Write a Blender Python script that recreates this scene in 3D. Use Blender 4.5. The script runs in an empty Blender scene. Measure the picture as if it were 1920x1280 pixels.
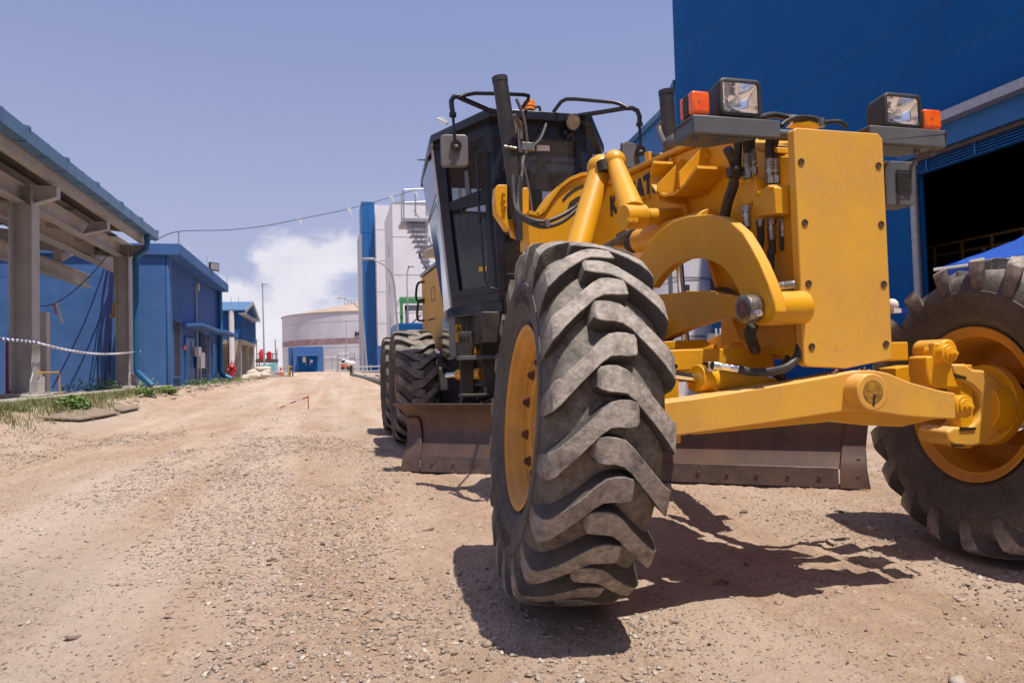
import bpy, math, random
import numpy as np
from mathutils import Vector, Matrix
random.seed(7); RNG=np.random.default_rng(7)
S=bpy.context.scene; C=S.collection
# ---------------------------------------------------------------- camera, sky, sun, exposure
FPX=1300.0; CAMH=.92
yaw=math.atan(342/1300); pit=math.radians(1.95); rol=math.radians(1.6)
F=Vector((math.sin(yaw)*math.cos(pit),math.cos(yaw)*math.cos(pit),math.sin(pit)))
R0=Vector((math.cos(yaw),-math.sin(yaw),0)); U0=R0.cross(F)
CR=R0*math.cos(rol)-U0*math.sin(rol); CU=U0*math.cos(rol)+R0*math.sin(rol)
O=Vector((0,0,CAMH))
cam=bpy.data.cameras.new('camera'); co=bpy.data.objects.new('camera',cam); C.objects.link(co)
m=Matrix((CR,CU,-F)).transposed().to_4x4(); m.translation=O; co.matrix_world=m
cam.sensor_width=36; cam.lens=36*FPX/1920; cam.clip_end=3000; cam.clip_start=.05
cam.dof.use_dof=True; cam.dof.focus_distance=2.45; cam.dof.aperture_fstop=11
S.camera=co
SUN=Vector((.17,-.30,1)).normalized()
w=bpy.data.worlds.new('World'); S.world=w; w.use_nodes=True
nt=w.node_tree; nt.nodes.clear()
def nn(t,tp,**k):
    n=t.nodes.new(tp)
    for a,b in k.items(): setattr(n,a,b)
    return n
sky=nn(nt,'ShaderNodeTexSky',sky_type='NISHITA',sun_disc=False)
sky.sun_elevation=math.asin(SUN.z); sky.sun_rotation=math.atan2(SUN.x,SUN.y)
sky.air_density=1.0; sky.dust_density=2.2; sky.ozone_density=1.6; sky.altitude=10
bg=nn(nt,'ShaderNodeBackground'); out=nn(nt,'ShaderNodeOutputWorld')
lk=nt.links.new
# hazy grey-lavender sky: the clear sky thinned with pale haze, then cumulus low over the horizon
tint=nn(nt,'ShaderNodeMix',data_type='RGBA',blend_type='MIX'); tint.inputs[0].default_value=.62
lk(sky.outputs[0],tint.inputs[6]); tint.inputs[7].default_value=(3.5,3.95,7.1,1)
tc=nn(nt,'ShaderNodeTexCoord')
sep=nn(nt,'ShaderNodeSeparateXYZ'); lk(tc.outputs['Generated'],sep.inputs[0])
hm=nn(nt,'ShaderNodeMapRange',interpolation_type='SMOOTHSTEP'); hm.inputs[1].default_value=.02; hm.inputs[2].default_value=.50; hm.inputs[3].default_value=.75; hm.inputs[4].default_value=0; lk(sep.outputs['Z'],hm.inputs[0])
hz=nn(nt,'ShaderNodeMix',data_type='RGBA'); lk(hm.outputs[0],hz.inputs[0]); lk(tint.outputs[2],hz.inputs[6]); hz.inputs[7].default_value=(4.9,5.2,7.2,1)
mp=nn(nt,'ShaderNodeMapping'); mp.inputs['Scale'].default_value=(1,1,1.7); lk(tc.outputs['Generated'],mp.inputs[0])
mp.inputs['Location'].default_value=(1.3,.4,.1); mp.inputs['Rotation'].default_value[2]=math.radians(5.5)
nz=nn(nt,'ShaderNodeTexNoise'); nz.inputs['Scale'].default_value=5.2; nz.inputs['Detail'].default_value=9; nz.inputs['Roughness'].default_value=.56; nz.inputs['Distortion'].default_value=.25
lk(mp.outputs[0],nz.inputs['Vector'])
# threshold rises with height so that clouds thin out above about 10 degrees
mr=nn(nt,'ShaderNodeMapRange'); mr.inputs[1].default_value=.05; mr.inputs[2].default_value=.27; mr.inputs[3].default_value=.25; mr.inputs[4].default_value=.70
lk(sep.outputs['Z'],mr.inputs[0])
sb=nn(nt,'ShaderNodeMath',operation='SUBTRACT'); lk(nz.outputs[0],sb.inputs[0]); lk(mr.outputs[0],sb.inputs[1])
cr=nn(nt,'ShaderNodeMapRange'); cr.inputs[1].default_value=0; cr.inputs[2].default_value=.14; cr.interpolation_type='SMOOTHSTEP'; lk(sb.outputs[0],cr.inputs[0])
ns=nn(nt,'ShaderNodeTexNoise'); ns.inputs['Scale'].default_value=9; ns.inputs['Detail'].default_value=6; lk(mp.outputs[0],ns.inputs['Vector'])
cc=nn(nt,'ShaderNodeMix',data_type='RGBA'); lk(ns.outputs[0],cc.inputs[0]); cc.inputs[6].default_value=(5.8,6.0,7.2,1); cc.inputs[7].default_value=(10.4,9.9,10.3,1)
mc=nn(nt,'ShaderNodeMix',data_type='RGBA'); 
dm=nn(nt,'ShaderNodeMath',operation='MULTIPLY'); dm.inputs[1].default_value=.92; lk(cr.outputs[0],dm.inputs[0])
lk(dm.outputs[0],mc.inputs[0]); lk(hz.outputs[2],mc.inputs[6]); lk(cc.outputs[2],mc.inputs[7])
lk(mc.outputs[2],bg.inputs[0]); bg.inputs[1].default_value=.088
lk(bg.outputs[0],out.inputs[0])
sl=bpy.data.lights.new('sun','SUN'); sl.energy=4.9; sl.angle=math.radians(.5); sl.color=(1,.93,.83)
so=bpy.data.objects.new('sun',sl); C.objects.link(so); so.location=(0,0,30)
so.rotation_euler=SUN.to_track_quat('Z','Y').to_euler()
S.view_settings.view_transform='Standard'; S.view_settings.look='None'; S.view_settings.exposure=.2; S.view_settings.gamma=1
# ---------------------------------------------------------------- helpers
def at(px,py,x=None,y=None,z=None,pl=None):
    "world point where the sight line through a photo pixel meets a plane of the place"
    v=F+CR*((px-960)/FPX)-CU*((py-640)/FPX)
    if x is not None: t=(x-O.x)/v.x
    elif y is not None: t=(y-O.y)/v.y
    elif z is not None: t=(z-O.z)/v.z
    else:
        p,n=pl; t=(p-O).dot(n)/v.dot(n)
    return O+v*t
def vplane(a,b):
    d=Vector((b[0]-a[0],b[1]-a[1],0)).normalized()
    return (Vector((a[0],a[1],0)),Vector((d.y,-d.x,0)))
def crom(pts,k=6,closed=False):
    P=[Vector(p) for p in pts]; o=[]
    n=len(P)
    for i in range(n-1):
        p0=P[max(i-1,0)];p1=P[i];p2=P[i+1];p3=P[min(i+2,n-1)]
        for j in range(k):
            t=j/k
            o.append(.5*((2*p1)+(p2-p0)*t+(2*p0-5*p1+4*p2-p3)*t*t+(3*p1-p0-3*p2+p3)*t**3))
    o.append(P[-1]); return o
def frame_of(d):
    d=d.normalized(); a=Vector((0,0,1)) if abs(d.z)<.9 else Vector((1,0,0))
    u=d.cross(a).normalized(); return u,d.cross(u).normalized()
class G:
    def __init__(s): s.v=[]; s.f=[]
    def add(s,vs,fs):
        o=len(s.v); s.v+= [tuple(v) for v in vs]; s.f+=[tuple(i+o for i in f) for f in fs]; return s
    def slab(s,pts,vec):
        P=[Vector(p) for p in pts]; vec=Vector(vec); n=len(P)
        nr=Vector((0,0,0))
        for i in range(n): nr+=P[i].cross(P[(i+1)%n])
        if nr.dot(vec)>0: P=P[::-1]
        s.add(P+[p+vec for p in P],[tuple(range(n)),tuple(range(2*n-1,n-1,-1))]+[(i,i+n,(i+1)%n+n,(i+1)%n) for i in range(n)])
        return s
    def box(s,x0,x1,y0,y1,z0,z1):
        return s.slab([(x0,y0,z0),(x1,y0,z0),(x1,y1,z0),(x0,y1,z0)],(0,0,z1-z0))
    def ob(s,c,size,R=None):
        c=Vector(c); R=R or Matrix.Identity(3); a=[R@Vector(e) for e in((size[0]/2,0,0),(0,size[1]/2,0),(0,0,size[2]/2))]
        return s.slab([c-a[2]-a[0]-a[1],c-a[2]+a[0]-a[1],c-a[2]+a[0]+a[1],c-a[2]-a[0]+a[1]],a[2]*2)
    def bar(s,p0,p1,w,h,up=(0,0,1)):
        p0=Vector(p0);p1=Vector(p1);d=(p1-p0).normalized();u=Vector(up)
        a=d.cross(u).normalized()*w/2; b=a.cross(d).normalized()*h/2
        return s.slab([p0-a-b,p0+a-b,p0+a+b,p0-a+b],p1-p0)
    def cyl(s,p0,p1,r0,r1=None,n=24):
        p0=Vector(p0);p1=Vector(p1);r1=r0 if r1 is None else r1
        u,v=frame_of(p1-p0); vs=[]
        for p,r in((p0,r0),(p1,r1)):
            for i in range(n):
                a=2*math.pi*i/n; vs.append(p+u*math.cos(a)*r+v*math.sin(a)*r)
        return s.add(vs,[tuple(range(n)),tuple(range(2*n-1,n-1,-1))]+[(i,i+n,(i+1)%n+n,(i+1)%n) for i in range(n)])
    def tube(s,pts,r,n=10,k=0,caps=True):
        P=crom(pts,k) if k else [Vector(p) for p in pts]
        rr=r if isinstance(r,(list,tuple)) else [r]*len(P)
        u=None; vs=[];fs=[]
        for i,p in enumerate(P):
            d=(P[min(i+1,len(P)-1)]-P[max(i-1,0)]).normalized()
            if u is None: u,_=frame_of(d)
            u=(u-d*u.dot(d)).normalized(); v=d.cross(u)
            for j in range(n):
                a=2*math.pi*j/n; vs.append(p+(u*math.cos(a)+v*math.sin(a))*rr[i])
        for i in range(len(P)-1):
            for j in range(n): fs.append((i*n+j,i*n+(j+1)%n,(i+1)*n+(j+1)%n,(i+1)*n+j))
        if caps: fs+= [tuple(range(n-1,-1,-1)),tuple(range((len(P)-1)*n,len(P)*n))]
        return s.add(vs,fs)
    def lathe(s,prof,o,ax,n=48,closed=False):
        "prof: (axial, radius) list"
        o=Vector(o);ax=Vector(ax).normalized();u,v=frame_of(ax);vs=[];fs=[];m_=len(prof)
        for i in range(n):
            a=2*math.pi*i/n;e=u*math.cos(a)+v*math.sin(a)
            vs+=[o+ax*p[0]+e*p[1] for p in prof]
        for i in range(n):
            j=(i+1)%n
            for q in range(m_ if closed else m_-1): fs.append((i*m_+q,i*m_+(q+1)%m_,j*m_+(q+1)%m_,j*m_+q))
        return s.add(vs,fs)
    def ball(s,c,r,n=12,sc=(1,1,1)):
        c=Vector(c);vs=[];fs=[];m_=n//2+1
        for i in range(m_):
            t=math.pi*i/(m_-1)
            for j in range(n):
                a=2*math.pi*j/n;vs.append(c+Vector((math.sin(t)*math.cos(a)*r*sc[0],math.sin(t)*math.sin(a)*r*sc[1],math.cos(t)*r*sc[2])))
        for i in range(m_-1):
            for j in range(n):fs.append((i*n+j,(i+1)*n+j,(i+1)*n+(j+1)%n,i*n+(j+1)%n))
        return s.add(vs,fs)
    def build(s,name,mt,parent=None,bev=0,smooth=True,ang=35,seg=2):
        me=bpy.data.meshes.new(name); me.from_pydata(s.v,[],s.f); me.validate(); 
        import bmesh as BM
        b=BM.new(); b.from_mesh(me); BM.ops.remove_doubles(b,verts=b.verts,dist=1e-6); BM.ops.recalc_face_normals(b,faces=b.faces); b.to_mesh(me); b.free()
        me.materials.append(mt)
        if smooth:
            me.polygons.foreach_set('use_smooth',[True]*len(me.polygons)); me.set_sharp_from_angle(angle=math.radians(ang))
        o=bpy.data.objects.new(name,me); C.objects.link(o)
        if parent: 
            o.parent=parent; o.matrix_parent_inverse=MW(parent).inverted()
        if bev:
            b=o.modifiers.new('bevel','BEVEL'); b.width=bev; b.segments=seg; b.limit_method='ANGLE'; b.angle_limit=math.radians(40); b.harden_normals=False
        return o
def MW(o):
    m_=o.matrix_basis.copy()
    if o.parent: m_=MW(o.parent)@o.matrix_parent_inverse@m_
    return m_
def npmesh(name,V,Fc,mt,parent=None,smooth=True,k=3,attr=None,an='rnd'):
    V=np.asarray(V,np.float32);Fc=np.asarray(Fc,np.int32)
    me=bpy.data.meshes.new(name); me.vertices.add(len(V)); me.vertices.foreach_set('co',V.ravel())
    me.loops.add(Fc.size); me.loops.foreach_set('vertex_index',Fc.ravel())
    me.polygons.add(len(Fc)); me.polygons.foreach_set('loop_start',np.arange(0,Fc.size,k)); me.polygons.foreach_set('loop_total',np.full(len(Fc),k))
    me.update(calc_edges=True); me.validate()
    if smooth: me.polygons.foreach_set('use_smooth',[True]*len(me.polygons))
    if attr is not None:
        a=me.attributes.new(an,'FLOAT','POINT'); a.data.foreach_set('value',np.asarray(attr,np.float32))
    me.materials.append(mt); o=bpy.data.objects.new(name,me); C.objects.link(o)
    if parent: o.parent=parent; o.matrix_parent_inverse=MW(parent).inverted()
    return o
def thing(name,label,cat,loc=(0,0,0),group=None):
    o=bpy.data.objects.new(name,None); o.empty_display_size=.3; C.objects.link(o); o.location=loc
    o['label']=label;o['category']=cat
    if group:o['group']=group
    return o
def tag(o,label,cat,group=None):
    o['label']=label;o['category']=cat
    if group:o['group']=group
    return o
def kind(o,k='structure'): o['kind']=k; return o
def dup(root,loc=None,label=None):
    r=root.copy(); C.objects.link(r)
    if loc is not None: r.location=loc
    if label: r['label']=label
    def rec(a,b):
        for ch in [x for x in bpy.data.objects if x.parent==a]:
            c=ch.copy(); C.objects.link(c); c.parent=b; rec(ch,c)
    rec(root,r); return r
# ---------------------------------------------------------------- materials
def mat(name,col,rough=.5,metal=0,col2=None,sc=6,amt=.5,bump=0,bsc=60,spot=None,ssc=25,sth=.68,coat=0,sun_dust=None,stretch=(1,1,1),spec=.5,alpha=None,trans=0,emit=None,grime=None):
    m_=bpy.data.materials.new(name); m_.use_nodes=True; t=m_.node_tree; b=t.nodes['Principled BSDF']; L=t.links.new
    b.inputs['Roughness'].default_value=rough; b.inputs['Metallic'].default_value=metal; b.inputs['Specular IOR Level'].default_value=spec
    if coat: b.inputs['Coat Weight'].default_value=coat; b.inputs['Coat Roughness'].default_value=.15
    if trans: b.inputs['Transmission Weight'].default_value=trans
    tc=nn(t,'ShaderNodeTexCoord'); mp=nn(t,'ShaderNodeMapping'); mp.inputs['Scale'].default_value=stretch; L(tc.outputs['Object'],mp.inputs[0])
    c1=(*col,1); c2=(*(col2 or [c*.8 for c in col]),1)
    n=nn(t,'ShaderNodeTexNoise'); n.inputs['Scale'].default_value=sc; n.inputs['Detail'].default_value=8; n.inputs['Roughness'].default_value=.62; L(mp.outputs[0],n.inputs['Vector'])
    r=nn(t,'ShaderNodeMapRange'); r.inputs[1].default_value=.5-.25/max(amt,.01)*.5; r.inputs[2].default_value=.5+.25/max(amt,.01)*.5; L(n.outputs[0],r.inputs[0])
    x=nn(t,'ShaderNodeMix',data_type='RGBA'); L(r.outputs[0],x.inputs[0]); x.inputs[6].default_value=c1; x.inputs[7].default_value=c2
    last=x.outputs[2]
    if spot:
        n2=nn(t,'ShaderNodeTexNoise'); n2.inputs['Scale'].default_value=ssc; n2.inputs['Detail'].default_value=6; n2.inputs['Roughness'].default_value=.7; L(mp.outputs[0],n2.inputs['Vector'])
        r2=nn(t,'ShaderNodeMapRange'); r2.inputs[1].default_value=sth; r2.inputs[2].default_value=sth+.05; L(n2.outputs[0],r2.inputs[0])
        x2=nn(t,'ShaderNodeMix',data_type='RGBA'); L(r2.outputs[0],x2.inputs[0]); L(last,x2.inputs[6]); x2.inputs[7].default_value=(*spot,1); last=x2.outputs[2]
    if grime:   # broad handling grime and fine scuffs
        ng=nn(t,'ShaderNodeTexNoise'); ng.inputs['Scale'].default_value=3.1; ng.inputs['Detail'].default_value=9; ng.inputs['Roughness'].default_value=.75; ng.inputs['Distortion'].default_value=.6; L(mp.outputs[0],ng.inputs['Vector'])
        rg=nn(t,'ShaderNodeMapRange'); rg.inputs[1].default_value=.50; rg.inputs[2].default_value=.72; rg.inputs[4].default_value=.75; L(ng.outputs[0],rg.inputs[0])
        nf=nn(t,'ShaderNodeTexNoise'); nf.inputs['Scale'].default_value=85; nf.inputs['Detail'].default_value=4; L(mp.outputs[0],nf.inputs['Vector'])
        rf_=nn(t,'ShaderNodeMapRange'); rf_.inputs[1].default_value=.40; rf_.inputs[2].default_value=.62; L(nf.outputs[0],rf_.inputs[0])
        mg=nn(t,'ShaderNodeMath',operation='MULTIPLY'); L(rg.outputs[0],mg.inputs[0]); L(rf_.outputs[0],mg.inputs[1])
        xg=nn(t,'ShaderNodeMix',data_type='RGBA'); L(mg.outputs[0],xg.inputs[0]); L(last,xg.inputs[6]); xg.inputs[7].default_value=(*grime,1); last=xg.outputs[2]
    if sun_dust:   # dust that settles on faces looking up
        ge=nn(t,'ShaderNodeNewGeometry'); se=nn(t,'ShaderNodeSeparateXYZ'); L(ge.outputs['Normal'],se.inputs[0])
        r3=nn(t,'ShaderNodeMapRange'); r3.inputs[1].default_value=.3; r3.inputs[2].default_value=1; r3.inputs[4].default_value=.75; L(se.outputs['Z'],r3.inputs[0])
        mu=nn(t,'ShaderNodeMath',operation='MULTIPLY'); L(r3.outputs[0],mu.inputs[0]); L(r.outputs[0],mu.inputs[1])
        x3=nn(t,'ShaderNodeMix',data_type='RGBA'); L(mu.outputs[0],x3.inputs[0]); L(last,x3.inputs[6]); x3.inputs[7].default_value=(*sun_dust,1); last=x3.outputs[2]
    L(last,b.inputs['Base Color'])
    if bump:
        n3=nn(t,'ShaderNodeTexNoise'); n3.inputs['Scale'].default_value=bsc; n3.inputs['Detail'].default_value=5; L(mp.outputs[0],n3.inputs['Vector'])
        bp=nn(t,'ShaderNodeBump'); bp.inputs['Strength'].default_value=bump; bp.inputs['Distance'].default_value=.01; L(n3.outputs[0],bp.inputs['Height']); L(bp.outputs[0],b.inputs['Normal'])
    rr=nn(t,'ShaderNodeMapRange'); rr.inputs[3].default_value=max(rough-.08,0.02); rr.inputs[4].default_value=min(rough+.12,1); L(n.outputs[0],rr.inputs[0]); L(rr.outputs[0],b.inputs['Roughness'])
    if emit: b.inputs['Emission Color'].default_value=(*emit,1); b.inputs['Emission Strength'].default_value=1
    return m_
M={}
M['yel']=mat('yellow_paint',(.75,.365,.005),.38,0,(.65,.30,.007),2.2,.8,.04,40,spot=(.30,.12,.03),ssc=19,sth=.705,grime=(.40,.20,.035),sun_dust=(.66,.42,.13))
M['yel_dusty']=mat('dusty_yellow_paint',(.73,.385,.040),.5,0,(.65,.335,.06),3.5,1,.05,30,spot=(.36,.2,.1),ssc=11,sth=.69,grime=(.42,.25,.10),sun_dust=(.60,.43,.22))
M['rimyel']=mat('rim_yellow_paint',(.60,.26,.012),.45,0,(.46,.21,.025),7,1,.06,60,spot=(.12,.06,.03),ssc=45,sth=.66)
M['blk']=mat('black_paint',(.009,.011,.020),.25,0,(.017,.018,.028),8,.8,.03,50,sun_dust=(.12,.11,.11))
M['blkm']=mat('matt_black_steel',(.02,.019,.02),.5,0,(.045,.038,.035),7,.9,.08,70,sun_dust=(.2,.16,.13))
M['greybar']=mat('dark_grey_bracket',(.085,.09,.10),.45,0,(.12,.12,.13),5,.9,.05,40,sun_dust=(.2,.18,.17))
M['cylblk']=mat('cylinder_black',(.028,.025,.026),.38,0,(.05,.042,.04),8,.9,.03,60)
M['chrome']=mat('chrome_rod',(.75,.74,.74),.14,1,(.6,.58,.55),12,.7)
M['reflector']=mat('lamp_reflector',(.95,.94,.95),.07,1,(.85,.85,.88),12,.7)
M['steel']=mat('worn_steel',(.42,.40,.38),.35,.9,(.22,.2,.18),30,1,.2,120)
M['hose']=mat('rubber_hose',(.022,.021,.022),.45,0,(.045,.04,.038),20,.9,.1,200)
M['bladest']=mat('worn_moldboard_steel',(.145,.085,.062),.42,.35,(.085,.055,.046),3,1,.06,25,stretch=(1,1,.35),spot=(.22,.15,.11),ssc=9,sth=.7)
M['edge']=mat('cutting_edge_steel',(.135,.09,.072),.42,.4,(.09,.062,.052),9,1,.1,60)
M['greyplas']=mat('grey_plastic',(.135,.125,.135),.35,0,(.17,.155,.16),4,.8,.03,60)
M['orange']=mat('orange_lens',(.88,.085,.006),.12,0,(.92,.17,.01),25,1,.1,180,coat=.6)
M['amber']=mat('amber_lens',(.95,.20,.01),.15,0,(.98,.32,.02),25,1,.1,180,coat=.6)
M['txt']=mat('dark_blue_lettering',(.015,.018,.045),.4)
M['pipegrey']=mat('grimy_pipe',(.13,.105,.10),.5,.2,(.08,.065,.06),20,1,.05,80)
M['glassdk']=mat('cab_glass',(.02,.022,.026),.04,0,(.02,.022,.026),3,.1,spec=.7)
M['inside']=mat('cab_interior',(.05,.045,.042),.7)
M['white']=mat('white_paint',(.72,.70,.70),.45,0,(.62,.60,.60),3,.8)
M['decal']=mat('yellow_decal',(.75,.42,.02),.4)
# rubber: grey tread with tan dust
def rubber(name,dust=.75,scale=3.2):
    m_=bpy.data.materials.new(name); m_.use_nodes=True; t=m_.node_tree; b=t.nodes['Principled BSDF']; L=t.links.new
    tc=nn(t,'ShaderNodeTexCoord')
    def noise(sc,de,ro=.6):
        n=nn(t,'ShaderNodeTexNoise'); n.inputs['Scale'].default_value=sc; n.inputs['Detail'].default_value=de; n.inputs['Roughness'].default_value=ro; L(tc.outputs['Object'],n.inputs['Vector']); return n.outputs[0]
    def ramp(v,a,bb,lo=0,hi=1):
        r=nn(t,'ShaderNodeMapRange'); r.inputs[1].default_value=a;r.inputs[2].default_value=bb;r.inputs[3].default_value=lo;r.inputs[4].default_value=hi; L(v,r.inputs[0]); return r.outputs[0]
    def mix(f,a,bb):
        x=nn(t,'ShaderNodeMix',data_type='RGBA'); 
        L(f,x.inputs[0])
        for i,c in((6,a),(7,bb)):
            if isinstance(c,tuple): x.inputs[i].default_value=(*c,1)
            else: L(c,x.inputs[i])
        return x.outputs[2]
    at_=nn(t,'ShaderNodeAttribute',attribute_name='dust_shade').outputs['Fac']
    big=noise(scale,6); fine=noise(55,8,.7); mid=noise(14,6,.65)
    base=mix(ramp(big,.35,.65),(.024,.021,.021),(.055,.045,.041))
    dusty=mix(ramp(fine,.4,.62),(.28,.24,.205),(.45,.39,.345))
    f0=ramp(mid,.34,.56,.35,1)
    mu=nn(t,'ShaderNodeMath',operation='MULTIPLY'); L(f0,mu.inputs[0]); L(at_,mu.inputs[1])
    mu2=nn(t,'ShaderNodeMath',operation='MULTIPLY'); L(mu.outputs[0],mu2.inputs[0]); mu2.inputs[1].default_value=dust
    c=mix(mu2.outputs[0],base,dusty)
    n4=noise(38,4,.8); c=mix(ramp(n4,.66,.72,0,.65),c,(.03,.027,.027))
    L(c,b.inputs['Base Color']); b.inputs['Roughness'].default_value=.78
    bp=nn(t,'ShaderNodeBump'); bp.inputs['Strength'].default_value=.45; bp.inputs['Distance'].default_value=.006; L(noise(90,6,.7),bp.inputs['Height'])
    bp2=nn(t,'ShaderNodeBump'); bp2.inputs['Strength'].default_value=.5; bp2.inputs['Distance'].default_value=.012; L(mid,bp2.inputs['Height']); L(bp2.outputs[0],bp.inputs['Normal'])
    L(bp.outputs[0],b.inputs['Normal'])
    return m_
M['rub']=rubber('dusty_tyre_rubber',.95); M['rubr']=rubber('rear_tyre_rubber',.62)
# see-through tinted glass for the cab
def glassmat(name,col,a):
    m_=bpy.data.materials.new(name); m_.use_nodes=True; t=m_.node_tree; b=t.nodes['Principled BSDF']
    b.inputs['Base Color'].default_value=(*col,1); b.inputs['Roughness'].default_value=.02; b.inputs['Alpha'].default_value=a; b.inputs['Specular IOR Level'].default_value=.9
    return m_
M['glass']=glassmat('tinted_glass',(.03,.03,.035),.45)
M['lens']=glassmat('clear_lens',(.8,.8,.8),.03)
def text(body,size,mt,parent,origin,right,up,ext=.001,name='lettering',bold=0,spacing=1,shear=0):
    cu=bpy.data.curves.new('t','FONT'); cu.body=body; cu.size=size; cu.extrude=ext; cu.offset=bold; cu.space_character=spacing; cu.shear=shear; cu.resolution_u=3
    o=bpy.data.objects.new('t',cu); C.objects.link(o)
    bpy.context.view_layer.update()
    me=bpy.data.meshes.new_from_object(o.evaluated_get(bpy.context.evaluated_depsgraph_get())); bpy.data.objects.remove(o)
    r=Vector(right).normalized();n=r.cross(Vector(up)).normalized();u=n.cross(r)
    mm=Matrix((r,u,n)).transposed().to_4x4(); mm.translation=Vector(origin); me.transform(mm); me.materials.clear(); me.materials.append(mt); me.name=name
    o=bpy.data.objects.new(name,me); C.objects.link(o)
    if parent:o.parent=parent;o.matrix_parent_inverse=MW(parent).inverted()
    return o
# ---------------------------------------------------------------- ground
def sstep(a,b,x):
    t=np.clip((np.asarray(x,float)-a)/(b-a),0,1); return t*t*(3-2*t)
def H0(x,y):
    x=np.asarray(x,float);y=np.asarray(y,float)
    e=-5.25-0*y
    z=.45*sstep(12,46,y)+.32*sstep(46,92,y)*1.0
    z=z+(.46-np.minimum(z,.46))*sstep(-3.1,-5.0,x)*sstep(60,45,y)*sstep(2,8,y)
    z=z+.25*sstep(4.5,6.5,x)*sstep(28,34,y)*0
    return z
def vnoise(x,y,seed=0):
    xi=np.floor(x).astype(np.int64);yi=np.floor(y).astype(np.int64);fx=x-xi;fy=y-yi
    fx=fx*fx*(3-2*fx);fy=fy*fy*(3-2*fy)
    def h(a,b):
        n=(a*374761393+b*668265263+seed*974634777)&0x7fffffff; n=(n^(n>>13))*1274126177&0x7fffffff; return ((n^(n>>16))&0xffff)/65535.
    return (h(xi,yi)*(1-fx)+h(xi+1,yi)*fx)*(1-fy)+(h(xi,yi+1)*(1-fx)+h(xi+1,yi+1)*fx)*fy
def fbm(x,y,s,o=4,seed=0):
    r=0;a=1;t=0
    for i in range(o): r=r+a*vnoise(x*s,y*s,seed+i*17);t+=a;a*=.5;s*=2.03
    return r/t
def bumps(x,y):
    near=1/(1+np.maximum(np.hypot(x,y)-9,0)/10)
    b=(fbm(x,y,1.3,3,1)-.5)*.035+(fbm(x*1.0,y*.7,6,4,5)-.5)*.034+(fbm(x,y,26,3,9)-.5)*.020
    rut=(fbm(x,y*.12,3.2,2,12)-.5)*.03+np.sin(x*9+fbm(x,y,.4,2,3)*6)*.004
    wheel=0
    for cx,w_,ph in((1.55,.30,0),(2.35,.26,.7),(.2,.24,1.9),(-1.25,.27,.4),(-2.9,.26,1.1)):
        m_=np.exp(-((x-cx-.12*np.sin(y*.35+ph))/w_)**4)*(fbm(x,y,.7,2,41)>.42)*np.clip((fbm(x,y,2.3,3,47)-.35)*4,0,1)
        b=b+m_*(np.sin((y+abs(x-cx)*.9)*2*np.pi/.135+ph)*.0065-.008)
    return (b+rut*.8)*near
def H(x,y):
    x=np.asarray(x,float);y=np.asarray(y,float)
    z=H0(x,y)+bumps(x,y)
    for cx,cy,zz in((.93,2.58,-.005),(2.98,2.56,-.03),(.95,8.5,0),(.95,10.05,0),(2.85,8.5,0),(2.85,10.05,0)):
        k=np.exp(-(((x-cx)/.33)**2+((y-cy)/.3)**2)**2); z=z*(1-k)+(zz+.004)*k
    return z
def axis(a,b,dense):
    "coordinates from a to b, step growing away from the dense interval"
    d0,d1,st=dense; o=list(np.arange(d0,d1,st)); s=st;x=d1
    while x<b: o.append(x); s*=1.06; x+=s
    o.append(b); s=st;x=d0-st
    while x>a: o.insert(0,x); s*=1.06; x-=s
    o.insert(0,a); return np.array(o)
xs=axis(-900,900,(-3.2,4.2,.022)); ys=axis(-60,1500,(.9,6.2,.022))
X,Y=np.meshgrid(xs,ys); Z=H(X,Y)
V=np.stack([X,Y,Z],-1).reshape(-1,3); nx=len(xs);ny=len(ys)
i=np.arange((nx-1)*(ny-1));a=(i//(nx-1))*nx+i%(nx-1); FQ=np.stack([a,a+1,a+nx+1,a+nx],1)
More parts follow.
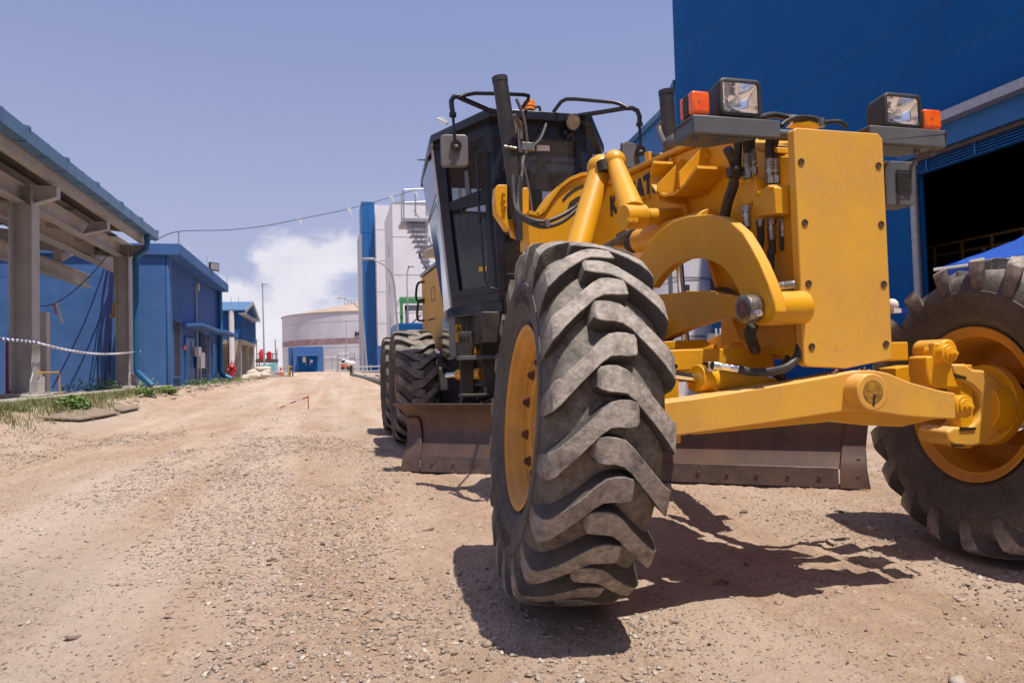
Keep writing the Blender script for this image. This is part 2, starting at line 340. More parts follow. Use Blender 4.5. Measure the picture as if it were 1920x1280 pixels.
def groundmat():
    m_=bpy.data.materials.new('dry_earth_and_gravel'); m_.use_nodes=True; t=m_.node_tree; b=t.nodes['Principled BSDF']; L=t.links.new
    tc=nn(t,'ShaderNodeTexCoord')
    def noise(sc,de,ro=.6,st=(1,1,1)):
        mp=nn(t,'ShaderNodeMapping'); mp.inputs['Scale'].default_value=st; L(tc.outputs['Object'],mp.inputs[0])
        n=nn(t,'ShaderNodeTexNoise'); n.inputs['Scale'].default_value=sc; n.inputs['Detail'].default_value=de; n.inputs['Roughness'].default_value=ro; L(mp.outputs[0],n.inputs['Vector']); return n.outputs[0]
    def ramp(v,a,bb,lo=0,hi=1):
        r=nn(t,'ShaderNodeMapRange'); r.inputs[1].default_value=a;r.inputs[2].default_value=bb;r.inputs[3].default_value=lo;r.inputs[4].default_value=hi; L(v,r.inputs[0]); return r.outputs[0]
    def mix(f,a,bb,bt='MIX'):
        x=nn(t,'ShaderNodeMix',data_type='RGBA',blend_type=bt); L(f,x.inputs[0])
        for i,c in((6,a),(7,bb)):
            if isinstance(c,tuple): x.inputs[i].default_value=(*c,1)
            else: L(c,x.inputs[i])
        return x.outputs[2]
    c=mix(ramp(noise(.35,5),.38,.62),(.44,.31,.22),(.50,.38,.29))
    c=mix(ramp(noise(1.6,7,.65,(1,.35,1)),.42,.6,0,.8),c,(.38,.255,.17))
    c=mix(ramp(noise(9,6,.7),.5,.68,0,.6),c,(.56,.425,.325))
    c=mix(ramp(noise(60,5,.75),.52,.66,0,.75),c,(.25,.16,.11))
    c=mix(ramp(noise(.55,6,.6,(1,.22,1)),.5,.64,0,.75),c,(.44,.365,.30))
    c=mix(ramp(noise(2.4,6,.7,(1,.10,1)),.55,.66,0,.5),c,(.31,.215,.15))
    c=mix(ramp(noise(1.25,4,.5,(1,.045,1)),.49,.60,0,.65),c,(.53,.42,.34))
    vo=nn(t,'ShaderNodeTexVoronoi',feature='F1'); vo.inputs['Scale'].default_value=42; vo.inputs['Randomness'].default_value=1; L(tc.outputs['Object'],vo.inputs['Vector'])
    peb=ramp(vo.outputs['Distance'],.18,.34,1,0)
    pm=nn(t,'ShaderNodeMath',operation='MULTIPLY'); L(peb,pm.inputs[0]); L(ramp(noise(1.1,5,.6),.44,.58),pm.inputs[1])
    hs=nn(t,'ShaderNodeSeparateColor'); L(vo.outputs['Color'],hs.inputs[0])
    pc=mix(hs.outputs[0],(.28,.195,.145),(.60,.47,.38))
    c=mix(pm.outputs[0],c,pc)
    L(c,b.inputs['Base Color']); b.inputs['Roughness'].default_value=.93; b.inputs['Specular IOR Level'].default_value=.25
    h1=nn(t,'ShaderNodeMath',operation='MULTIPLY_ADD'); L(pm.outputs[0],h1.inputs[0]); h1.inputs[1].default_value=.7; L(noise(45,8,.75),h1.inputs[2])
    bp=nn(t,'ShaderNodeBump'); bp.inputs['Strength'].default_value=.9; bp.inputs['Distance'].default_value=.016; L(h1.outputs[0],bp.inputs['Height'])
    bp2=nn(t,'ShaderNodeBump'); bp2.inputs['Strength'].default_value=.7; bp2.inputs['Distance'].default_value=.05; L(noise(7,7,.7,(1,.6,1)),bp2.inputs['Height']); L(bp2.outputs[0],bp.inputs['Normal'])
    L(bp.outputs[0],b.inputs['Normal'])
    return m_
M['ground']=groundmat()
kind(npmesh('ground',V,FQ,M['ground'],k=4))
# ---------------------------------------------------------------- loose stones
def stonemat():
    m_=bpy.data.materials.new('loose_stone'); m_.use_nodes=True; t=m_.node_tree; b=t.nodes['Principled BSDF']; L=t.links.new
    a=nn(t,'ShaderNodeAttribute',attribute_name='rnd'); r=nn(t,'ShaderNodeValToRGB'); L(a.outputs['Fac'],r.inputs[0])
    e=r.color_ramp.elements; e[0].color=(.19,.145,.115,1); e[1].color=(.62,.54,.47,1)
    for p,c in((.3,(.36,.27,.205,1)),(.6,(.44,.345,.275,1)),(.85,(.51,.43,.37,1))): q=e.new(p); q.color=c
    tc=nn(t,'ShaderNodeTexCoord'); n=nn(t,'ShaderNodeTexNoise'); n.inputs['Scale'].default_value=120; n.inputs['Detail'].default_value=5; L(tc.outputs['Object'],n.inputs['Vector'])
    x=nn(t,'ShaderNodeMix',data_type='RGBA',blend_type='MULTIPLY'); x.inputs[0].default_value=.6; L(r.outputs[0],x.inputs[6]); L(n.outputs[0],x.inputs[7])
    g=nn(t,'ShaderNodeMix',data_type='RGBA',blend_type='MIX'); g.inputs[0].default_value=.45; L(x.outputs[2],g.inputs[6]); L(r.outputs[0],g.inputs[7])
    L(g.outputs[2],b.inputs['Base Color']); b.inputs['Roughness'].default_value=.9
    bp=nn(t,'ShaderNodeBump'); bp.inputs['Strength'].default_value=.5; bp.inputs['Distance'].default_value=.004; L(n.outputs[0],bp.inputs['Height']); L(bp.outputs[0],b.inputs['Normal'])
    return m_
M['stone']=stonemat()
ph=(1+5**.5)/2
ICO=np.array([(-1,ph,0),(1,ph,0),(-1,-ph,0),(1,-ph,0),(0,-1,ph),(0,1,ph),(0,-1,-ph),(0,1,-ph),(ph,0,-1),(ph,0,1),(-ph,0,-1),(-ph,0,1)])/1.902
IF=np.array([(0,11,5),(0,5,1),(0,1,7),(0,7,10),(0,10,11),(1,5,9),(5,11,4),(11,10,2),(10,7,6),(7,1,8),(3,9,4),(3,4,2),(3,2,6),(3,6,8),(3,8,9),(4,9,5),(2,4,11),(6,2,10),(8,6,7),(9,8,1)])
def stones(px,py,size,zoff=None,flat=.42,hz=None,rng=RNG):
    n=len(px)
    J=1+(rng.random((n,12))-.5)*1.25
    V=ICO[None]*J[...,None]
    ab=np.stack([.75+rng.random(n)*.6,.6+rng.random(n)*.4,flat*(.5+rng.random(n)*.8)],1)
    V=V*ab[:,None,:]
    # small tilt, then spin
    ti=(rng.random((n,2))-.5)*.7
    x,y,z=V[...,0],V[...,1],V[...,2]
    y,z=y*np.cos(ti[:,:1])-z*np.sin(ti[:,:1]),y*np.sin(ti[:,:1])+z*np.cos(ti[:,:1])
    x,z=x*np.cos(ti[:,1:])+z*np.sin(ti[:,1:]),-x*np.sin(ti[:,1:])+z*np.cos(ti[:,1:])
    a=rng.random(n)*6.283;ca=np.cos(a)[:,None];sa=np.sin(a)[:,None]
    x,y=x*ca-y*sa,x*sa+y*ca
    s=np.asarray(size)[:,None]*.5
    zz=H(px,py) if hz is None else hz
    X=px[:,None]+x*s;Y=py[:,None]+y*s;Z=zz[:,None]+z*s+s*ab[:,2:3]*(-.1+.5*rng.random((n,1)) if zoff is None else zoff)
    V=np.stack([X,Y,Z],-1).reshape(-1,3)
    Fc=(IF[None]+12*np.arange(n)[:,None,None]).reshape(-1,3)
    return V,Fc,np.repeat(rng.random(n),12)
def scatter(n,x0,x1,y0,y1,smin,smax,pw,dens=None,ex=()):
    px=RNG.uniform(x0,x1,n);py=y0+(y1-y0)*RNG.random(n)**1.5
    k=np.ones(n,bool)
    if dens is not None: k&=RNG.random(n)<dens(px,py)
    for cx,cy,hx,hy in ex: k&=~((abs(px-cx)<hx)&(abs(py-cy)<hy))
    px,py=px[k],py[k]
    s=smin+(smax-smin)*RNG.random(len(px))**pw
    return px,py,s
wx=((.93,2.58,.22,.2),(2.98,2.56,.22,.2),(.95,8.5,.25,.25),(.95,10.05,.25,.25))
patch=lambda x,y: np.clip((fbm(x*1.3,y*.5,.9,4,31)-.42)*4.5,.06,1)*(.35+.65*sstep(1.2,-.6,x))
a=[scatter(95000,-6.5,4.5,1.0,12,.011,.032,1.8,lambda x,y:np.clip(patch(x,y)-.05,.02,1),wx),
   scatter(9000,-7,6,1.0,16,.016,.042,2.6,patch,wx),
   scatter(420,-6,6,1.0,13,.030,.065,2.5,None,wx),
   scatter(16000,-9,3.5,9,40,.012,.04,2,patch,wx)]
px,py,s=[np.concatenate([q[i] for q in a]) for i in range(3)]
V,Fc,A=stones(px,py,s)
kind(npmesh('loose_gravel',V,Fc,M['stone'],smooth=False,attr=A),'stuff')
# fine chippings: smaller eight-sided grains
OC=np.array([(1,0,0),(-1,0,0),(0,1,0),(0,-1,0),(0,0,1),(0,0,-1)],float); OFc=np.array([(0,2,4),(2,1,4),(1,3,4),(3,0,4),(2,0,5),(1,2,5),(3,1,5),(0,3,5)])
px,py,s=scatter(230000,-6,5,1.0,12,.005,.016,1.6,lambda x,y:np.clip(patch(x,y)*1.1+.12,0,1),wx); n=len(px)
V=OC[None]*(1+(RNG.random((n,6,1))-.5)*.6)+RNG.normal(size=(n,6,3))*.18; a=RNG.random(n)*6.283; ca,sa=np.cos(a)[:,None],np.sin(a)[:,None]
V=V*np.stack([.8+RNG.random(n)*.6,.6+RNG.random(n)*.4,.35+RNG.random(n)*.4],1)[:,None,:]
V=np.stack([px[:,None]+(V[...,0]*ca-V[...,1]*sa)*s[:,None]*.5,py[:,None]+(V[...,0]*sa+V[...,1]*ca)*s[:,None]*.5,H(px,py)[:,None]+(V[...,2]+.25)*s[:,None]*.5],-1).reshape(-1,3)
kind(npmesh('fine_gravel',V,(OFc[None]+6*np.arange(n)[:,None,None]).reshape(-1,3),M['stone'],smooth=False,attr=np.repeat(RNG.random(n),6)),'stuff')
# ---------------------------------------------------------------- tyres and wheels
TS=[0,.3,.6,.8,.92,1.0,1.15,1.35]
TB=[(0,.642),(.075,.641),(.15,.634),(.19,.623),(.212,.611),(.226,.598),(.243,.572),(.254,.530)]
TT=[(0,.704),(.075,.703),(.15,.698),(.196,.691),(.222,.685),(.245,.670),(.259,.615),(.2575,.532)]
def prof(tab,s):
    a=np.abs(s); x=np.interp(a,TS,[p[0] for p in tab]); r=np.interp(a,TS,[p[1] for p in tab]); return np.sign(s)*x,r
def make_tyre(N=23,W=1.0,flip=1,worn=0,rim=.345,seed=1,lw=1.0):
    rg=np.random.default_rng(seed); V=[];Fc=[];A=[]
    # carcass
    half=[(0,.642,.55),(.05,.6415,.55),(.10,.639,.55),(.15,.634,.55),(.19,.623,.5),(.212,.611,.45),(.226,.598,.35),(.243,.572,.25),(.254,.53,.18),(.2605,.527,.18),(.262,.50,.16),(.257,.49,.14),(.251,.45,.12),(.236,.41,.14),(.222,.392,.2),(.2195,.388,.12),(.207,.375,.14),(.188,.358,.2),(.170,rim,.2),(.150,rim-.01,.2)]
    P=[(-x,r,w_) for x,r,w_ in half[::-1]]+half[1:]
    n=138*2; m_=len(P)
    th=np.arange(n)*2*np.pi/n
    for t in th:
        for x,r,w_ in P: V.append((x*W,math.cos(t)*r,math.sin(t)*r)); A.append(w_)
    for i in range(n):
        j=(i+1)%n
        for q in range(m_-1): Fc.append((i*m_+q,i*m_+q+1,j*m_+q+1,j*m_+q))
    # lugs: centre line in (s, v), half height in v
    path=[(.33,.0,.031),(.29,.0,.044),(.16,.0,.050),(.02,.0,.050),(-.12,-.006,.048),(-.26,-.028,.047),(-.42,-.062,.047),(-.6,-.100,.047),(-.8,-.140,.050),(-.92,-.163,.053),(-1.0,-.178,.056),(-1.08,-.189,.054),(-1.18,-.199,.050),(-1.30,-.208,.042),(-1.38,-.213,.028)]
    for side in(-1,1):
        for k in range(N):
            t0=2*math.pi*(k+(.5 if side>0 else 0))/N; base=len(V); jt=rg.normal(size=2)*.004
            for i,(s_,v_,hw) in enumerate(path):
                s_=s_*-side if side>0 else s_
                hw*=lw
                wj=hw*(1+rg.normal()*.02)
                for dv,top in((-wj-.006,0),(-wj,.95),(-wj+.0035,1),(wj-.0035,1),(wj,.95),(wj+.006,0)):
                    xb,rb=prof(TB,np.array(s_)); xt,rt=prof(TT,np.array(s_))
                    rb-=.006; tt=top
                    if i==0: tt=min(top,.9)
                    rt2=rt-worn*(rt-rb)
                    x=xb+(xt-xb)*tt; r=rb+(rt2-rb)*tt
                    ph_=t0+flip*(v_+dv+jt[0])/.7
                    V.append((float(x)*W,math.cos(ph_)*float(r),math.sin(ph_)*float(r))); A.append((1.0 if top==1 else .12) if i<11 else ((.9,.6,.35,.2) if top==1 else (.15,.15,.15,.15))[i-11])  # dust on lug tops; flanks kept dark, their shade put into this mask
            m6=6;K=len(path)
            for i in range(K-1):
                for q in range(5): 
                    f=(base+i*m6+q,base+i*m6+q+1,base+(i+1)*m6+q+1,base+(i+1)*m6+q); Fc.append(f)
            # blunt head with sloping face
            hb=len(V)
            s0,v0,h0=path[0]; s1=s0+.045; s1=s1*-side if side>0 else s1
            xb,rb=prof(TB,np.array(s1)); rb=float(rb)-.006
            for q in range(6):
                dv=(-h0-.012,-h0*.9,-h0*.8,h0*.8,h0*.9,h0+.012)[q]*lw
                ph_=t0+flip*(v0+dv+jt[0])/.7
                V.append((float(xb)*W,math.cos(ph_)*rb,math.sin(ph_)*rb)); A.append(.7)
            for q in range(5): Fc.append((hb+q,hb+q+1,base+q+1,base+q))
    return np.array(V),np.array(Fc),np.array(A)
def place_tyre(name,geo,c,lean,mt,parent,ground=None,sz=1,rot=0,flipx=False,steer=0):
    V,Fc,A=geo; V=V.copy()*sz
    if flipx: V[:,0]*=-1
    a=math.radians(rot); y,z=V[:,1].copy(),V[:,2].copy(); V[:,1]=y*math.cos(a)-z*math.sin(a); V[:,2]=y*math.sin(a)+z*math.cos(a)
    l=math.radians(lean); x,z=V[:,0].copy(),V[:,2].copy(); V[:,0]=x*math.cos(l)+z*math.sin(l); V[:,2]=-x*math.sin(l)+z*math.cos(l)
    st=math.radians(steer); x,y=V[:,0].copy(),V[:,1].copy(); V[:,0]=x*math.cos(st)-y*math.sin(st); V[:,1]=x*math.sin(st)+y*math.cos(st)
    V=V+np.array(c)
    if ground is not None:
        d=ground-V[:,2]; k=d>0
        # the loaded tyre flattens and bulges a little sideways
        V[k,2]=ground-.12*d[k]
        near=np.clip(1-(V[:,2]-ground)/.22,0,1)**2; V[:,0]+=near*np.sign(V[:,0]-c[0])*.014
    o=npmesh(name,V,Fc,mt,parent,k=4,attr=A,an='dust_shade')
    o.data.set_sharp_from_angle(angle=math.radians(32))
    b=None
    return o
def axis_frame(lean,steer=0):
    l=math.radians(lean); st=math.radians(steer); return Vector((math.cos(l)*math.cos(st),math.cos(l)*math.sin(st),-math.sin(l)))
def make_rim(c,lean,parent,name='wheel',outer=-1,bolts=10,sz=1,steer=0):
    "outer: side (-1/+1 along x) from which the dish is seen; the disc sits near the inner side"
    ax=axis_frame(lean,steer); c=Vector(c)
    g=G(); o=outer
    pr=[(o*.160,.345),(o*.166,.354),(o*.172,.359),(o*.175,.354),(o*.172,.341),(o*.162,.333),(o*.150,.328),(o*.143,.315),(o*.125,.306),(o*.112,.300),(o*.108,.288),(o*.096,.284),(o*.090,.268),(o*.096,.258),(o*.100,.250),(o*.100,.182),(o*.096,.172),(o*.060,.155),(o*.055,.12)]
    g.lathe([(a*sz,r*sz) for a,r in pr],c,ax,72)
    pr2=[(o*.055,.12),(o*.05,.16),(o*.085,.18),(o*.085,.25),(o*.07,.27),(o*.04,.288),(o*-.06,.292),(o*-.10,.30),(o*-.15,.312),(o*-.155,.331),(o*-.168,.341),(o*-.175,.354),(o*-.168,.359),(o*-.160,.345),(o*-.10,.31),(o*.10,.31),(o*.160,.345)]
    g.lathe([(a*sz,r*sz) for a,r in pr2],c,ax,72)
    w_=g.build(name,M['rimyel'],parent,ang=40)
    u,v=frame_of(ax)
    for i in range(bolts):
        a=2*math.pi*(i+.35)/bolts; p=c+(u*math.cos(a)+v*math.sin(a))*.215*sz+ax*o*.100*sz
        b=G(); b.cyl(p,p+ax*o*.008,.021,n=16); b.cyl(p+ax*o*.007,p+ax*o*.021,.017,n=6); b.cyl(p+ax*o*.020,p+ax*o*.027,.009,n=10)
        b.build('wheel_nut',M['nut'],w_,ang=30)
    return w_
M['nut']=mat('rusty_nut',(.20,.09,.05),.55,.3,(.10,.05,.035),30,1,.2,150)
# ---------------------------------------------------------------- the motor grader
XC=1.885
GR=thing('motor_grader','big yellow six-wheeled grader with black cab parked on the dirt road','motor grader',(XC,6,0))
def P(*a,**k): return at(*a,**k)
def poly(pts,**k): return [at(px,py,**k) for px,py in pts]
yel,blk,blkm=M['yel'],M['blk'],M['blkm']
# wheels ---------------------------------------------------------
LEAN=5.2; STEER=-5.2
front=make_tyre(19,.81,flip=-1,worn=.03,seed=3,lw=.86)
cn=(.884,2.60,.704); cf=(3.02,2.56,.668)
w1=make_rim(cn,LEAN,GR,outer=-1,steer=STEER); t1=place_tyre('tyre',front,cn,LEAN,M['rub'],w1,ground=.006,rot=-14.5,steer=STEER,sz=.983)
w2=make_rim(cf,LEAN,GR,outer=1,steer=STEER); t2=place_tyre('tyre',front,cf,LEAN,M['rub'],w2,ground=-.03,rot=3,steer=STEER,sz=.983)
w1['label']='front wheel nearest the camera with chunky lugged tread'
rear=make_tyre(20,.93,flip=1,worn=.25,seed=5,lw=1.0)
for cx in(.965,2.81):
    for cy in(8.52,10.06):
        c=(cx,cy,.70); w_=make_rim(c,0,GR,outer=-1 if cx<2 else 1); place_tyre('tyre',rear,c,0,M['rubr'],w_,ground=.004,rot=cy*7)
# front plate ------------------------------------------------------
g=G(); zt,zb=1.775,.884
x0,x1=1.687,2.085; yF=2.2
g.slab([(x0,yF,zb+.012),(x0+.02,yF,zb-.0),(1.87,yF,zb-.012),(x1,yF,zb+.018),(x1,yF,zt-.02),(x1-.02,yF,zt),(x0+.012,yF,zt),(x0,yF,zt-.01)],(0,.04,0))
plate=g.build('front_plate',M['yel_dusty'],GR,bev=.004)
for (px,py) in ((1502,304),(1509,418),(1516,532),(1522,650),(1647,311),(1652,421),(1657,533),(1661,645)):
    p=P(px,py,y=yF); g=G(); 
    g.lathe([(-.0015,.0),(-.0015,.0105),(-.0035,.0125),(-.001,.0145)],p,(0,1,0),20)
    g.build('bolt_hole',M['hole'] if 'hole' in M else M.setdefault('hole',mat('plate_hole',(.10,.045,.012),.7)),plate)
# raised maker's lettering on the near tyre's sidewall
def sidewall_text(body,size,r0,a0,c,ax,parent,side=-1,W=.81,s_=.983):
    o=text(body,size,M['walltxt'],parent,(0,0,0),(1,0,0),(0,1,0),ext=.0015,name='tyre_lettering',bold=.002); me=o.data
    u=Vector((0,1,0)); u=(u-ax*u.dot(ax)).normalized(); v=ax.cross(u)
    if v.z<0: v=-v
    R_=[.41,.45,.49,.50,.527,.5301,.575]; B_=[.236,.251,.257,.262,.2605,.254,.243]
    for q_ in me.vertices:
        r=r0+q_.co.y; a=a0-q_.co.x/r0; xx=float(np.interp(r/s_,R_,B_))*W*s_
        q_.co=Vector(c)+(u*-math.cos(a)*-1+v*0)*0+(u*math.cos(a)+v*math.sin(a))*r+ax*side*(xx+.0005+q_.co.z*.6)
    o.matrix_basis=Matrix.Identity(4)
    return o
M['walltxt']=mat('dark_sidewall_letters',(.028,.02,.018),.8,0,(.05,.038,.032),30,1)
_ax=axis_frame(LEAN,STEER)
sidewall_text('ARMERA',.085,.445,math.radians(118),cn,_ax,t1)
sidewall_text('ARMERA',.085,.445,math.radians(298),cn,_ax,t1)
# main frame -------------------------------------------------------
fx0,fx1=1.75,2.02
top=bot=None
def side(pts,x0=fx0,x1=fx1): return [Vector((x0,y,z)) for y,z in pts],(x1-x0,0,0)
fr=G()
# box beam as a side profile (Y,Z), front to rear
top=[(2.24,1.68),(2.34,1.72),(2.60,1.845),(2.78,1.91),(3.0,1.945),(3.45,1.985),(3.9,2.02),(4.4,2.05),(5.2,2.06),(5.9,2.02),(6.2,1.98)]
bot=[(6.2,1.55),(5.9,1.50),(5.0,1.56),(4.4,1.62),(3.8,1.60),(3.42,1.63),(3.15,1.58),(2.98,1.52),(2.84,1.38),(2.76,1.2),(2.72,1.02),(2.66,.93),(2.24,.90)]
adj=lambda t:[(y*1.022,(z-.92)*1.022+.92) if y>2.75 else (y,z) for y,z in t]
top=adj(top);bot=adj(bot)
pp,v=side(top+bot); fr.slab(pp,v)
frame=fr.build('main_frame',yel,GR,bev=.006)
# top flange, proud of the side plates
g=G()
for i in range(1,len(top)-1):
    a,b=top[i],top[i+1]; g.slab([(fx0-.035,a[0],a[1]+.003),(fx1+.035,a[0],a[1]+.003),(fx1+.035,b[0],b[1]+.003),(fx0-.035,b[0],b[1]+.003)],(0,0,.022))
g.build('top_flange',yel,frame,bev=.003)
# lower flange along the underside of the beam
g=G()
for i in range(1,9):
    a,b=bot[i],bot[i+1]; d=Vector((0,b[0]-a[0],b[1]-a[1])).normalized(); n=Vector((0,-d.z,d.y))*-1
    if n.z>0 and i<6: n=-n
    n=Vector((0,d.z,-d.y)) if Vector((0,d.z,-d.y)).z<0 or i>6 else -Vector((0,d.z,-d.y))
    g.slab([(fx0-.03,a[0],a[1]),(fx1+.03,a[0],a[1]),(fx1+.03,b[0],b[1]),(fx0-.03,b[0],b[1])],n*.02)
g.build('bottom_flange',yel,frame)
# flared gusset brackets welded on the near and the far side
for sx in(-1,1):
    g=G(); xs_=fx0 if sx<0 else fx1
    X_=lambda d: xs_+sx*d
    # sloped tray: plate standing off the side with curved bottom, two ribs
    prof_=[(3.16,1.915),(3.20,1.86),(3.185,1.80),(3.14,1.755),(3.06,1.72),(2.96,1.705),(2.86,1.72),(2.74,1.77)]
    for i in range(len(prof_)-1):
        a,b=prof_[i],prof_[i+1]
        g.slab([(X_(0),a[0],a[1]),(X_(.155),a[0],a[1]),(X_(.155),b[0],b[1]),(X_(0),b[0],b[1])],(0,.004,.014))
    for yy in(3.12,2.90):
        g.slab([(X_(0),yy,1.93),(X_(.02),yy,1.93),(X_(.155),yy,1.80),(X_(.155),yy,1.72),(X_(0),yy,1.70)],(0,.014,0))
    g.build('gusset_bracket',yel,frame,bev=.002)
# front box sides: wing plates carrying the pivot tube
g=G()
g.slab([(1.735,2.24,1.68),(1.735,2.34,1.71),(1.735,2.60,1.83),(1.735,2.74,1.60),(1.735,2.70,1.2),(1.735,2.55,.95),(1.735,2.24,.90)],(.03,0,0))
g.slab([(2.005,2.24,1.68),(2.005,2.34,1.71),(2.005,2.60,1.83),(2.07,2.74,1.60),(2.07,2.70,1.2),(2.07,2.55,.95),(2.07,2.24,.90)],(.04,0,0))
g.build('nose_side_plate',yel,frame,bev=.004)
# lettering on the beam sides
text('KOMATSU',.170,M['txt'],frame,(fx0-.003,4.09,1.852),(0,-1,0),(0,0,1),bold=.008,spacing=1.0,name='lettering')
text('KOMATSU',.166,M['txt'],frame,(fx1+.003,3.2,1.82),(0,1,0),(0,0,1),bold=.008,spacing=1.0,name='lettering')
# lift-cylinder saddle: an arch across the beam at y 4.5
def ring(c,r0,r1,a0,a1,y0,y1,n=14):
    o=[];i_=[]
    for k in range(n+1):
        a=math.radians(a0+(a1-a0)*k/n); o.append((c[0]+math.cos(a)*r1,y0,c[1]+math.sin(a)*r1)); i_.append((c[0]+math.cos(a)*r0,y0,c[1]+math.sin(a)*r0))
    return o+i_[::-1],(0,y1-y0,0)
g=G(); YS=4.42
arch=[(990,402),(1008,406),(1020,398),(1034,376),(1050,354),(1070,339),(1090,331),(1108,329),(1124,335),(1140,350),(1150,372),(1152,405),(1140,440),(1005,450),(996,446)]
pa=[P(px,py,y=YS) for px,py in arch]
half=[p for p in pa[:9]]; 
out_=[Vector((p.x,YS,p.z)) for p in pa[:8]]
mir=[Vector((2*XC-p.x,YS,p.z)) for p in out_[::-1]]
low=[Vector((2*XC-out_[0].x,YS,1.70)),Vector((out_[0].x,YS,1.70))]
sad=out_+[Vector((XC,YS,out_[-1].z+.03))]+mir+low
g.slab(sad,(0,.22,0)); saddle=g.build('lift_saddle',yel,GR,bev=.006)
# rim lip round the saddle arch and its slots
g=G(); pts=[p+Vector((0,-.02,0)) for p in out_+[Vector((XC,YS,out_[-1].z+.03))]+mir]
for i in range(len(pts)-1):
    a,b=pts[i],pts[i+1]; d=(b-a).normalized(); n=Vector((-d.z,0,d.x))
    g.slab([a,b,b+n*.022,a+n*.022],(0,.26,0))
g.build('saddle_lip',yel,saddle,bev=.003)
M['slotbr']=mat('greasy_brown',(.05,.026,.010),.5)
M['dirtyyel']=mat('grease_stained_yellow',(.55,.27,.02),.4,0,(.16,.08,.02),22,1)
sm=M['slot']=mat('dark_slot',(.03,.018,.01),.6)
g=G()
arc=[P(px,py,y=YS-.003) for px,py in((1054,374),(1062,364),(1075,354),(1090,347),(1104,345))]
arc2=[P(px,py,y=YS-.003) for px,py in((1104,350),(1090,352),(1076,360),(1064,370),(1056,379))]
g.slab(arc+arc2,(0,.01,0)); g.build('curved_slot',sm,saddle)
g=G(); g.slab([P(px,py,y=YS-.004) for px,py in((1064,392),(1068,379),(1080,370),(1092,366),(1092,372),(1082,378),(1075,388),(1068,394))],(0,.01,0)); g.build('curved_slot',sm,saddle)
# lift cylinders
for sx in(-1,1):
    YC=4.62; xt=1.178 if sx<0 else 2.452; xb=1.300 if sx<0 else 2.53
    tp=Vector((xt,YC,2.925)); bt=Vector((xt+(.145 if sx<0 else .055),YC,1.785 if sx<0 else 1.75)); d=(bt-tp).normalized()
    g=G(); g.cyl(tp+d*.03,bt,.053,.058,28); g.cyl(tp,tp+d*.035,.056,n=28); 
    for q in(.52,):
        m_=tp+(bt-tp)*q
    cyl=g.build('lift_cylinder',M['cylblk'],GR)
    cyl['label']='black blade-lift cylinder on the near side' if sx<0 else 'black blade-lift cylinder on the far side'
    g=G(); g.cyl(bt-d*.02,bt+d*.95,.028,n=24); g.build('piston_rod',M['chrome'],cyl)
    g=G(); g.tube([tp+d*.62+Vector((.065,-.03,0)),tp+d*.75+Vector((.075,-.04,0)),tp+d*.95+Vector((.07,-.05,0)),tp+d*1.2+Vector((.05,-.05,0))],.011,8,4)
    g.tube([tp+d*.16+Vector((.09,-.03,0)),tp+d*.30+Vector((.12,-.04,0)),tp+d*.50+Vector((.115,-.04,0))],.012,8,4)
    g.build('feed_pipe',M['pipegrey'],cyl)
    g=G(); q=tp+d*.50; g.ob(q+Vector((.115,-.05,0)),(.09,.03,.055)); g.cyl(q+Vector((.06,-.04,-.04)),q+Vector((.06,-.04,.14)),.019,n=12); g.cyl(q+Vector((.03,-.06,-.02)),q+Vector((-.06,-.06,-.01)),.012,n=8)
    g.build('pipe_clamp',M['steel'],cyl,bev=.002)
    # yoke that holds the cylinder
    g=G()
    if sx<0:
        yk=[(930,350),(934,346),(964,346),(984,352),(996,352),(996,404),(990,404),(996,440),(978,438),(968,448),(958,436),(930,398),(928,372)]
        g.slab([P(px,py,y=4.60) for px,py in yk[:1]+[(934,346),(951,346),(951,402),(956,432),(950,428),(930,398),(928,372)]],(0,.10,0))
        g.slab([P(px,py,y=4.56) for px,py in((980,352),(990,352),(992,358),(992,396),(986,403),(979,400))],(0,.10,0))
        g.slab([P(px,py,y=4.66) for px,py in((953,412),(1005,402),(1010,452),(985,452),(962,442))],(0,.08,0))
    else:
        for q in(-.10,.07): g.ob((2.49+q,4.66,2.33),(.03,.12,.24))
        g.slab([(2.38,4.66,2.22),(2.62,4.66,2.22),(2.62,4.66,2.0),(2.2,4.66,1.8),(2.15,4.66,2.05)],(0,.08,0))
    yo=g.build('cylinder_yoke',yel,saddle,bev=.006)
    if sx<0:
        g=G()
        for px,py in((946,360),(948,384),(986,354),(987,375),(987,395),(947,372)): 
            g=G(); p=P(px,py,y=4.575); g.cyl(p,p+Vector((0,.03,0)),.013,n=6); g.build('yoke_bolt',yel,yo)
# hoses from the saddle to the near lift cylinder
def hose(pts,r=.012,name='hydraulic_hose',k=8,parent=GR,mt=None): 
    g=G(); g.tube(pts,r,10,k); return g.build(name,mt or M['hose'],parent)
hose([P(962,330,y=4.45),P(964,372,y=4.40),P(970,395,y=4.35),P(990,410,y=4.25),P(1020,416,y=4.2),P(1050,406,y=4.2),P(1080,388,y=4.25),P(1092,383,y=4.4)],.014)
hose([P(975,330,y=4.45),P(971,375,y=4.42),P(976,405,y=4.35),P(1000,421,y=4.25),P(1025,425,y=4.2),P(1055,415,y=4.2),P(1085,391,y=4.25),P(1096,385,y=4.4)],.014)
g=G(); g.ob(P(1025,420,y=4.2),(.03,.05,.05)); g.build('hose_clamp',M['steel'],GR)
hose([P(1024,233,y=5.6),P(1012,262,y=5.1),P(984,290,y=4.6),P(978,330,y=4.5),P(970,365,y=4.45),P(966,372,y=4.45)],.011,mt=M['pipegrey'])
hose([P(964,215,y=4.5),P(976,240,y=4.55),P(977,262,y=4.55)],.014,mt=M['pipegrey'])
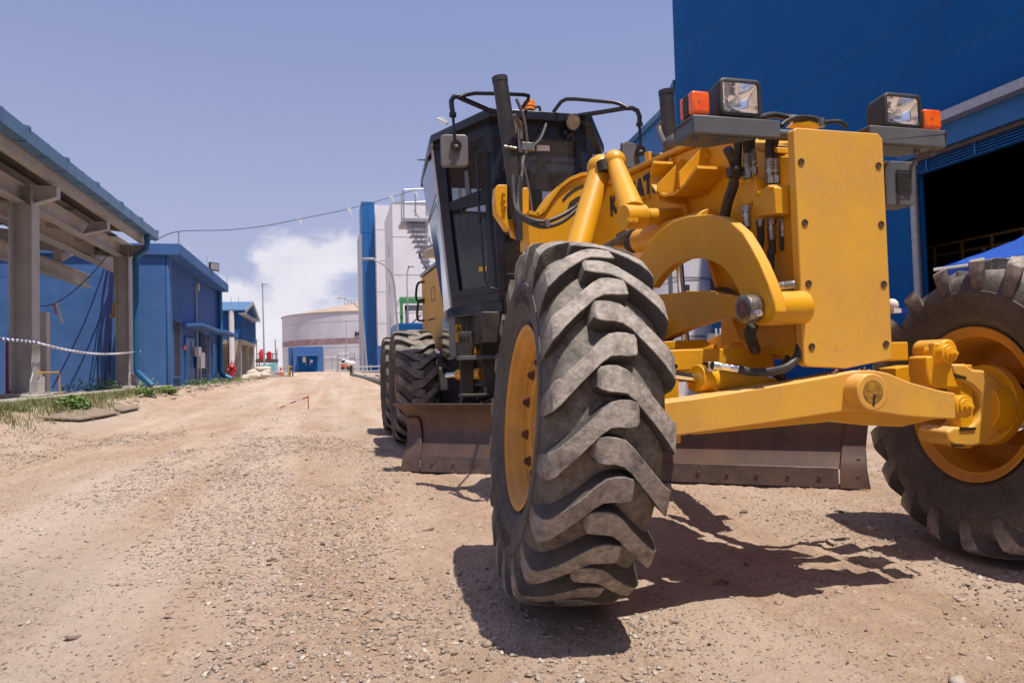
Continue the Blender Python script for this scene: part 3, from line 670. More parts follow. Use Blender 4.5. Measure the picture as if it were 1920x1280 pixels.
# linkage: top joint, two legs, cross shaft -------------------------
g=G()
tj=P(1130,312,y=3.50)
l0=P(1126,318,y=3.5); l1=P(1082,470,y=3.35); g.cyl(l0,l1,.060,.066,28)
g.ball(l0+Vector((0,0,.01)),.075,20,(1,1,.95)); g.build('side_shift_cylinder',yel,GR)
g=G(); g.cyl(P(1112,292,y=3.48),P(1125,296,y=3.5),.008); g.build('grease_fitting',M['steel'],GR)
g=G(); g.cyl(P(1130,303,y=3.43),P(1134,322,y=3.42),.035,n=16); g.cyl(P(1140,308,y=3.46),P(1146,307,y=3.46),.062,n=20); g.build('joint_ring',M['slot'],GR)
g=G(); b0=P(1152,303,y=3.42); b1=P(1186,398,y=3.12)
g.ball(b0,.062,20); g.cyl(b0,b1,.044,.064,28); g.build('bell_crank_arm',yel,GR)
s0=P(1168,407,y=3.10); s1=Vector((fx0+.02,3.16,s0.z+.03))
g=G(); g.cyl(s0,s0+(s1-s0).normalized()*.12,.060,n=36); g.cyl(s0+(s1-s0)*.2,s1,.040,n=30); g.cyl(s1+Vector((-.045,0,0)),s1,.075,n=30)
sh=g.build('cross_shaft',yel,GR,bev=.003)
g=G(); d=(s1-s0).normalized()
g.cyl(s0+d*.122,s0+d*.132,.046,n=26); g.build('seal_ring',M['slot'],sh)
g=G()
for px in(1184,1193):
    p=P(px,412,y=3.0); g.cyl(p,p+Vector((0,.03,0)),.012,n=6); 
g.build('crank_bolt',yel,sh)
# C-shaped arm and its pivot tube ------------------------------------
arm=[(1188,520),(1196,488),(1214,458),(1238,431),(1262,414),(1290,405),(1320,402),(1348,406),(1372,418),(1392,436),(1408,462),(1424,492),(1440,530),(1452,566),(1455,585),(1450,600),(1438,608),(1424,610),(1410,604),(1402,594),(1394,572),(1384,545),(1370,518),(1352,499),(1330,488),(1308,483),(1284,485),(1260,497),(1240,515),(1222,540)]
for xx in(1.50,):
    pts=[P(px,py,x=1.50) for px,py in arm]; pts=[Vector((xx,p.y,p.z)) for p in pts]
    g=G(); g.slab(pts,(.045,0,0)); am=g.build('curved_arm',yel,GR,bev=.005,seg=2)
pv=P(1419,579,x=1.50)
g=G(); g.cyl((1.545,pv.y,pv.z),(1.70,pv.y+.01,pv.z+.005),.062,n=32); g.build('pivot_tube',yel,GR)
g=G(); g.lathe([(0,0),(0,.045),(.004,.052),(.05,.052),(.06,.047),(.06,.0)],(1.44,pv.y,pv.z),(1,0,0),32); pc=g.build('pivot_cap',M['steel'],GR,ang=30)
g=G(); g.lathe([(-.002,.0),(-.002,.032),(.002,.034)],(1.44,pv.y,pv.z),(1,0,0),28); g.build('cap_face',mat('rusty_face',(.2,.12,.09),.6,.2,(.1,.06,.05),40,1,.3,90),pc)
g=G(); q=Vector((1.46,pv.y-.05,pv.z-.015)); g.cyl(q,q+Vector((0,-.022,-.006)),.013,n=6); g.cyl(q+Vector((0,-.02,-.005)),q+Vector((0,-.034,-.01)),.007,n=8); g.build('grease_fitting',M['chrome'],pc)
# drawbar -----------------------------------------------------------
g=G()
db=[(1180,556),(1228,553),(1280,548),(1283,545),(1322,545),(1360,553),(1412,560),(1412,590),(1350,598),(1290,615),(1240,640),(1180,652)]
pts=[P(px,py,x=1.58) for px,py in db]
g.slab(pts,(.05,0,0))
mir=[Vector((2*XC-.05-p.x,p.y,p.z)) for p in pts]; g.slab(mir,(.05,0,0))
drawbar=g.build('drawbar',yel,GR,bev=.004)
g=G(); g.bar((1.56,3.1,1.06),(1.25,4.3,.93),.12,.18); g.bar((2.21,3.1,1.06),(2.52,4.3,.93),.12,.18); g.bar((1.3,4.0,.95),(2.47,4.0,.95),.2,.12)
g.build('drawbar_beam',yel,drawbar,bev=.004)
# circle under the drawbar
g=G(); g.lathe([(0,.60),(.10,.60),(.10,.74),(0,.74)],(XC,4.75,.78),(0,0,1),64,closed=True); circ_=g.build('blade_circle',yel,GR)
g=G(); 
for i in range(64):
    a=2*math.pi*i/64; g.ob((XC+math.cos(a)*.60,4.75+math.sin(a)*.60,.83),(.03,.03,.07),Matrix.Rotation(a,3,'Z'))
g.build('circle_teeth',M['blkm'],circ_)
# tapered bracket seen under the drawbar, left of the mast
g=G(); g.slab([P(px,py,y=2.9) for px,py in((1246,640),(1322,636),(1334,646),(1318,652),(1246,655))],(0,.3,0))
g.build('drawbar_bracket',yel,drawbar,bev=.003); g=G()
g.slab([P(px,py,y=3.3) for px,py in((1375,655),(1395,640),(1425,622),(1470,622),(1470,662),(1375,662))],(0,.1,0))
g.build('drawbar_bracket',yel,drawbar,bev=.003)
# lean bar ------------------------------------------------------------
yl=2.45
g=G(); g.box(1.10,1.74,yl,yl+.05,.880,.962); lb=g.build('lean_bar',yel,GR,bev=.005)
g=G(); g.box(2.0,2.375,yl-.03,yl+.03,.892,.972); g.build('lean_bar',yel,GR,bev=.005)
g=G(); g.slab([P(px,py,y=2.55) for px,py in((1680,690),(1715,684),(1738,703),(1738,722),(1680,722))],(0,.1,0)); g.build('lean_bracket',yel,lb,bev=.003)
# axle beam: bent bar with centre pin -------------------------------------
g=G()
axf=[(1120,775),(1180,765),(1258,752),(1300,747),(1400,731),(1500,715),(1560,704),(1590,698),(1612,694),(1640,694),(1668,700),(1705,716),(1760,731),(1792,737),(1793,786),(1760,785),(1700,781),(1660,775),(1620,770),(1590,771),(1540,778),(1450,792),(1350,806),(1258,819),(1180,822),(1120,822)]
pts=[P(px,py,y=2.17) for px,py in axf]
g.slab(pts,(0,.12,0)); axle=g.build('front_axle',M['yel_dusty'],GR,bev=.006,seg=3)
g=G(); pts=[P(px,py,y=2.19) for px,py in((1300,802),(1590,768),(1640,766),(1700,778),(1760,784),(1690,800),(1620,797),(1560,790),(1300,815))]; g.slab(pts,(0,.2,0)); g.build('axle_web',yel,axle,bev=.003)
pin=P(1637,735,y=2.10)
g=G(); g.cyl(pin,pin+Vector((0,.12,0)),.068,n=40); bo=g.build('pivot_boss',M['yel_dusty'],axle,bev=.006,seg=3)
g=G(); g.lathe([(.002,0),(.002,.0405),(-.0004,.041),(-.0004,.0425),(.002,.043)],pin,(0,1,0),36); g.build('snap_ring',M['slotbr'],bo)
g=G(); g.cyl(pin+Vector((0,-.0012,0)),pin+Vector((0,.004,0)),.040,n=36); g.build('pin_face',M['dirtyyel'],bo)
g=G(); g.cyl(pin+Vector((0.004,-.0026,-.014)),pin+Vector((0.004,.02,-.014)),.0065,n=12); g.slab([pin+Vector((-.004,-.0015,-.02)),pin+Vector((.006,-.0015,-.02)),pin+Vector((.004,-.0015,-.05)),pin+Vector((-.006,-.0015,-.048))],(0,.01,0)); g.build('grease_stain',M['slot'],bo)
# far knuckle: fork, arms, pins
def pinbolt(p,r,parent,out=.03):
    g=G(); g.cyl(p,p+Vector((0,.10,0)),r,n=30); g.cyl(p+Vector((0,-.008,0)),p,r*.72,n=28); b=g.build('pin_end',yel,parent,bev=.003)
    g=G(); g.cyl(p+Vector((0,-.022,0)),p+Vector((0,-.004,0)),r*.45,n=6); g.cyl(p+Vector((0,-.034,0)),p+Vector((0,-.02,0)),r*.22,n=10); g.build('pin_nut',yel,b,bev=.0015)
k1=P(1770,663,y=2.33)
g=G(); g.cyl(P(1742,657,y=2.42)-Vector((0,.1,0)),P(1742,657,y=2.42)+Vector((0,.05,0)),.045,n=28)
g.bar(P(1740,660,y=2.38),k1+Vector((.01,.03,0)),.09,.085,up=(0,0,1))
g.slab([P(px,py,y=2.34) for px,py in((1738,668),(1784,662),(1788,700),(1800,728),(1760,728),(1742,722),(1738,700))],(0,.1,0))
kn=g.build('steering_knuckle',yel,GR,bev=.01,seg=3)
pinbolt(k1+Vector((0,-.03,0)),.040,kn)
pinbolt(P(1810,762,y=2.22),.045,kn)
# fork plates round the kingpin
fork=[(1787,682),(1812,682),(1824,692),(1846,694),(1868,708),(1884,734),(1890,760),(1886,790),(1872,815),(1850,832),(1822,838),(1790,836),(1778,828),(1776,808),(1790,800),(1820,802),(1836,786),(1842,762),(1838,738),(1824,724),(1806,714),(1790,708)]
g=G(); g.slab([P(px,py,y=2.42) for px,py in fork],(0,.16,0)); fk=g.build('knuckle_fork',M['yel_dusty'],GR,bev=.012,seg=3)
g=G(); kc=P(1833,762,y=2.50); ax=axis_frame(LEAN,STEER)
g.cyl(kc,kc+ax*.09,.115,n=36); g.cyl(Vector(cf)-ax*.16,Vector(cf)+ax*.08,.095,n=36); g.lathe([(-.10,.10),(-.11,.15),(-.10,.185),(-.06,.19),(-.03,.0)],cf,ax,48); hub=g.build('wheel_hub',yel,GR,bev=.004)
g=G(); g.bar(P(1800,690,y=2.47),P(1800,834,y=2.47),.07,.07,up=(0,1,0)); g.cyl(P(1800,684,y=2.47),P(1801,700,y=2.47),.045,n=20); g.cyl(P(1800,812,y=2.47),P(1800,838,y=2.47),.045,n=20); g.build('kingpin',yel,fk,bev=.004)
g=G(); ring_=Vector(cf)-ax*.10; g.lathe([(0,.098),(-.008,.104),(0,.112)],ring_,ax,40); g.build('dust_seal',M['slot'],hub)
# near knuckle (mostly behind the tyre)
g=G(); g.bar((1.28,2.50,.93),(1.18,2.5,.80),.1,.1); g.cyl(Vector(cn)+ax*.40,Vector(cn)+ax*.05,.075,n=30); g.ob((1.22,2.45,.73),(.10,.16,.24)); g.build('steering_knuckle',yel,GR,bev=.006)
g=G(); g.lathe([(.03,0),(.04,.09),(.06,.16),(.09,.165)],cn,ax,40); g.build('wheel_hub',yel,GR)
# steering cylinder
g=G(); c0=P(1304,709,y=2.32); c1=P(1500,742,y=2.42); d=(c1-c0).normalized()
g.cyl(c0,c0+d*.42,.052,.054,32); sc_=g.build('steering_cylinder',yel,GR,bev=.004)
g=G(); g.cyl(c0-d*.35,c0+d*.02,.0195,n=22); g.build('piston_rod',M['chrome'],sc_)
g=G(); q=P(1338,685,y=2.26); q2=P(1385,692,y=2.22); g.cyl(q,q+(q2-q)*.30,.017,n=14); g.cyl(q+(q2-q)*.26,q+(q2-q)*.7,.0135,n=6); g.cyl(q+(q2-q)*.68,q2,.016,n=14); g.ob(P(1330,687,y=2.28),(.03,.04,.035)); g.build('hose_fitting',M['chrome'],sc_,bev=.001)
hose([P(1384,692,y=2.22),P(1410,697,y=2.2),P(1445,696,y=2.19),P(1475,688,y=2.2),P(1495,668,y=2.22),P(1500,640,y=2.24),P(1497,605,y=2.26),P(1493,570,y=2.27)],.0155)
hose([P(1455,600,y=2.5),P(1468,625,y=2.45),P(1478,650,y=2.4),P(1478,675,y=2.35),P(1462,692,y=2.3)],.015)
hose([P(1412,610,y=2.3),P(1406,625,y=2.32),P(1410,640,y=2.34),P(1416,655,y=2.4)],.022)
hose([P(1460,700,y=2.3),P(1466,712,y=2.3),P(1462,728,y=2.3)],.018)
# hydraulic manifold and its hoses on the nose ---------------------------
xv=1.60
def q(px,py,x=xv): return P(px,py,x=x)
g=G()
vb=[(1412,360),(1440,348),(1446,348),(1446,396),(1452,402),(1418,410),(1410,398)]
pts=[q(px,py,1.63) for px,py in((1410,366),(1438,349),(1446,346),(1452,352),(1454,400),(1414,408))]; g.slab(pts,(.10,0,0))
vb2=g.build('hydraulic_manifold',yel,frame,bev=.003)
g=G(); pts=[P(px,py,y=2.345) for px,py in((1447,347),(1476,347),(1484,352),(1484,398),(1470,404),(1450,404))]; g.slab(pts,(0,.05,0)); g.build('manifold_block',yel,vb2,bev=.003)
g=G(); pts=[q(px,py,1.66) for px,py in((1386,350),(1398,340),(1416,334),(1418,352),(1412,374),(1408,382),(1392,384),(1388,368))]; g.slab(pts,(.06,0,0)); g.build('relief_valve',yel,vb2,bev=.004)
g=G()
for px,py,r in((1457,384,.022),(1475,384,.024),(1474,364,.022)):
    p=P(px,py,y=2.32); g.cyl(p,p+Vector((0,.04,0)),r,n=6)
for px,py in((1388,339),(1414,363),(1439,352),):
    p=q(px,py,1.615); g.cyl(p,p+Vector((.02,0,0)),.011,n=6)
g.build('plug_bolt',yel,vb2,bev=.0015)
fit=M['steel']
def fitting(px,py,y,h=.075,r=.0165,up=1):
    p=P(px,py,y=y); g=G(); u=Vector((0,0,h*up)); g.cyl(p,p+u*.3,r*1.15,n=6); g.cyl(p+u*.28,p+u*.45,r*.8,n=14); g.cyl(p+u*.42,p+u*.55,r*1.1,n=14); g.cyl(p+u*.53,p+u,r*.98,n=16)
    for k_ in(.62,.74,.86): g.cyl(p+u*k_,p+u*(k_+.05),r*1.06,n=16)
    g.build('hose_fitting',fit,vb2); return p+u
for (px,py,px2) in((1402,335,1401),(1412,328,1412),(1444,345,1443),(1455,345,1455)):
    e=fitting(px,py,2.37 if px>1430 else 2.42,.10); yy=e.y
    hose([e-Vector((0,0,.01)),e+Vector((0,0,.05)),P(px2,258,y=yy),P(px2+2,238,y=yy+.05)],.0145,k=5)
for (px,py,px2,py2) in((1399,386,1399,480),(1425,411,1424,520),(1446,410,1445,535),(1467,404,1485,530)):
    yy=2.40 if px<1440 else 2.36
    e=fitting(px,py,yy,.085 if px!=1425 else .03,up=-1)
    hose([e+Vector((0,0,.01)),e-Vector((0,0,.05)),P((px+px2)/2+(0 if px<1460 else -2),(py+py2)/2,y=yy),P(px2,py2,y=yy),P(px2+1,py2+30,y=yy+.04)],.0145,k=5)
g=G(); p=P(1478,536,y=2.22); g.cyl(P(1460,538,y=2.24),P(1492,534,y=2.2),.019,n=18); g.ob(P(1448,542,y=2.26),(.06,.05,.04)); g.build('pipe_clamp',M['steel'],frame,bev=.004)
# wiring loom from the lamp bracket down behind the arm
hose([P(1364,280,y=2.42),P(1374,300,y=2.45),P(1378,320,y=2.5),P(1374,345,y=2.55),P(1364,375,y=2.6),P(1358,400,y=2.66),P(1352,430,y=2.7)],.019,name='wiring_loom')
hose([P(1384,262,y=2.44),P(1383,290,y=2.47),P(1382,322,y=2.5),P(1377,350,y=2.55),P(1367,380,y=2.6),P(1361,410,y=2.66)],.017,name='wiring_loom')
g=G(); g.ob(P(1378,323,y=2.46),(.06,.04,.04)); g.build('loom_clamp',blkm,frame,bev=.003)
# lamp brackets ------------------------------------------------------------
g=G()
yb=2.25
def Pb(px,py,y=yb): return P(px,py,y=y)
a_,b_,c_,d_=Pb(1300,216),Pb(1461,230),Pb(1461,257),Pb(1303,248)
z1=.5*(a_.z+b_.z)-.002; z0=z1-.060; xL=1.300; xR=1.668
g.box(xL,xR,yb,yb+.012,z0,z1); g.box(xL,xL+.012,yb+.012,yb+.15,z0,z1); g.slab([(xL,yb,z1),(xR,yb,z1),(xR,yb+.15,z1),(xL,yb+.15,z1)],(0,0,.008))
br=g.build('lamp_bracket',M['greybar'],GR,bev=.004)
g=G(); g.slab([(xL+.0,yb+.02,z0),(xL+.27,yb+.02,z0-.003),(xL+.13,yb+.15,z0-.003),(xL+.0,yb+.15,z0)],(0,0,.006)); 
for qx in(.03,.14): g.cyl((xL+qx,yb+.05,z0),(xL+qx,yb+.05,z0-.014),.011,n=6)
g.build('bracket_underside',M['greybar'],br)
g=G(); rL,rR=2.075,2.445; za=Pb(1660,240).z; zb_=za-.062
g.box(rL,rR,yb,yb+.012,zb_,za); g.box(rR-.012,rR,yb+.012,yb+.15,zb_,za); g.slab([(rL,yb,za),(rR,yb,za),(rR,yb+.15,za),(rL,yb+.15,za)],(0,0,.008))
br2=g.build('lamp_bracket',M['greybar'],GR,bev=.004)
g=G(); g.slab([(rL+.02,yb+.02,zb_),(rR,yb+.02,zb_),(rR-.10,yb+.15,zb_),(rL+.02,yb+.15,zb_)],(0,0,.006))
for qx in(-.10,-.02): g.cyl((rR+qx,yb+.05,zb_),(rR+qx,yb+.05,zb_-.016),.012,n=6)
g.build('bracket_underside',M['greybar'],br2)
g=G(); g.cyl((xR-.02,yb+.1,z1-.012),(rL+.02,yb+.1,za-.012),.022,n=16); g.build('cross_tube',M['greybar'],br)
# headlamps
def headlamp(px0,py0,px1,py1,yy,parent,depth=.12,turn=0):
    a=P(px0,py0,y=yy);b=P(px1,py1,y=yy); w_=abs(b.x-a.x);h_=abs(a.z-b.z);cx=(a.x+b.x)/2;cz=(a.z+b.z)/2
    def rr(w_,h_,r,y,n=5):
        o=[]
        for sx,sz,a0 in((1,1,0),(-1,1,90),(-1,-1,180),(1,-1,270)):
            for k in range(n+1):
                t=math.radians(a0+90*k/n); o.append(Vector((cx+sx*(w_/2-r)+math.cos(t)*r,y,cz+sz*(h_/2-r)+math.sin(t)*r)))
        return o
    g=G(); rings=[rr(w_*.80,h_*.80,.02,yy+depth),rr(w_*.93,h_*.93,.025,yy+depth*.8),rr(w_*.98,h_*.98,.022,yy+.03),rr(w_,h_,.022,yy+.018),rr(w_,h_,.022,yy+.003),rr(w_*.97,h_*.96,.02,yy),rr(w_*.86,h_*.82,.014,yy),rr(w_*.84,h_*.80,.013,yy+.008)]
    n=len(rings[0]);vs=[p for r in rings for p in r]; fs=[(i*n+j,i*n+(j+1)%n,(i+1)*n+(j+1)%n,(i+1)*n+j) for i in range(len(rings)-1) for j in range(n)]+[tuple(range(n))]
    g.add(vs,fs); hl=g.build('headlamp',blkm,parent,ang=50)
    # reflector bowl
    g=G(); R_=[rr(w_*.84,h_*.80,.013,yy+.009),rr(w_*.80,h_*.72,.03,yy+.03),rr(w_*.62,h_*.55,.03,yy+.058),rr(w_*.34,h_*.30,.015,yy+.072),rr(w_*.1,h_*.12,.004,yy+.075)]
    vs=[p for r in R_ for p in r]; g.add(vs,[(i*n+j,(i+1)*n+j,(i+1)*n+(j+1)%n,i*n+(j+1)%n) for i in range(len(R_)-1) for j in range(n)]+[tuple(range(len(R_)*n-n,len(R_)*n))])
    g.build('reflector',M['reflector'],hl,ang=50)
    g=G(); g.cyl((cx-.0,yy+.03,cz),(cx-.0,yy+.07,cz),.011,n=12); g.ball((cx,yy+.03,cz),.014); g.build('bulb',M['white'],hl)
    g=G(); g.slab(rr(w_*.85,h_*.81,.013,yy+.006),(0,.003,0)); g.build('lens',M['lens'],hl)
    g=G(); g.cyl((cx,yy+.05,cz-h_/2+.005),(cx,yy+.05,cz-h_/2-.03),.012); g.build('lamp_mount',blkm,hl)
headlamp(1349,144,1430,220,2.27,br); headlamp(1658,172,1731,241,2.27,br2)
def indicator(px0,py0,px1,py1,yy,parent,mirror=1):
    a=P(px0,py0,y=yy);b=P(px1,py1,y=yy);cx=(a.x+b.x)/2;cz=(a.z+b.z)/2;w_=abs(a.x-b.x);h_=abs(a.z-b.z)
    g=G(); g.ob((cx,yy+.018,cz),(w_,.036,h_)); l=g.build('indicator_lamp',M['orange'],parent,bev=.012,seg=4)
    g=G(); g.ob((cx,yy+.057,cz),(w_*.96,.042,h_*.97)); g.build('lamp_body',blkm,l,bev=.006)
    g=G(); g.ob((cx,yy+.088,cz),(w_*.95,.02,h_*.95)); g.build('rear_lens',M['orange'],l,bev=.006,seg=3)
    g=G(); g.cyl((cx-.01,yy+.0045,cz),(cx-.01,yy-.0015,cz+.0),.004,n=8); g.build('lens_screw',M['steel'],l)
indicator(1297,168,1333,214,2.27,br); indicator(1733,203,1768,243,2.27,br2)
# cables and fittings above the nose plate
hose([P(1420,222,y=2.4),P(1450,216,y=2.42),P(1480,221,y=2.42),P(1500,224,y=2.4),P(1520,222,y=2.4),P(1545,230,y=2.4)],.013)
hose([P(1545,230,y=2.38),P(1570,228,y=2.38),P(1580,231,y=2.38),P(1588,240,y=2.38)],.009)
hose([P(1465,236,y=2.35),P(1478,226,y=2.36),P(1500,220,y=2.38),P(1530,223,y=2.4)],.009)
g=G(); g.slab([P(px,py,y=2.42) for px,py in((1488,232),(1500,222),(1534,224),(1540,238))],(0,.05,0)); g.build('hose_guard',yel,frame)
g=G(); g.cyl(P(1541,238,y=2.35),P(1540,222,y=2.35),.013,n=8); g.build('hose_fitting',M['steel'],frame); g=G(); g.cyl(P(1475,222,y=2.42),P(1492,223,y=2.42),.016,n=10); g.build('hose_fitting',M['steel'],frame)
# reverse-alarm style grey box on the far side of the plate
g=G(); bx=[(1659,303),(1663,301),(1712,303),(1717,308),(1718,378),(1712,386),(1662,386)]
g.slab([P(px,py,y=2.26) for px,py in bx],(0,.08,0)); ab=g.build('horn_box',M['greybar'],GR,bev=.005)
g=G(); 
pa_,pb_=P(1680,318,y=2.257),P(1709,364,y=2.257)
for k in range(9): 
    z_=pa_.z+(pb_.z-pa_.z)*(k+.5)/9; g.box(pa_.x,pb_.x,2.252,2.257,z_-.0035,z_+.0035)
g.build('box_grille',M['blkm'],ab)
g=G()
for px,py in((1662,307),(1712,308),(1688,372)): g=G(); p=P(px,py,y=2.25); g.cyl(p-Vector((0,.014,0)),p+Vector((0,.01,0)),.009,n=6); g.build('box_bolt',M['steel'],ab)
g=G(); p=P(1672,574,y=2.3); g.ball(P(1672,572,y=2.6),.03); g.ob(P(1675,583,y=2.6),(.04,.05,.02)); g.build('air_valve',M['white'],frame)

# small fittings on and round the beam
def bolt(p,d,r,parent,mt=None,h=.018,nm='bolt'):
    p=Vector(p);d=Vector(d).normalized(); g=G(); g.cyl(p-d*.002,p+d*h*.25,r*1.35,n=16); g.cyl(p+d*h*.2,p+d*h,r,n=6); return g.build(nm,mt or yel,parent)
g=G(); g.slab([P(px,py,x=1.80) for px,py in((1208,286),(1216,284),(1217,306),(1209,309))],(.02,0,0)); g.build('beam_tab',yel,frame,bev=.002)
g=G(); g.slab([P(px,py,x=1.90) for px,py in((1217,288),(1243,288),(1243,306),(1217,310))],(.12,0,0)); g.build('cable_box',M['pipegrey'],frame,bev=.004)
g=G(); p=P(1272,272,y=3.3); g.ball(p,.085,14,(1,1,.7)); g.cyl(p-Vector((0,0,.1)),p,.07); g.build('cylinder_mount',M['pipegrey'],frame)
hose([P(1241,228,y=3.6),P(1236,243,y=3.6),P(1243,262,y=3.5),P(1252,276,y=3.4)],.016,mt=M['pipegrey'])
g=G(); g.ob(P(1104,352,y=4.2),(.05,.06,.12)); vb3=g.build('valve_bracket',yel,frame,bev=.004)
g=G(); g.cyl(P(1106,338,y=4.1),P(1116,326,y=4.05),.022,n=12); g.cyl(P(1102,370,y=4.15),P(1103,382,y=4.15),.02,n=10); g.build('hose_fitting',M['steel'],vb3)
hose([P(1112,330,y=4.0),P(1122,320,y=3.95),P(1136,326,y=3.9),P(1150,336,y=3.95)],.014)
for px,py in((1210,372),(1218,369),(1262,300),(1330,292),(1352,318)): bolt(P(px,py,x=fx0-.001),(-1,0,0),.013,frame)
for k in range(5): bolt((fx0-.001,2.9+.0*k,1.60-.0*k) if k==0 else (fx0-.001,3.05+k*.09,1.675),(-1,0,0),.011,frame)
# lower cylinder hidden in the shade under the beam, with its hose
g=G(); c0=P(1200,452,x=1.62); g.cyl(c0,c0+Vector((.05,-.62,-.03)),.065,n=26); lc=g.build('side_shift_ram',yel,frame,bev=.003)
g=G(); g.cyl(c0+Vector((0,.10,.0)),c0,.05,n=18); g.build('ram_gland',M['slot'],lc)
hose([c0+Vector((-.02,.5,.04)),c0+Vector((-.05,.3,.03)),c0+Vector((-.03,.12,.05)),c0+Vector((.0,.02,.07))],.02,mt=M['pipegrey'])
g=G(); g.ob(P(1176,446,x=1.66),(.08,.14,.07)); g.build('ram_clevis',M['nut'],lc,bev=.004)
# tie rod behind the axle beam and grease-darkened pads
g=G(); g.cyl((1.22,2.78,.74),(2.62,2.78,.70),.026,n=16); g.build('tie_rod',yel,GR)
for px,py in((1598,712),(1676,722),(1604,764),(1668,768)): pass

# dried mud lodged on top of the axle beam and pin boss
cl_=[]
for px,py,sz in((1553,700,.02),(1562,694,.028),(1567,690,.022),(1574,695,.018),(1612,690,.02),(1620,688,.03),(1627,691,.02),(1634,692,.016),(1590,697,.014),(1604,694,.016)):
    cl_.append((P(px,py+3,y=2.205),sz))
V,Fc,A=stones(np.array([p.x for p,_ in cl_]),np.array([p.y for p,_ in cl_]),np.array([s_ for _,s_ in cl_]),hz=np.array([p.z-.006 for p,_ in cl_]),zoff=.3,flat=.8)
kind(npmesh('mud_clods',V,Fc,M['nut'],axle,smooth=False,attr=A),'stuff')
# grease streaks and drips: thin films on the knuckle and shaft
for pts_,yy in(([(1790,700),(1812,706),(1812,711),(1792,709)],2.415),([(1784,832),(1806,834),(1812,838),(1786,838)],2.415),([(1800,800),(1830,801),(1830,806),(1802,808)],2.415)):
    g=G(); g.slab([P(px,py,y=yy) for px,py in pts_],(0,.004,0)); g.build('grease_film',M['slotbr'],fk)
# ---------------------------------------------------------------- cab
black=M['blk']
def side_x(x): return 2*XC-x
TOPR=[(1.445,6.0),(side_x(1.445),6.0),(side_x(1.017),6.69),(side_x(1.0),7.35),(1.0,7.35),(1.017,6.69)]
BOTR=[(1.475,5.96),(side_x(1.475),5.96),(side_x(1.138),6.50),(side_x(1.16),7.1),(1.16,7.1),(1.138,6.50)]
def T3(i): return Vector((*TOPR[i],3.13-(.21 if i in(3,4) else 0)))
def B3(i): return Vector((*BOTR[i],1.49))
cab=None
g=G()
# floor slab and roof
g.slab([B3(i)-Vector((0,0,.10)) for i in range(6)],(0,0,.12))
cab=g.build('cab',black,GR,bev=.01)
g=G()
ro=[(1.40,5.90),(side_x(1.40),5.90),(side_x(.985),6.62),(side_x(.985),6.75),(side_x(.985),7.45),(.985,7.45),(.985,6.75),(.985,6.62)]
zt=[3.20,3.20,3.17,3.165,2.95,2.95,3.165,3.17]
top_=[Vector((x,y,z)) for (x,y),z in zip(ro,zt)]; n=len(top_)
bot_=[p-Vector((0,0,.075)) for p in top_]
g.add(top_+bot_+[Vector((XC,6.7,3.235)),Vector((XC,6.7,3.09))],[(i,(i+1)%n,2*n) for i in range(n)]+[((i+1)%n+n,i+n,2*n+1) for i in range(n)]+[(i,i+n,(i+1)%n+n,(i+1)%n) for i in range(n)])
roof=g.build('cab_roof',black,cab,bev=.006)
# corner posts
g=G()
for i in range(6):
    w_=.075 if i in(0,1) else .05
    pass
for i,w_ in((0,.07),(1,.07),(2,.05),(5,.05),(3,.05),(4,.05)):
    g=G(); g.bar(B3(i)+(Vector((XC,6.7,1.49))-B3(i)).normalized()*.03,T3(i)+(Vector((XC,6.7,3.1))-T3(i)).normalized()*.03,w_,w_,up=(0,1,0)); g.build('cab_post',black,cab,bev=.008)
# plane of the near door facet, and a mirrored copy for the far side
n_=(T3(5)-T3(0)).cross(B3(5)-T3(0)).normalized()
if n_.x>0: n_=-n_
DP=(T3(0),n_)
def dpoly(pts,off=0): return [at(px,py,pl=DP)+n_*off for px,py in pts]
def door_part(name,pts,off,th,mt,parent,bev=.004,both=True):
    P_=dpoly(pts,off); g=G(); g.slab(P_,-n_*th); o=g.build(name,mt,parent,bev=bev)
    if both:
        mv=Vector((-n_.x,n_.y,n_.z)); g=G(); g.slab([Vector((2*XC-p.x,p.y,p.z)) for p in P_][::-1],-mv*th); g.build(name,mt,parent,bev=bev)
    return o
door=door_part('door',[(849,577),(849,560),(862,545),(918,535),(939,533),(939.5,563)],.012,.06,black,cab)
door_part('door_frame_piece',[(813,268),(833,262),(836,300),(843,381),(849,440),(863,546),(866,575),(849,577.5)],.014,.06,black,door)
door_part('door_frame_piece',[(813,267),(921,222),(922,250),(909,254),(835,290),(815,292)],.010,.05,black,door)
door_part('door_frame_piece',[(908,252),(922,246),(939,534),(919,538),(912,381),(910,353)],.016,.06,black,door)
door_part('door_frame_piece',[(842,380),(911,352),(913,381),(842,396)],.008,.05,black,door)
door_part('door_sill_groove',[(852,562),(938,548),(938,545),(852,559)],.0165,.01,M['slot'],door,0)
door_part('door_glass',[(835,290),(910,253),(912,353),(843,381)],-.012,.006,M['glass'],door,0)
door_part('door_glass',[(843,394),(912,380),(919,536),(863,545)],-.012,.006,M['glass'],door,0)
door_part('window_divider',[(870,322),(877,319),(882,367),(873,371)],.0,.02,M['greybar'],door,.002)
door_part('warning_sticker',[(897,500),(912,499),(912,508),(897,509)],-.005,.002,M['decal'],door,0,both=False)
g=G(); g.tube([at(px,py,pl=DP)+n_*o_ for px,py,o_ in((927,285,.01),(916,285,.06),(909,293,.09),(909,330,.09),(912,400,.09),(918,470,.09),(922,515,.09),(924,532,.08),(929,541,.05),(937,543,.01))],.012,10,4); g.build('grab_handle',black,door)
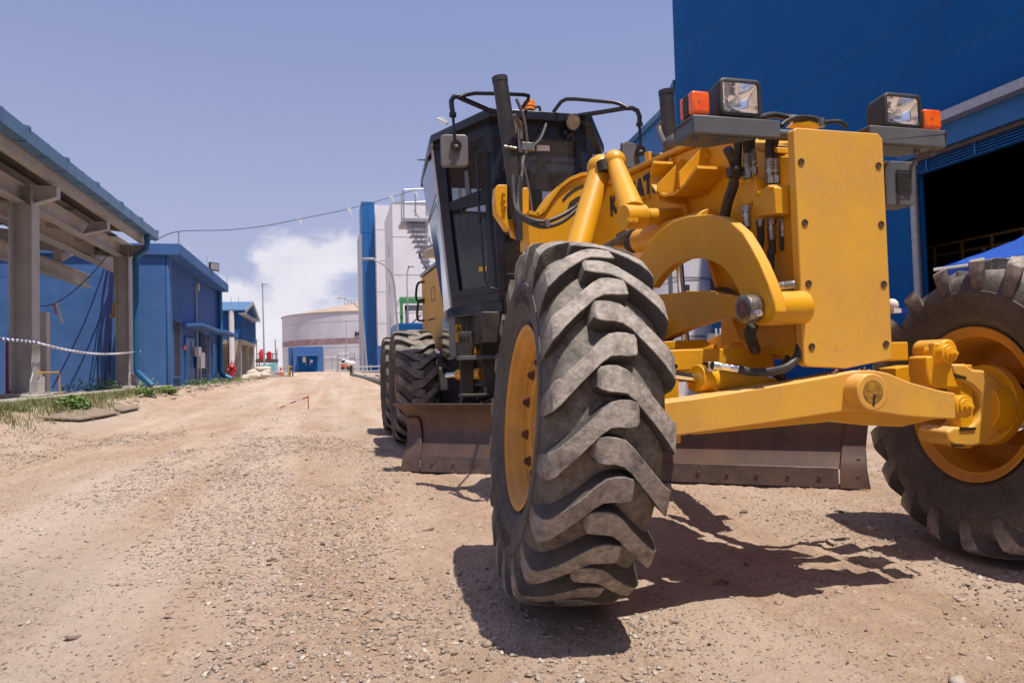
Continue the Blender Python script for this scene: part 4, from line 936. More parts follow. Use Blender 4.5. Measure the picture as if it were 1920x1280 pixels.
# rear side panels with tinted glass
for s_ in(0,1):
    mm=lambda p:Vector((2*XC-p.x,p.y,p.z)) if s_ else p
    a,b,c,d=T3(5),T3(4),B3(4),B3(5)
    q_=[a,b,c,d]
    o_=Vector((-.012,0,0)) if not s_ else Vector((.012,0,0))
    def lerp(u,v): return (a*(1-u)+b*u)*(1-v)+(d*(1-u)+c*u)*v
    pan=[lerp(0,0),lerp(1,0),lerp(1,1),lerp(0,1)]
    g=G(); g.slab([mm(p)+o_ for p in pan],-o_*2); sp=g.build('side_panel',M['panel'] if 'panel' in M else M.setdefault('panel',mat('glossy_side_panel',(.020,.022,.028),.05,0,(.02,.022,.028),3,.1,spec=1,coat=1)),cab)
    g=G(); g.bar(mm(lerp(0,0))+o_*1.6,mm(lerp(0,1))+o_*1.6,.018,.02,up=(1,0,0)); g.build('silver_trim',M['white'],sp)
    g=G(); g.bar(mm(lerp(0,.30))+o_*1.3,mm(lerp(1,.32))+o_*1.3,.006,.006); g.build('panel_joint',M['slot'],sp)
# front face: header, posts, glass, lower panels, sill
yf=5.985
def fpoly(pts,y=yf): return [at(px,py,y=y) for px,py in pts]
def fb(name,x0,x1,z0,z1,mt=black,y0=5.975,y1=6.03,bev=.006,parent=None):
    g=G(); g.box(x0,x1,y0,y1,z0,z1); return g.build(name,mt,parent or cab,bev=bev)
hd=fb('front_header',1.44,side_x(1.44),2.965,3.13)
fb('front_post',1.445,1.535,1.49,2.965); fb('front_post',side_x(1.535),side_x(1.445),1.49,2.965)
fb('front_sill',1.535,side_x(1.535),1.49,1.74); 
ws=fb('windscreen',1.535,side_x(1.535),1.74,2.965,M['glass'],5.995,6.001,0)
fb('lower_divider',1.80,1.84,1.74,2.08,y0=5.98); fb('lower_divider',side_x(1.84),side_x(1.80),1.74,2.08,y0=5.98)
fb('front_cross_rail',1.535,side_x(1.535),2.08,2.13,y0=5.982)
g=G(); g.slab(fpoly([(1007,272),(1030,273),(1031,284),(1029,283),(1006,283)],5.99),(0,.003,0)); g.build('white_sticker',M['white'],ws)
# wipers
for a,b,c in(((1014,244),(1008,258),(984,292)),((1023,245),(1015,257),(993,293))):
    g=G(); g.tube([at(*a,y=5.95),at(*b,y=5.93),at(*c,y=5.95)],.008,8); g.ball(at(*a,y=5.955),.022,10); g.build('wiper',black,ws)
M['seatgrey']=mat('grey_upholstery',(.17,.16,.165),.7,0,(.12,.115,.12),4,1,.1,30)
# interior: seat, console, steering column, rear wall
g=G(); g.box(1.62,2.15,6.75,6.88,2.0,2.72); g.box(1.62,2.15,6.35,6.80,1.88,2.02); g.box(1.74,2.03,6.77,6.86,2.72,2.92); g.build('operator_seat',M['seatgrey'],cab,bev=.03)
g=G(); g.slab([at(px,py,y=6.95) for px,py in((851,412),(857,404),(872,403),(874,443),(852,444))],(0,.02,0)); g.build('added_white_panel',M['white'],cab,bev=.004)  # white panel added to put a reflection-like pale patch behind the door glass
g=G(); g.slab([at(px,py,y=6.9) for px,py in((866,462),(912,444),(914,520),(874,530))],(0,.03,0)); g.build('added_grey_panel',M['seatgrey'],cab,bev=.02)  # grey panel added for seat shading, the tone put into its colour
g=G(); g.cyl(at(860,395,y=6.7),at(872,545,y=6.5),.022); g.cyl(at(868,395,y=6.8),at(885,375,y=6.8),.02); g.build('inner_grab_rail',M['blkm'],cab)
g=G(); g.bar((1.885,6.1,1.6),(1.885,6.32,2.20),.16,.12,up=(1,0,0)); g.lathe([(0,.17),(.012,.182),(.024,.17),(.012,.158)],(1.885,6.32,2.25),(0,.5,.86),32,closed=True); g.build('steering_console',M['inside'],cab)
for k in range(6):
    x=1.74+.058*k
    g=G(); g.cyl((x,6.15,2.2),(x-.02,6.08,2.42),.006); g.ball((x-.02,6.08,2.43),.016); g.build('control_lever',M['blkm'],cab)
g=G(); g.box(1.2,2.57,7.12,7.17,1.49,2.55); g.slab([(2.66,6.56,1.49),(2.66,7.1,1.49),(2.72,7.1,2.6),(2.72,6.7,2.6)],(-.02,0,0)); g.build('rear_wall',M['inside'],cab)
g=G(); g.box(1.70,1.82,6.05,6.09,2.40,2.62); g.box(1.98,2.06,6.06,6.1,2.3,2.45); g.build('monitor',M['greyplas'],cab,bev=.01)
# roof fittings
g=G(); bc=at(992,212,y=6.3); g.cyl(bc,bc+Vector((0,0,.02)),.05); be=g.build('beacon',black,roof)
g=G(); g.lathe([(.02,.0),(.02,.058),(.03,.060),(.045,.055),(.06,.060),(.075,.055),(.09,.058),(.115,.050),(.12,.03),(.122,0)],bc,(0,0,1),28); g.build('beacon_lens',M['amber'],be)
hose([at(1000,208,y=6.3),at(1004,201,y=6.3),at(1011,201,y=6.3),at(1013,210,y=6.3)],.014,parent=roof,name='roof_pipe')
for px,py,tx in((966,236,.0),(1075,229,.0)):
    c=at(px,py,y=5.86); ax_=Vector((.15,-1,-.35)).normalized()
    g=G(); g.lathe([(-.07,0),(-.068,.045),(-.03,.07),(.0,.075),(.006,.068)],c,ax_,28); g.cyl(c-ax_*.03,c+Vector((0,.06,.08)),.015); wl=g.build('work_lamp',black,roof)
    g=G(); g.lathe([(.004,0),(.004,.067)],c,ax_,28); g.build('lamp_lens',M['dustylens'] if 'dustylens' in M else M.setdefault('dustylens',mat('dusty_lens',(.42,.36,.27),.35,0,(.25,.22,.18),20,.9)),wl)
g=G(); 
for px,py,r_ in((1060,249,.02),(1066,255,.016),(1071,252,.02),(1075,259,.014),(1064,260,.012)): g.ball(at(px,py,y=5.93),r_,8)
g.build('cable_plug',M['blkm'],roof)
# mirror frames (loops of tube) and mirrors
def loop(pts,r,parent=roof,k=0,name='mirror_frame'):
    g=G(); g.tube(pts,r,12,k); return g.build(name,black,parent)
Y1,Y2=5.93,5.55
q=lambda px,py,y=Y2: at(px,py,y=y)
mf=loop([q(953,215,Y1),q(915,206,5.75),q(868,186,5.6),q(858,181,Y2),q(850,182,Y2),q(846,190,Y2),q(847,200,Y2),q(849,214,Y2)],.021)
loop([q(860,184,Y2),q(874,178,5.58),q(890,175,5.62),q(940,176,5.70),q(983,178,5.8),q(991,180,5.85),q(990,188,5.9),q(976,206,Y1)],.017,mf,name='mirror_frame_tube')
loop([q(849,212,Y2),q(849,219,Y2)],.030,mf,name='collar'); loop([q(849,214,Y2),q(854,272,Y2)],.012,mf,name='mirror_stalk')
mf2=loop([q(1083,217,Y1),q(1130,210,5.75),q(1172,203,5.6),q(1186,203,Y2),q(1195,208,Y2),q(1199,218,Y2),q(1199,232,Y2)],.021)
loop([q(1037,211,Y1),q(1052,191,5.85),q(1062,186,5.8),q(1080,186,5.75),q(1150,192,5.62),q(1162,195,5.6),q(1178,204,Y2)],.017,mf2,name='mirror_frame_tube')
loop([q(1199,231,Y2),q(1199,237,Y2)],.030,mf2,name='collar'); loop([q(1199,234,Y2),q(1201,280,Y2)],.012,mf2,name='mirror_stalk')
def mirror(x0,y0,x1,y1,yy,parent,turn,pxk):
    a=q(x0,y0,yy);b=q(x1,y1,yy);c=(a+b)/2;w_=abs(a.x-b.x)/math.cos(turn);h_=abs(a.z-b.z); r_=.035
    R_=Matrix.Rotation(turn,3,'Z'); o=[]
    for sx,sz,a0 in((1,1,0),(-1,1,90),(-1,-1,180),(1,-1,270)):
        for k in range(5):
            t=math.radians(a0+22.5*k); o.append(c+R_@Vector((sx*(w_/2-r_)+math.cos(t)*r_,0,sz*(h_/2-r_)+math.sin(t)*r_)))
    g=G(); g.slab(o,R_@Vector((0,.045,0))); mi=g.build('mirror',M['greyplas'],parent,bev=.012,seg=3)
    g=G(); g.cyl(q(*pxk,yy-.03),q(*pxk,yy+.01),.045,n=20); g.ball(q(*pxk,yy-.045)+Vector((0,0,-.02)),.03); g.build('mirror_joint',M['blkm'],mi)
    g=G(); g.slab([c+R_@Vector((p[0]*w_,.046,p[1]*h_)) for p in((-.44,-.44),(.44,-.44),(.44,.44),(-.44,.44))],R_@Vector((0,.003,0))); g.build('mirror_glass',M['chrome'],mi)
mirror(826,250,878,314,Y2,mf,math.radians(-8),(855,273)); mirror(1165,266,1206,318,Y2,mf2,math.radians(20),(1201,283))
g=G(); c=at(802,300,x=.98); g.bar(at(812,268,x=.99)+Vector((0,.05,0)),at(799,301,x=.985),.03,.012,up=(1,0,0)); g.bar(at(785,300,x=.93),at(804,300,x=1.0),.035,.012); g.build('lamp_bracket_strip',M['greyplas'],cab)
# ---------------------------------------------------------------- under the cab, steps, engine hood, rear frame
g=G(); g.box(1.30,2.47,5.98,7.2,1.12,1.40); g.box(1.45,2.32,5.6,6.6,.86,1.12); cu_=g.build('cab_mount',M['blkm'],GR,bev=.01)
g=G(); g.box(1.22,1.30,6.9,7.7,1.05,1.47); g.build('side_guard',M['panel'],cu_,bev=.01)
g=G(); a=at(854,608,x=1.20); 
g.slab([(1.16,6.55,1.02),(1.42,6.55,1.02),(1.42,6.55,1.46),(1.16,6.55,1.46)],(0,.35,0)); tb=g.build('tool_box',M['greybar'],cu_,bev=.006)
g=G(); g.slab([at(px,py,y=6.546) for px,py in((853,609),(865,608),(865,640),(854,642))],(0,.003,0)); wd=g.build('warning_decal',M['decal'],tb)
g=G(); tri=[(855.5,622),(863.5,621.5),(859,611.5)]
pp=[at(px,py,y=6.543) for px,py in tri]
for i in range(3): g.bar(pp[i],pp[(i+1)%3],.004,.004,up=(0,1,0))
g.bar(at(859,615,y=6.543),at(861,620,y=6.543),.006,.004,up=(0,1,0)); g.build('warning_triangle',M['txt'],wd)
# two hanging step plates with a rung
g=G()
g.slab([at(px,py,y=6.15) for px,py in((859,622),(890,621),(889,668),(888,741),(865,742),(862,670))],(0,.02,0))
st=g.build('step_ladder',M['blkm'],GR,bev=.003)
g=G(); g.slab([at(px,py,y=6.10) for px,py in((899,620),(934,619),(938,665),(930,740),(908,742),(903,668))],(0,.02,0)); g.build('step_plate',M['blkm'],st,bev=.003)
g=G(); g.box(at(861,668,y=6.1).x,at(940,668,y=6.1).x,6.06,6.22,at(861,675,y=6.1).z,at(861,667,y=6.1).z); g.build('step_tread',M['greybar'],st,bev=.003)
g=G(); g.box(at(863,740,y=6.1).x,at(935,740,y=6.1).x,6.06,6.2,at(861,744,y=6.1).z,at(861,739,y=6.1).z); g.build('step_tread',M['blkm'],st,bev=.003)
g=G()
for px in(863,868,873,880,905,910,917,923):
    p=at(px,626 if px<890 else 624,y=6.14 if px<890 else 6.09); g.cyl(p,p-Vector((0,.012,0)),.009,n=6)
g.build('step_bolts',M['greybar'],st)
# engine hood
hx=1.33
hp=[(795,513),(833,487),(836,655),(836,668),(813,672),(806,655),(800,640),(797,600)]
pts=[at(px,py,x=hx) for px,py in hp]
g=G(); y0h=pts[1].y; y1h=pts[0].y+.3; z1h=pts[1].z; zr=pts[0].z-.02
prof2=[Vector((hx,y0h,z1h)),Vector((hx,y1h,zr)),Vector((hx,y1h,1.22)),Vector((hx,8.9,1.15)),Vector((hx,y0h+.12,1.02)),Vector((hx,y0h,1.08))]
g.slab(prof2,(2*(XC-hx),0,0)); hood=g.build('engine_hood',M['yel_dusty'],GR,bev=.02,seg=3)
g=G(); g.slab([Vector((hx-.02,y0h-.05,z1h+.003)),Vector((2*XC-hx+.02,y0h-.05,z1h+.003)),Vector((2*XC-hx+.02,y1h+.03,zr+.003)),Vector((hx-.02,y1h+.03,zr+.003))],(0,0,.05)); g.build('hood_top',M['blk'],hood,bev=.008)
g=G()
for py0,py1,px0,px1 in((600,597,803,815),(634,631,822,836)):
    g.slab([at(px,py,x=hx-.002) for px,py in((px0,py0-1.5),(px1,py1-1.5),(px1,py1+1.5),(px0,py0+1.5))],(.01,0,0))
g.build('hood_slot',M['slot'],hood)
g=G(); fr_=[(808,541),(815,537),(816,561),(809,565)]
pp=[at(px,py,x=hx-.002) for px,py in fr_]
for i in range(4): g.bar(pp[i],pp[(i+1)%4],.012,.004,up=(1,0,0))
g.build('hood_badge',M['txt'],hood)
text('DANGER',.085,M['txt'],hood,at(801,519,x=hx-.004)+Vector((0,0,-.02)),(0,-1,.12),(0,0,1),bold=.001) if 0 else None
for (a,b,c,d) in(((796,528),(783,533),(781,562),(796,567)),((796,562),(785,566),(783,598),(796,601))):
    g=G(); g.tube([at(*a,x=1.33),at(*b,x=1.24),at(*c,x=1.24),at(*d,x=1.33)],.018,10,5); g.build('hood_handrail',black,hood)
g=G(); g.tube([at(px,py,x=1.36) for px,py in((800,505),(792,490),(787,478),(791,470),(812,460),(835,455))],.018,10,5); g.build('hood_handrail',black,hood)
g=G(); g.slab([at(px,py,x=1.45) for px,py in((796,484),(791,477),(796,469),(818,459),(818,474),(800,483))],(.3,0,0)); g.build('air_intake',mat('cream_intake',(.62,.48,.32),.5),hood,bev=.02)
# rear frame, tandem cases, fuel tank, belly parts
g=G(); g.box(1.45,2.32,6.4,11.0,.72,1.12); rf=g.build('rear_frame',M['blkm'],GR,bev=.01)
for xx in(1.24,2.36):
    g=G(); g.slab([(xx,8.1,.50),(xx,8.2,.92),(xx,8.9,1.06),(xx,9.7,1.06),(xx,10.35,.92),(xx,10.45,.5),(xx,9.3,.40)],(.17,0,0)); g.build('tandem_case',M['blkm'],rf,bev=.02)
g=G(); g.cyl((1.30,9.28,.72),(2.45,9.28,.72),.2); g.build('rear_axle_housing',M['blkm'],rf)
g=G(); pts=[(1.30,7.05,.60),(1.30,7.0,.95),(1.30,7.15,1.03),(1.30,7.95,1.03),(1.30,7.95,.42),(1.30,7.25,.42)]; g.slab(pts,(.5,0,0)); g.build('battery_box',black,rf,bev=.03,seg=3)
g=G(); g.cyl(at(860,702,y=7.0),at(905,700,y=6.6),.055); g.build('yellow_cylinder',yel,rf); g=G(); g.cyl(at(838,704,y=7.1),at(862,702,y=6.98),.03); g.build('piston_rod',M['chrome'],rf)
hose([at(893,720,y=6.5),at(906,722,y=6.4),at(900,740,y=6.3),at(895,750,y=6.3)],.016)
g=G(); g.bar(at(884,635,y=6.5),at(896,662,y=6.4),.05,.05); g.build('frame_strut',yel,rf,bev=.004)
g=G(); g.box(1.5,2.27,5.7,6.5,1.12,1.55); g.build('pump_block',M['blkm'],rf,bev=.01)
# ---------------------------------------------------------------- blade
bl0=Vector((.60,6.43,0)); bdir=Vector((3.10,-2.40,0)).normalized(); bn=Vector((bdir.y,-bdir.x,0)); 
if bn.y>0: bn=-bn
BL=3.93
def bp(u,n,z): return bl0+bdir*u+bn*n+Vector((0,0,z))
prof_f=[(.115,.135),(.075,.20),(.035,.27),(.008,.34),(.0,.41),(.012,.48),(.045,.54),(.09,.585)]
def curved(prof,u0,u1,th,name,mt,parent,du0=None,bev=0):
    vs=[];n=len(prof)
    for k,u in enumerate((u0,u1)):
        for i,(a,z) in enumerate(prof): 
            uu=u
            if du0 and k==0: uu=u0+du0[i]
            if du0 and k==1: uu=u1-du0[i]
            vs.append(bp(uu,a,z))
        for i,(a,z) in enumerate(prof[::-1]):
            uu=u; j=n-1-i
            if du0 and k==0: uu=u0+du0[j]
            if du0 and k==1: uu=u1-du0[j]
            vs.append(bp(uu,a-th,z))
    m_=2*n; g=G(); g.add(vs,[tuple(range(m_)),tuple(range(2*m_-1,m_-1,-1))]+[(i,i+m_,(i+1)%m_+m_,(i+1)%m_) for i in range(m_)])
    return g.build(name,mt,parent,bev=bev,ang=30)
inset=[.118,.12,.122,.115,.105,.09,.055,0]
mb=curved(prof_f,0,BL,.022,'moldboard',M['bladest'],GR,inset)
g=G(); g.slab([bp(-.005,.094,.586),bp(BL+.005,.094,.586),bp(BL+.005,.055,.586),bp(-.005,.055,.586)],(0,0,.014)); g.build('blade_top_edge',M['bladest'],mb,bev=.003)
g=G(); g.slab([bp(.30,.140,.012),bp(BL-.30,.140,.012),bp(BL-.30,.112,.148),bp(.30,.112,.148)],bn*.018); g.build('cutting_edge',M['edge'],mb,bev=.003)
for s_ in(0,1):
    U=lambda u:BL-u if s_ else u
    pe=[(.148,.012),(.122,.14),(.086,.20),(.046,.27),(.019,.34),(.011,.41),(.022,.47)]
    vs=[]; 
    ui=[.105,.12,.124,.118,.108,.098,.09]; uo=[.295,.29,.28,.27,.255,.24,.225]
    for th in(.016,0):
        for i,(a,z) in enumerate(pe): vs.append(bp(U(ui[i]),a+th,z))
        for i in range(6,-1,-1): vs.append(bp(U(uo[i]),pe[i][0]+th,pe[i][1]))
    m_=14; g=G(); g.add(vs,[(i,i+1,12-i,13-i) for i in range(6)]+[(i+14,13-i+14,12-i+14,i+1+14) for i in range(6)]+[(i,i+m_,(i+1)%m_+m_,(i+1)%m_) for i in range(m_)])
    eb=g.build('end_bit',M['bladest'],mb,bev=.003)
    for i in range(4):
        z=(.09,.2,.3,.4)[i]; a=float(np.interp(z,[p[1] for p in pe],[p[0] for p in pe])); u=U(.18-.01*i)
        g=G(); p=bp(u,a+.014,z); g.cyl(p,p+bn*.006,.013,n=14); g.build('plough_bolt',M['bladest'],eb,bev=.002)
for i in range(16):
    u=.42+i*(BL-.84)/15; p=bp(u,.140,.085); g=G(); g.cyl(p,p+bn*.017,.013,n=14); g.build('plough_bolt',M['bladest'],mb,bev=.002)
g=G(); g.slab([bp(.8,-.02,.25),bp(BL-.8,-.02,.25),bp(BL-.8,-.02,.45),bp(.8,-.02,.45)],-bn*.06); g.slab([bp(1.5,-.08,.3),bp(2.4,-.08,.3),bp(2.4,-.5,.8),bp(1.5,-.5,.8)],(0,0,.06)); g.build('blade_slide_rail',yel,mb)
# heap of gravel lodged behind the blade
hc=bp(.95,-.42,0)
n=1400; u=RNG.uniform(-.75,1.3,n); v=RNG.uniform(-.36,.36,n)
hh=np.clip(.66*np.clip(1.08-(v/.36)**2*.75,0,1)*np.clip(1-(np.abs(u-.3)/1.15)**3,0,1),.02,.655)
px=hc.x+bdir.x*u+bn.x*v; py=hc.y+bdir.y*u+bn.y*v
V,Fc,A=stones(px,py,RNG.uniform(.025,.06,n),hz=hh-.01)
gx=np.linspace(-.85,1.4,40);gy=np.linspace(-.39,.39,18); GX,GY=np.meshgrid(gx,gy)
hz=.66*np.clip(1.08-(GY/.36)**2*.75,0,1)*np.clip(1-(np.abs(GX-.3)/1.15)**3,0,1)-.03
V2=np.stack([hc.x+bdir.x*GX+bn.x*GY,hc.y+bdir.y*GX+bn.y*GY,np.minimum(hz,.63)],-1).reshape(-1,3)
i=np.arange(39*17); a=(i//39)*40+i%39; q4=np.stack([a,a+1,a+41,a+40],1); tri=np.concatenate([q4[:,[0,1,2]],q4[:,[0,2,3]]])
kind(npmesh('gravel_heap',np.concatenate([V,V2]),np.concatenate([Fc,tri+len(V)]),M['stone'],smooth=False,attr=np.concatenate([A,np.full(len(V2),.4)])),'stuff')
# ---------------------------------------------------------------- surroundings: materials
M['bwall']=mat('blue_plaster',(.068,.155,.375),.8,0,(.054,.13,.32),1.6,.9,.25,30,spec=.2,spot=(.09,.17,.40),ssc=2.2,sth=.72)
M['bwall_shade']=mat('blue_plaster_streaked_shade',(.052,.122,.32),.8,0,(.040,.098,.265),1.2,1,.2,30,spec=.2,stretch=(1,1,.12))  # side-wall shade put into a darker copy of the plaster, with vertical streaks
M['bmetal']=mat('blue_sheet_metal',(.010,.12,.36),.42,0,(.009,.10,.30),2,.8,.03,20)
M['bdark']=mat('deep_blue_cladding',(.004,.095,.30),.7,0,(.004,.085,.27),.5,.9,.03,12,spec=.15)
M['bpipe']=mat('blue_pipe_paint',(.018,.13,.30),.4,0,(.015,.11,.25),5,.8)
M['gut']=mat('blue_gutter_sheet',(.085,.19,.34),.45,0,(.07,.155,.29),3,.8,.03,15)
M['beige']=mat('beige_steel_paint',(.47,.44,.43),.55,0,(.39,.36,.35),2.5,.9,.05,30)
M['conc']=mat('weathered_concrete',(.40,.36,.31),.9,0,(.30,.26,.22),3,1,.4,40,spot=(.22,.18,.15),ssc=8,sth=.65)
M['galv']=mat('galvanised_steel',(.42,.42,.44),.45,.5,(.34,.34,.36),9,.8)
M['clad']=mat('white_cladding',(.70,.69,.72),.55,0,(.64,.62,.66),.6,.9,.02,10)
M['tank']=mat('white_tank_shell',(.42,.42,.47),.5,0,(.60,.59,.62),.12,1,.03,6,stretch=(1,1,.6))
M['tankroof']=mat('rusty_cream_roof',(.44,.36,.28),.7,0,(.38,.27,.20),.4,1)
M['maroon']=mat('faded_maroon_band',(.24,.13,.15),.7,0,(.38,.27,.28),.9,1,.02,10)
M['red']=mat('red_paint',(.45,.015,.02),.4,0,(.36,.012,.015),9,.8)
M['green']=mat('green_pipe_paint',(.06,.26,.10),.45)
M['void']=mat('shade_painted_interior',(.022,.021,.024),.9)  # shade inside the hall put into near-black wall and floor colour
M['louv']=mat('louvre_blade_grey',(.14,.13,.15),.55,0,(.10,.09,.11),8,.8)
M['dark']=mat('dark_gap',(.01,.01,.012),.9)
M['tarp']=mat('blue_tarpaulin',(.015,.09,.44),.5,0,(.012,.07,.36),4,.9,.3,8)
M['tealt']=mat('turquoise_tarp',(.16,.42,.45),.6)
M['bag']=mat('white_woven_sack',(.62,.55,.47),.9,0,(.48,.42,.35),5,1,.4,30)
M['orangeb']=mat('orange_plastic',(.75,.14,.04),.5)
M['bamb']=mat('yellow_bamboo',(.55,.40,.18),.6,0,(.4,.28,.12),7,1)
M['cable']=mat('black_cable',(.02,.02,.025),.6)
M['tapew']=mat('white_blue_tape',(.75,.74,.78),.5)
M['yrail']=mat('yellow_railing',(.60,.32,.03),.5)
M['yrail_shade']=mat('shade_dark_railing',(.20,.10,.02),.7)  # darker copy of the railing yellow, doorway shade put into the colour
M['dustwall']=mat('sandy_concrete',(.50,.41,.33),.95,0,(.38,.29,.22),2,1,.5,30)
def gz(x,y): return float(H0(x,y))
def ongr(px,py):
    d=at(px,py,z=-5)-O; t=0
    for k in range(1,6000):
        p=O+d*(k/6000.0)
        if p.z<=gz(p.x,p.y)+.0: return p
    return p
def box1(name,mt,parent,x0,x1,y0,y1,z0,z1,bev=0,label=None):
    g=G(); g.box(x0,x1,y0,y1,z0,z1); return g.build(name,mt,parent,bev=bev)
def quad(name,mt,parent,pts,vec,bev=0):
    g=G(); g.slab(pts,vec); return g.build(name,mt,parent,bev=bev)
def pipe(name,mt,parent,pts,r,n=10,k=0):
    g=G(); g.tube(pts,r,n,k); return g.build(name,mt,parent)
def zone(px,py,x): p=at(px,py,x=x); return p
# ---------------------------------------------------------------- blue pump house on the left
XW=-5.4; XR=-4.88
yc=zone(311,720,XW).y; ye=zone(418,708,XW).y; yr0=zone(338,458,XR).y; yr1=zone(428.5,540,XR).y
zr=.5*(zone(338,458,XR).z+zone(428.5,532,XR).z)
PH=thing('pump_house','blue plastered pump house with a flat overhanging roof, louvred vents and small door awnings','building',(XW,yc,.5))
wall=box1('wall',M['bwall_shade'],PH,-22,XW,yc+.25,ye,.3,zr-.42)
box1('front_wall',M['bwall'],PH,-22,XW+.02,yc,yc+.25,.3,zr-.02)
box1('corner_pilaster',M['bwall'],PH,XW+.02,XW+.13,yc,yc+.55,.3,zr-.35,.05)
roofp=box1('roof_slab',M['bwall'],PH,-22,XR,yr0,yr1,zr-.40,zr,.02)
g=G(); g.box(-22,XW-.7,yc-.003,yc,zr-1.15,zr-1.135); g.box(XW-.72,XW-.70,yc-.003,yc,.5,zr-1.15); g.build('plaster_joint',M['bpipe'],wall)
def wq(px0,py0,px1,py1,x=XW): 
    a=at(px0,py0,x=x);b=at(px1,py1,x=x); return a.y,b.y,a.z,b.z
def louvre(px0,px1,pyt,pyb,parent,x=XW,n=24,divs=1,mt='louv'):
    a=at(px0,pyt,x=x);b=at(px1,pyb,x=x);z0=b.z;z1=a.z
    fr_=box1('louvre_vent',M['dark'],parent,x+.002,x+.02,a.y,b.y,z0,z1)
    g=G(); n_=n
    for k in range(n_):
        z=z0+(z1-z0)*(k+.5)/n_; h=(z1-z0)/n_*.42
        g.slab([(x+.02,a.y,z+h),(x+.02,b.y,z+h),(x+.075,b.y,z-h*.2),(x+.075,a.y,z-h*.2)],(0,0,-.012))
    g.build('louvre_blades',M[mt],fr_)
    g=G(); w=.05
    g.box(x+.02,x+.085,a.y-w,a.y,z0-w,z1+w); g.box(x+.02,x+.085,b.y,b.y+w,z0-w,z1+w); g.box(x+.02,x+.085,a.y,b.y,z1,z1+w); g.box(x+.02,x+.085,a.y,b.y,z0-w,z0)
    for q_ in range(1,divs):
        yy=a.y+(b.y-a.y)*q_/divs; g.box(x+.02,x+.09,yy-.02,yy+.02,z0,z1)
    g.build('louvre_frame',M['bwall'],fr_); return fr_
louvre(321,335,600,706,PH); louvre(374,391,624,702,PH,divs=2)
for (p0,p1,t,b_) in((345,365,628,718),(396,409,640,712)):
    y0,y1,z1,z0=wq(p0,t,p1,b_); d=box1('door',M['bdark'],PH,XW,XW+.03,y0,y1,.55,z1,.004)
    for q_ in(.08,.5): 
        box1('door_leaf',M['bmetal'],d,XW+.03,XW+.045,y0+(y1-y0)*q_,y0+(y1-y0)*(q_+.40),.6,z1-.08,.004)
for (p0,p1,py_) in((343,378,613),(394,418,625)):
    a=at(p0,py_,x=XW);b=at(p1,py_,x=XW); z=a.z
    q_=quad('door_awning',M['bwall'],PH,[(XW,a.y-.1,z),(XW+.75,a.y-.1,z-.0),(XW+.75,b.y,z),(XW,b.y,z)],(0,0,.13),.02)
y_=at(412,600,x=XW+.15).y
dp=pipe('downpipe',M['bpipe'],PH,[(XW+.16,y_,zr-.4),(XW+.16,y_,1.05),(XW+.25,y_-.05,.85),(XW+.7,y_-.2,.62)],.12,12)
y_=at(365.5,560,x=XW).y
cd=pipe('conduit',M['beige'],PH,[(XW+.05,y_,at(366,540,x=XW).z),(XW+.05,y_,.6)],.035,8)
p=at(366,538,x=XW); box1('junction_box',M['beige'],cd,XW,XW+.15,p.y-.15,p.y+.15,p.z-.14,p.z+.14,.01)
for (a_,b_) in(((368,650),(373,668)),((372,660),(380,690))):
    p=at(*a_,x=XW+.2);q_=at(*b_,x=XW+.2); box1('switch_box',M['white'],cd,XW+.12,XW+.3,p.y,q_.y,q_.z,p.z,.01)
for px in(370,376): 
    p=at(px,690,x=XW+.25); pipe('conduit_leg',M['beige'],cd,[(XW+.25,p.y,1.5),(XW+.25,p.y,.55)],.04,8)
y0,y1,z1,z0=wq(345,647,350,656,XW+.05); box1('red_sign',M['red'],PH,XW+.04,XW+.05,y0,y1,z0,z1)
y0,y1,z1,z0=wq(359,640,361,668,XW+.05); box1('door_handle',M['galv'],PH,XW+.05,XW+.09,y0,y0+.05,z0,z1)
# floodlight and rods on the roof
p=at(401,500,x=XR+.1); fl_=thing('flood_light','small floodlight on the roof edge of the blue pump house','floodlight',p)
g=G(); g.ob(p,(.10,.5,.36),Matrix.Rotation(-.7,3,'Z')); hd_=g.build('lamp_housing',M['blkm'],fl_,bev=.02)
g=G(); g.ob(p+Matrix.Rotation(-.7,3,'Z')@Vector((.055,0,0)),(.01,.40,.27),Matrix.Rotation(-.7,3,'Z')); g.build('lamp_glass',M['galv'],hd_); 
g=G(); g.cyl(p-Vector((.08,0,.1)),(p.x-.1,p.y,zr),.02); g.build('lamp_arm',M['blkm'],hd_)
for i,(px,py,h) in enumerate(((388,480,.75),(425,515,.65))):
    p=at(px,py,x=XR-.1); r_=pipe('lightning_rod',M['galv'],None,[(p.x,p.y,zr),(p.x,p.y,p.z)],.012,6)
    tag(r_,('thin lightning rod on the pump house roof, left of the floodlight','thin lightning rod at the far end of the pump house roof')[i],'lightning rod','lightning rods on the pump house')
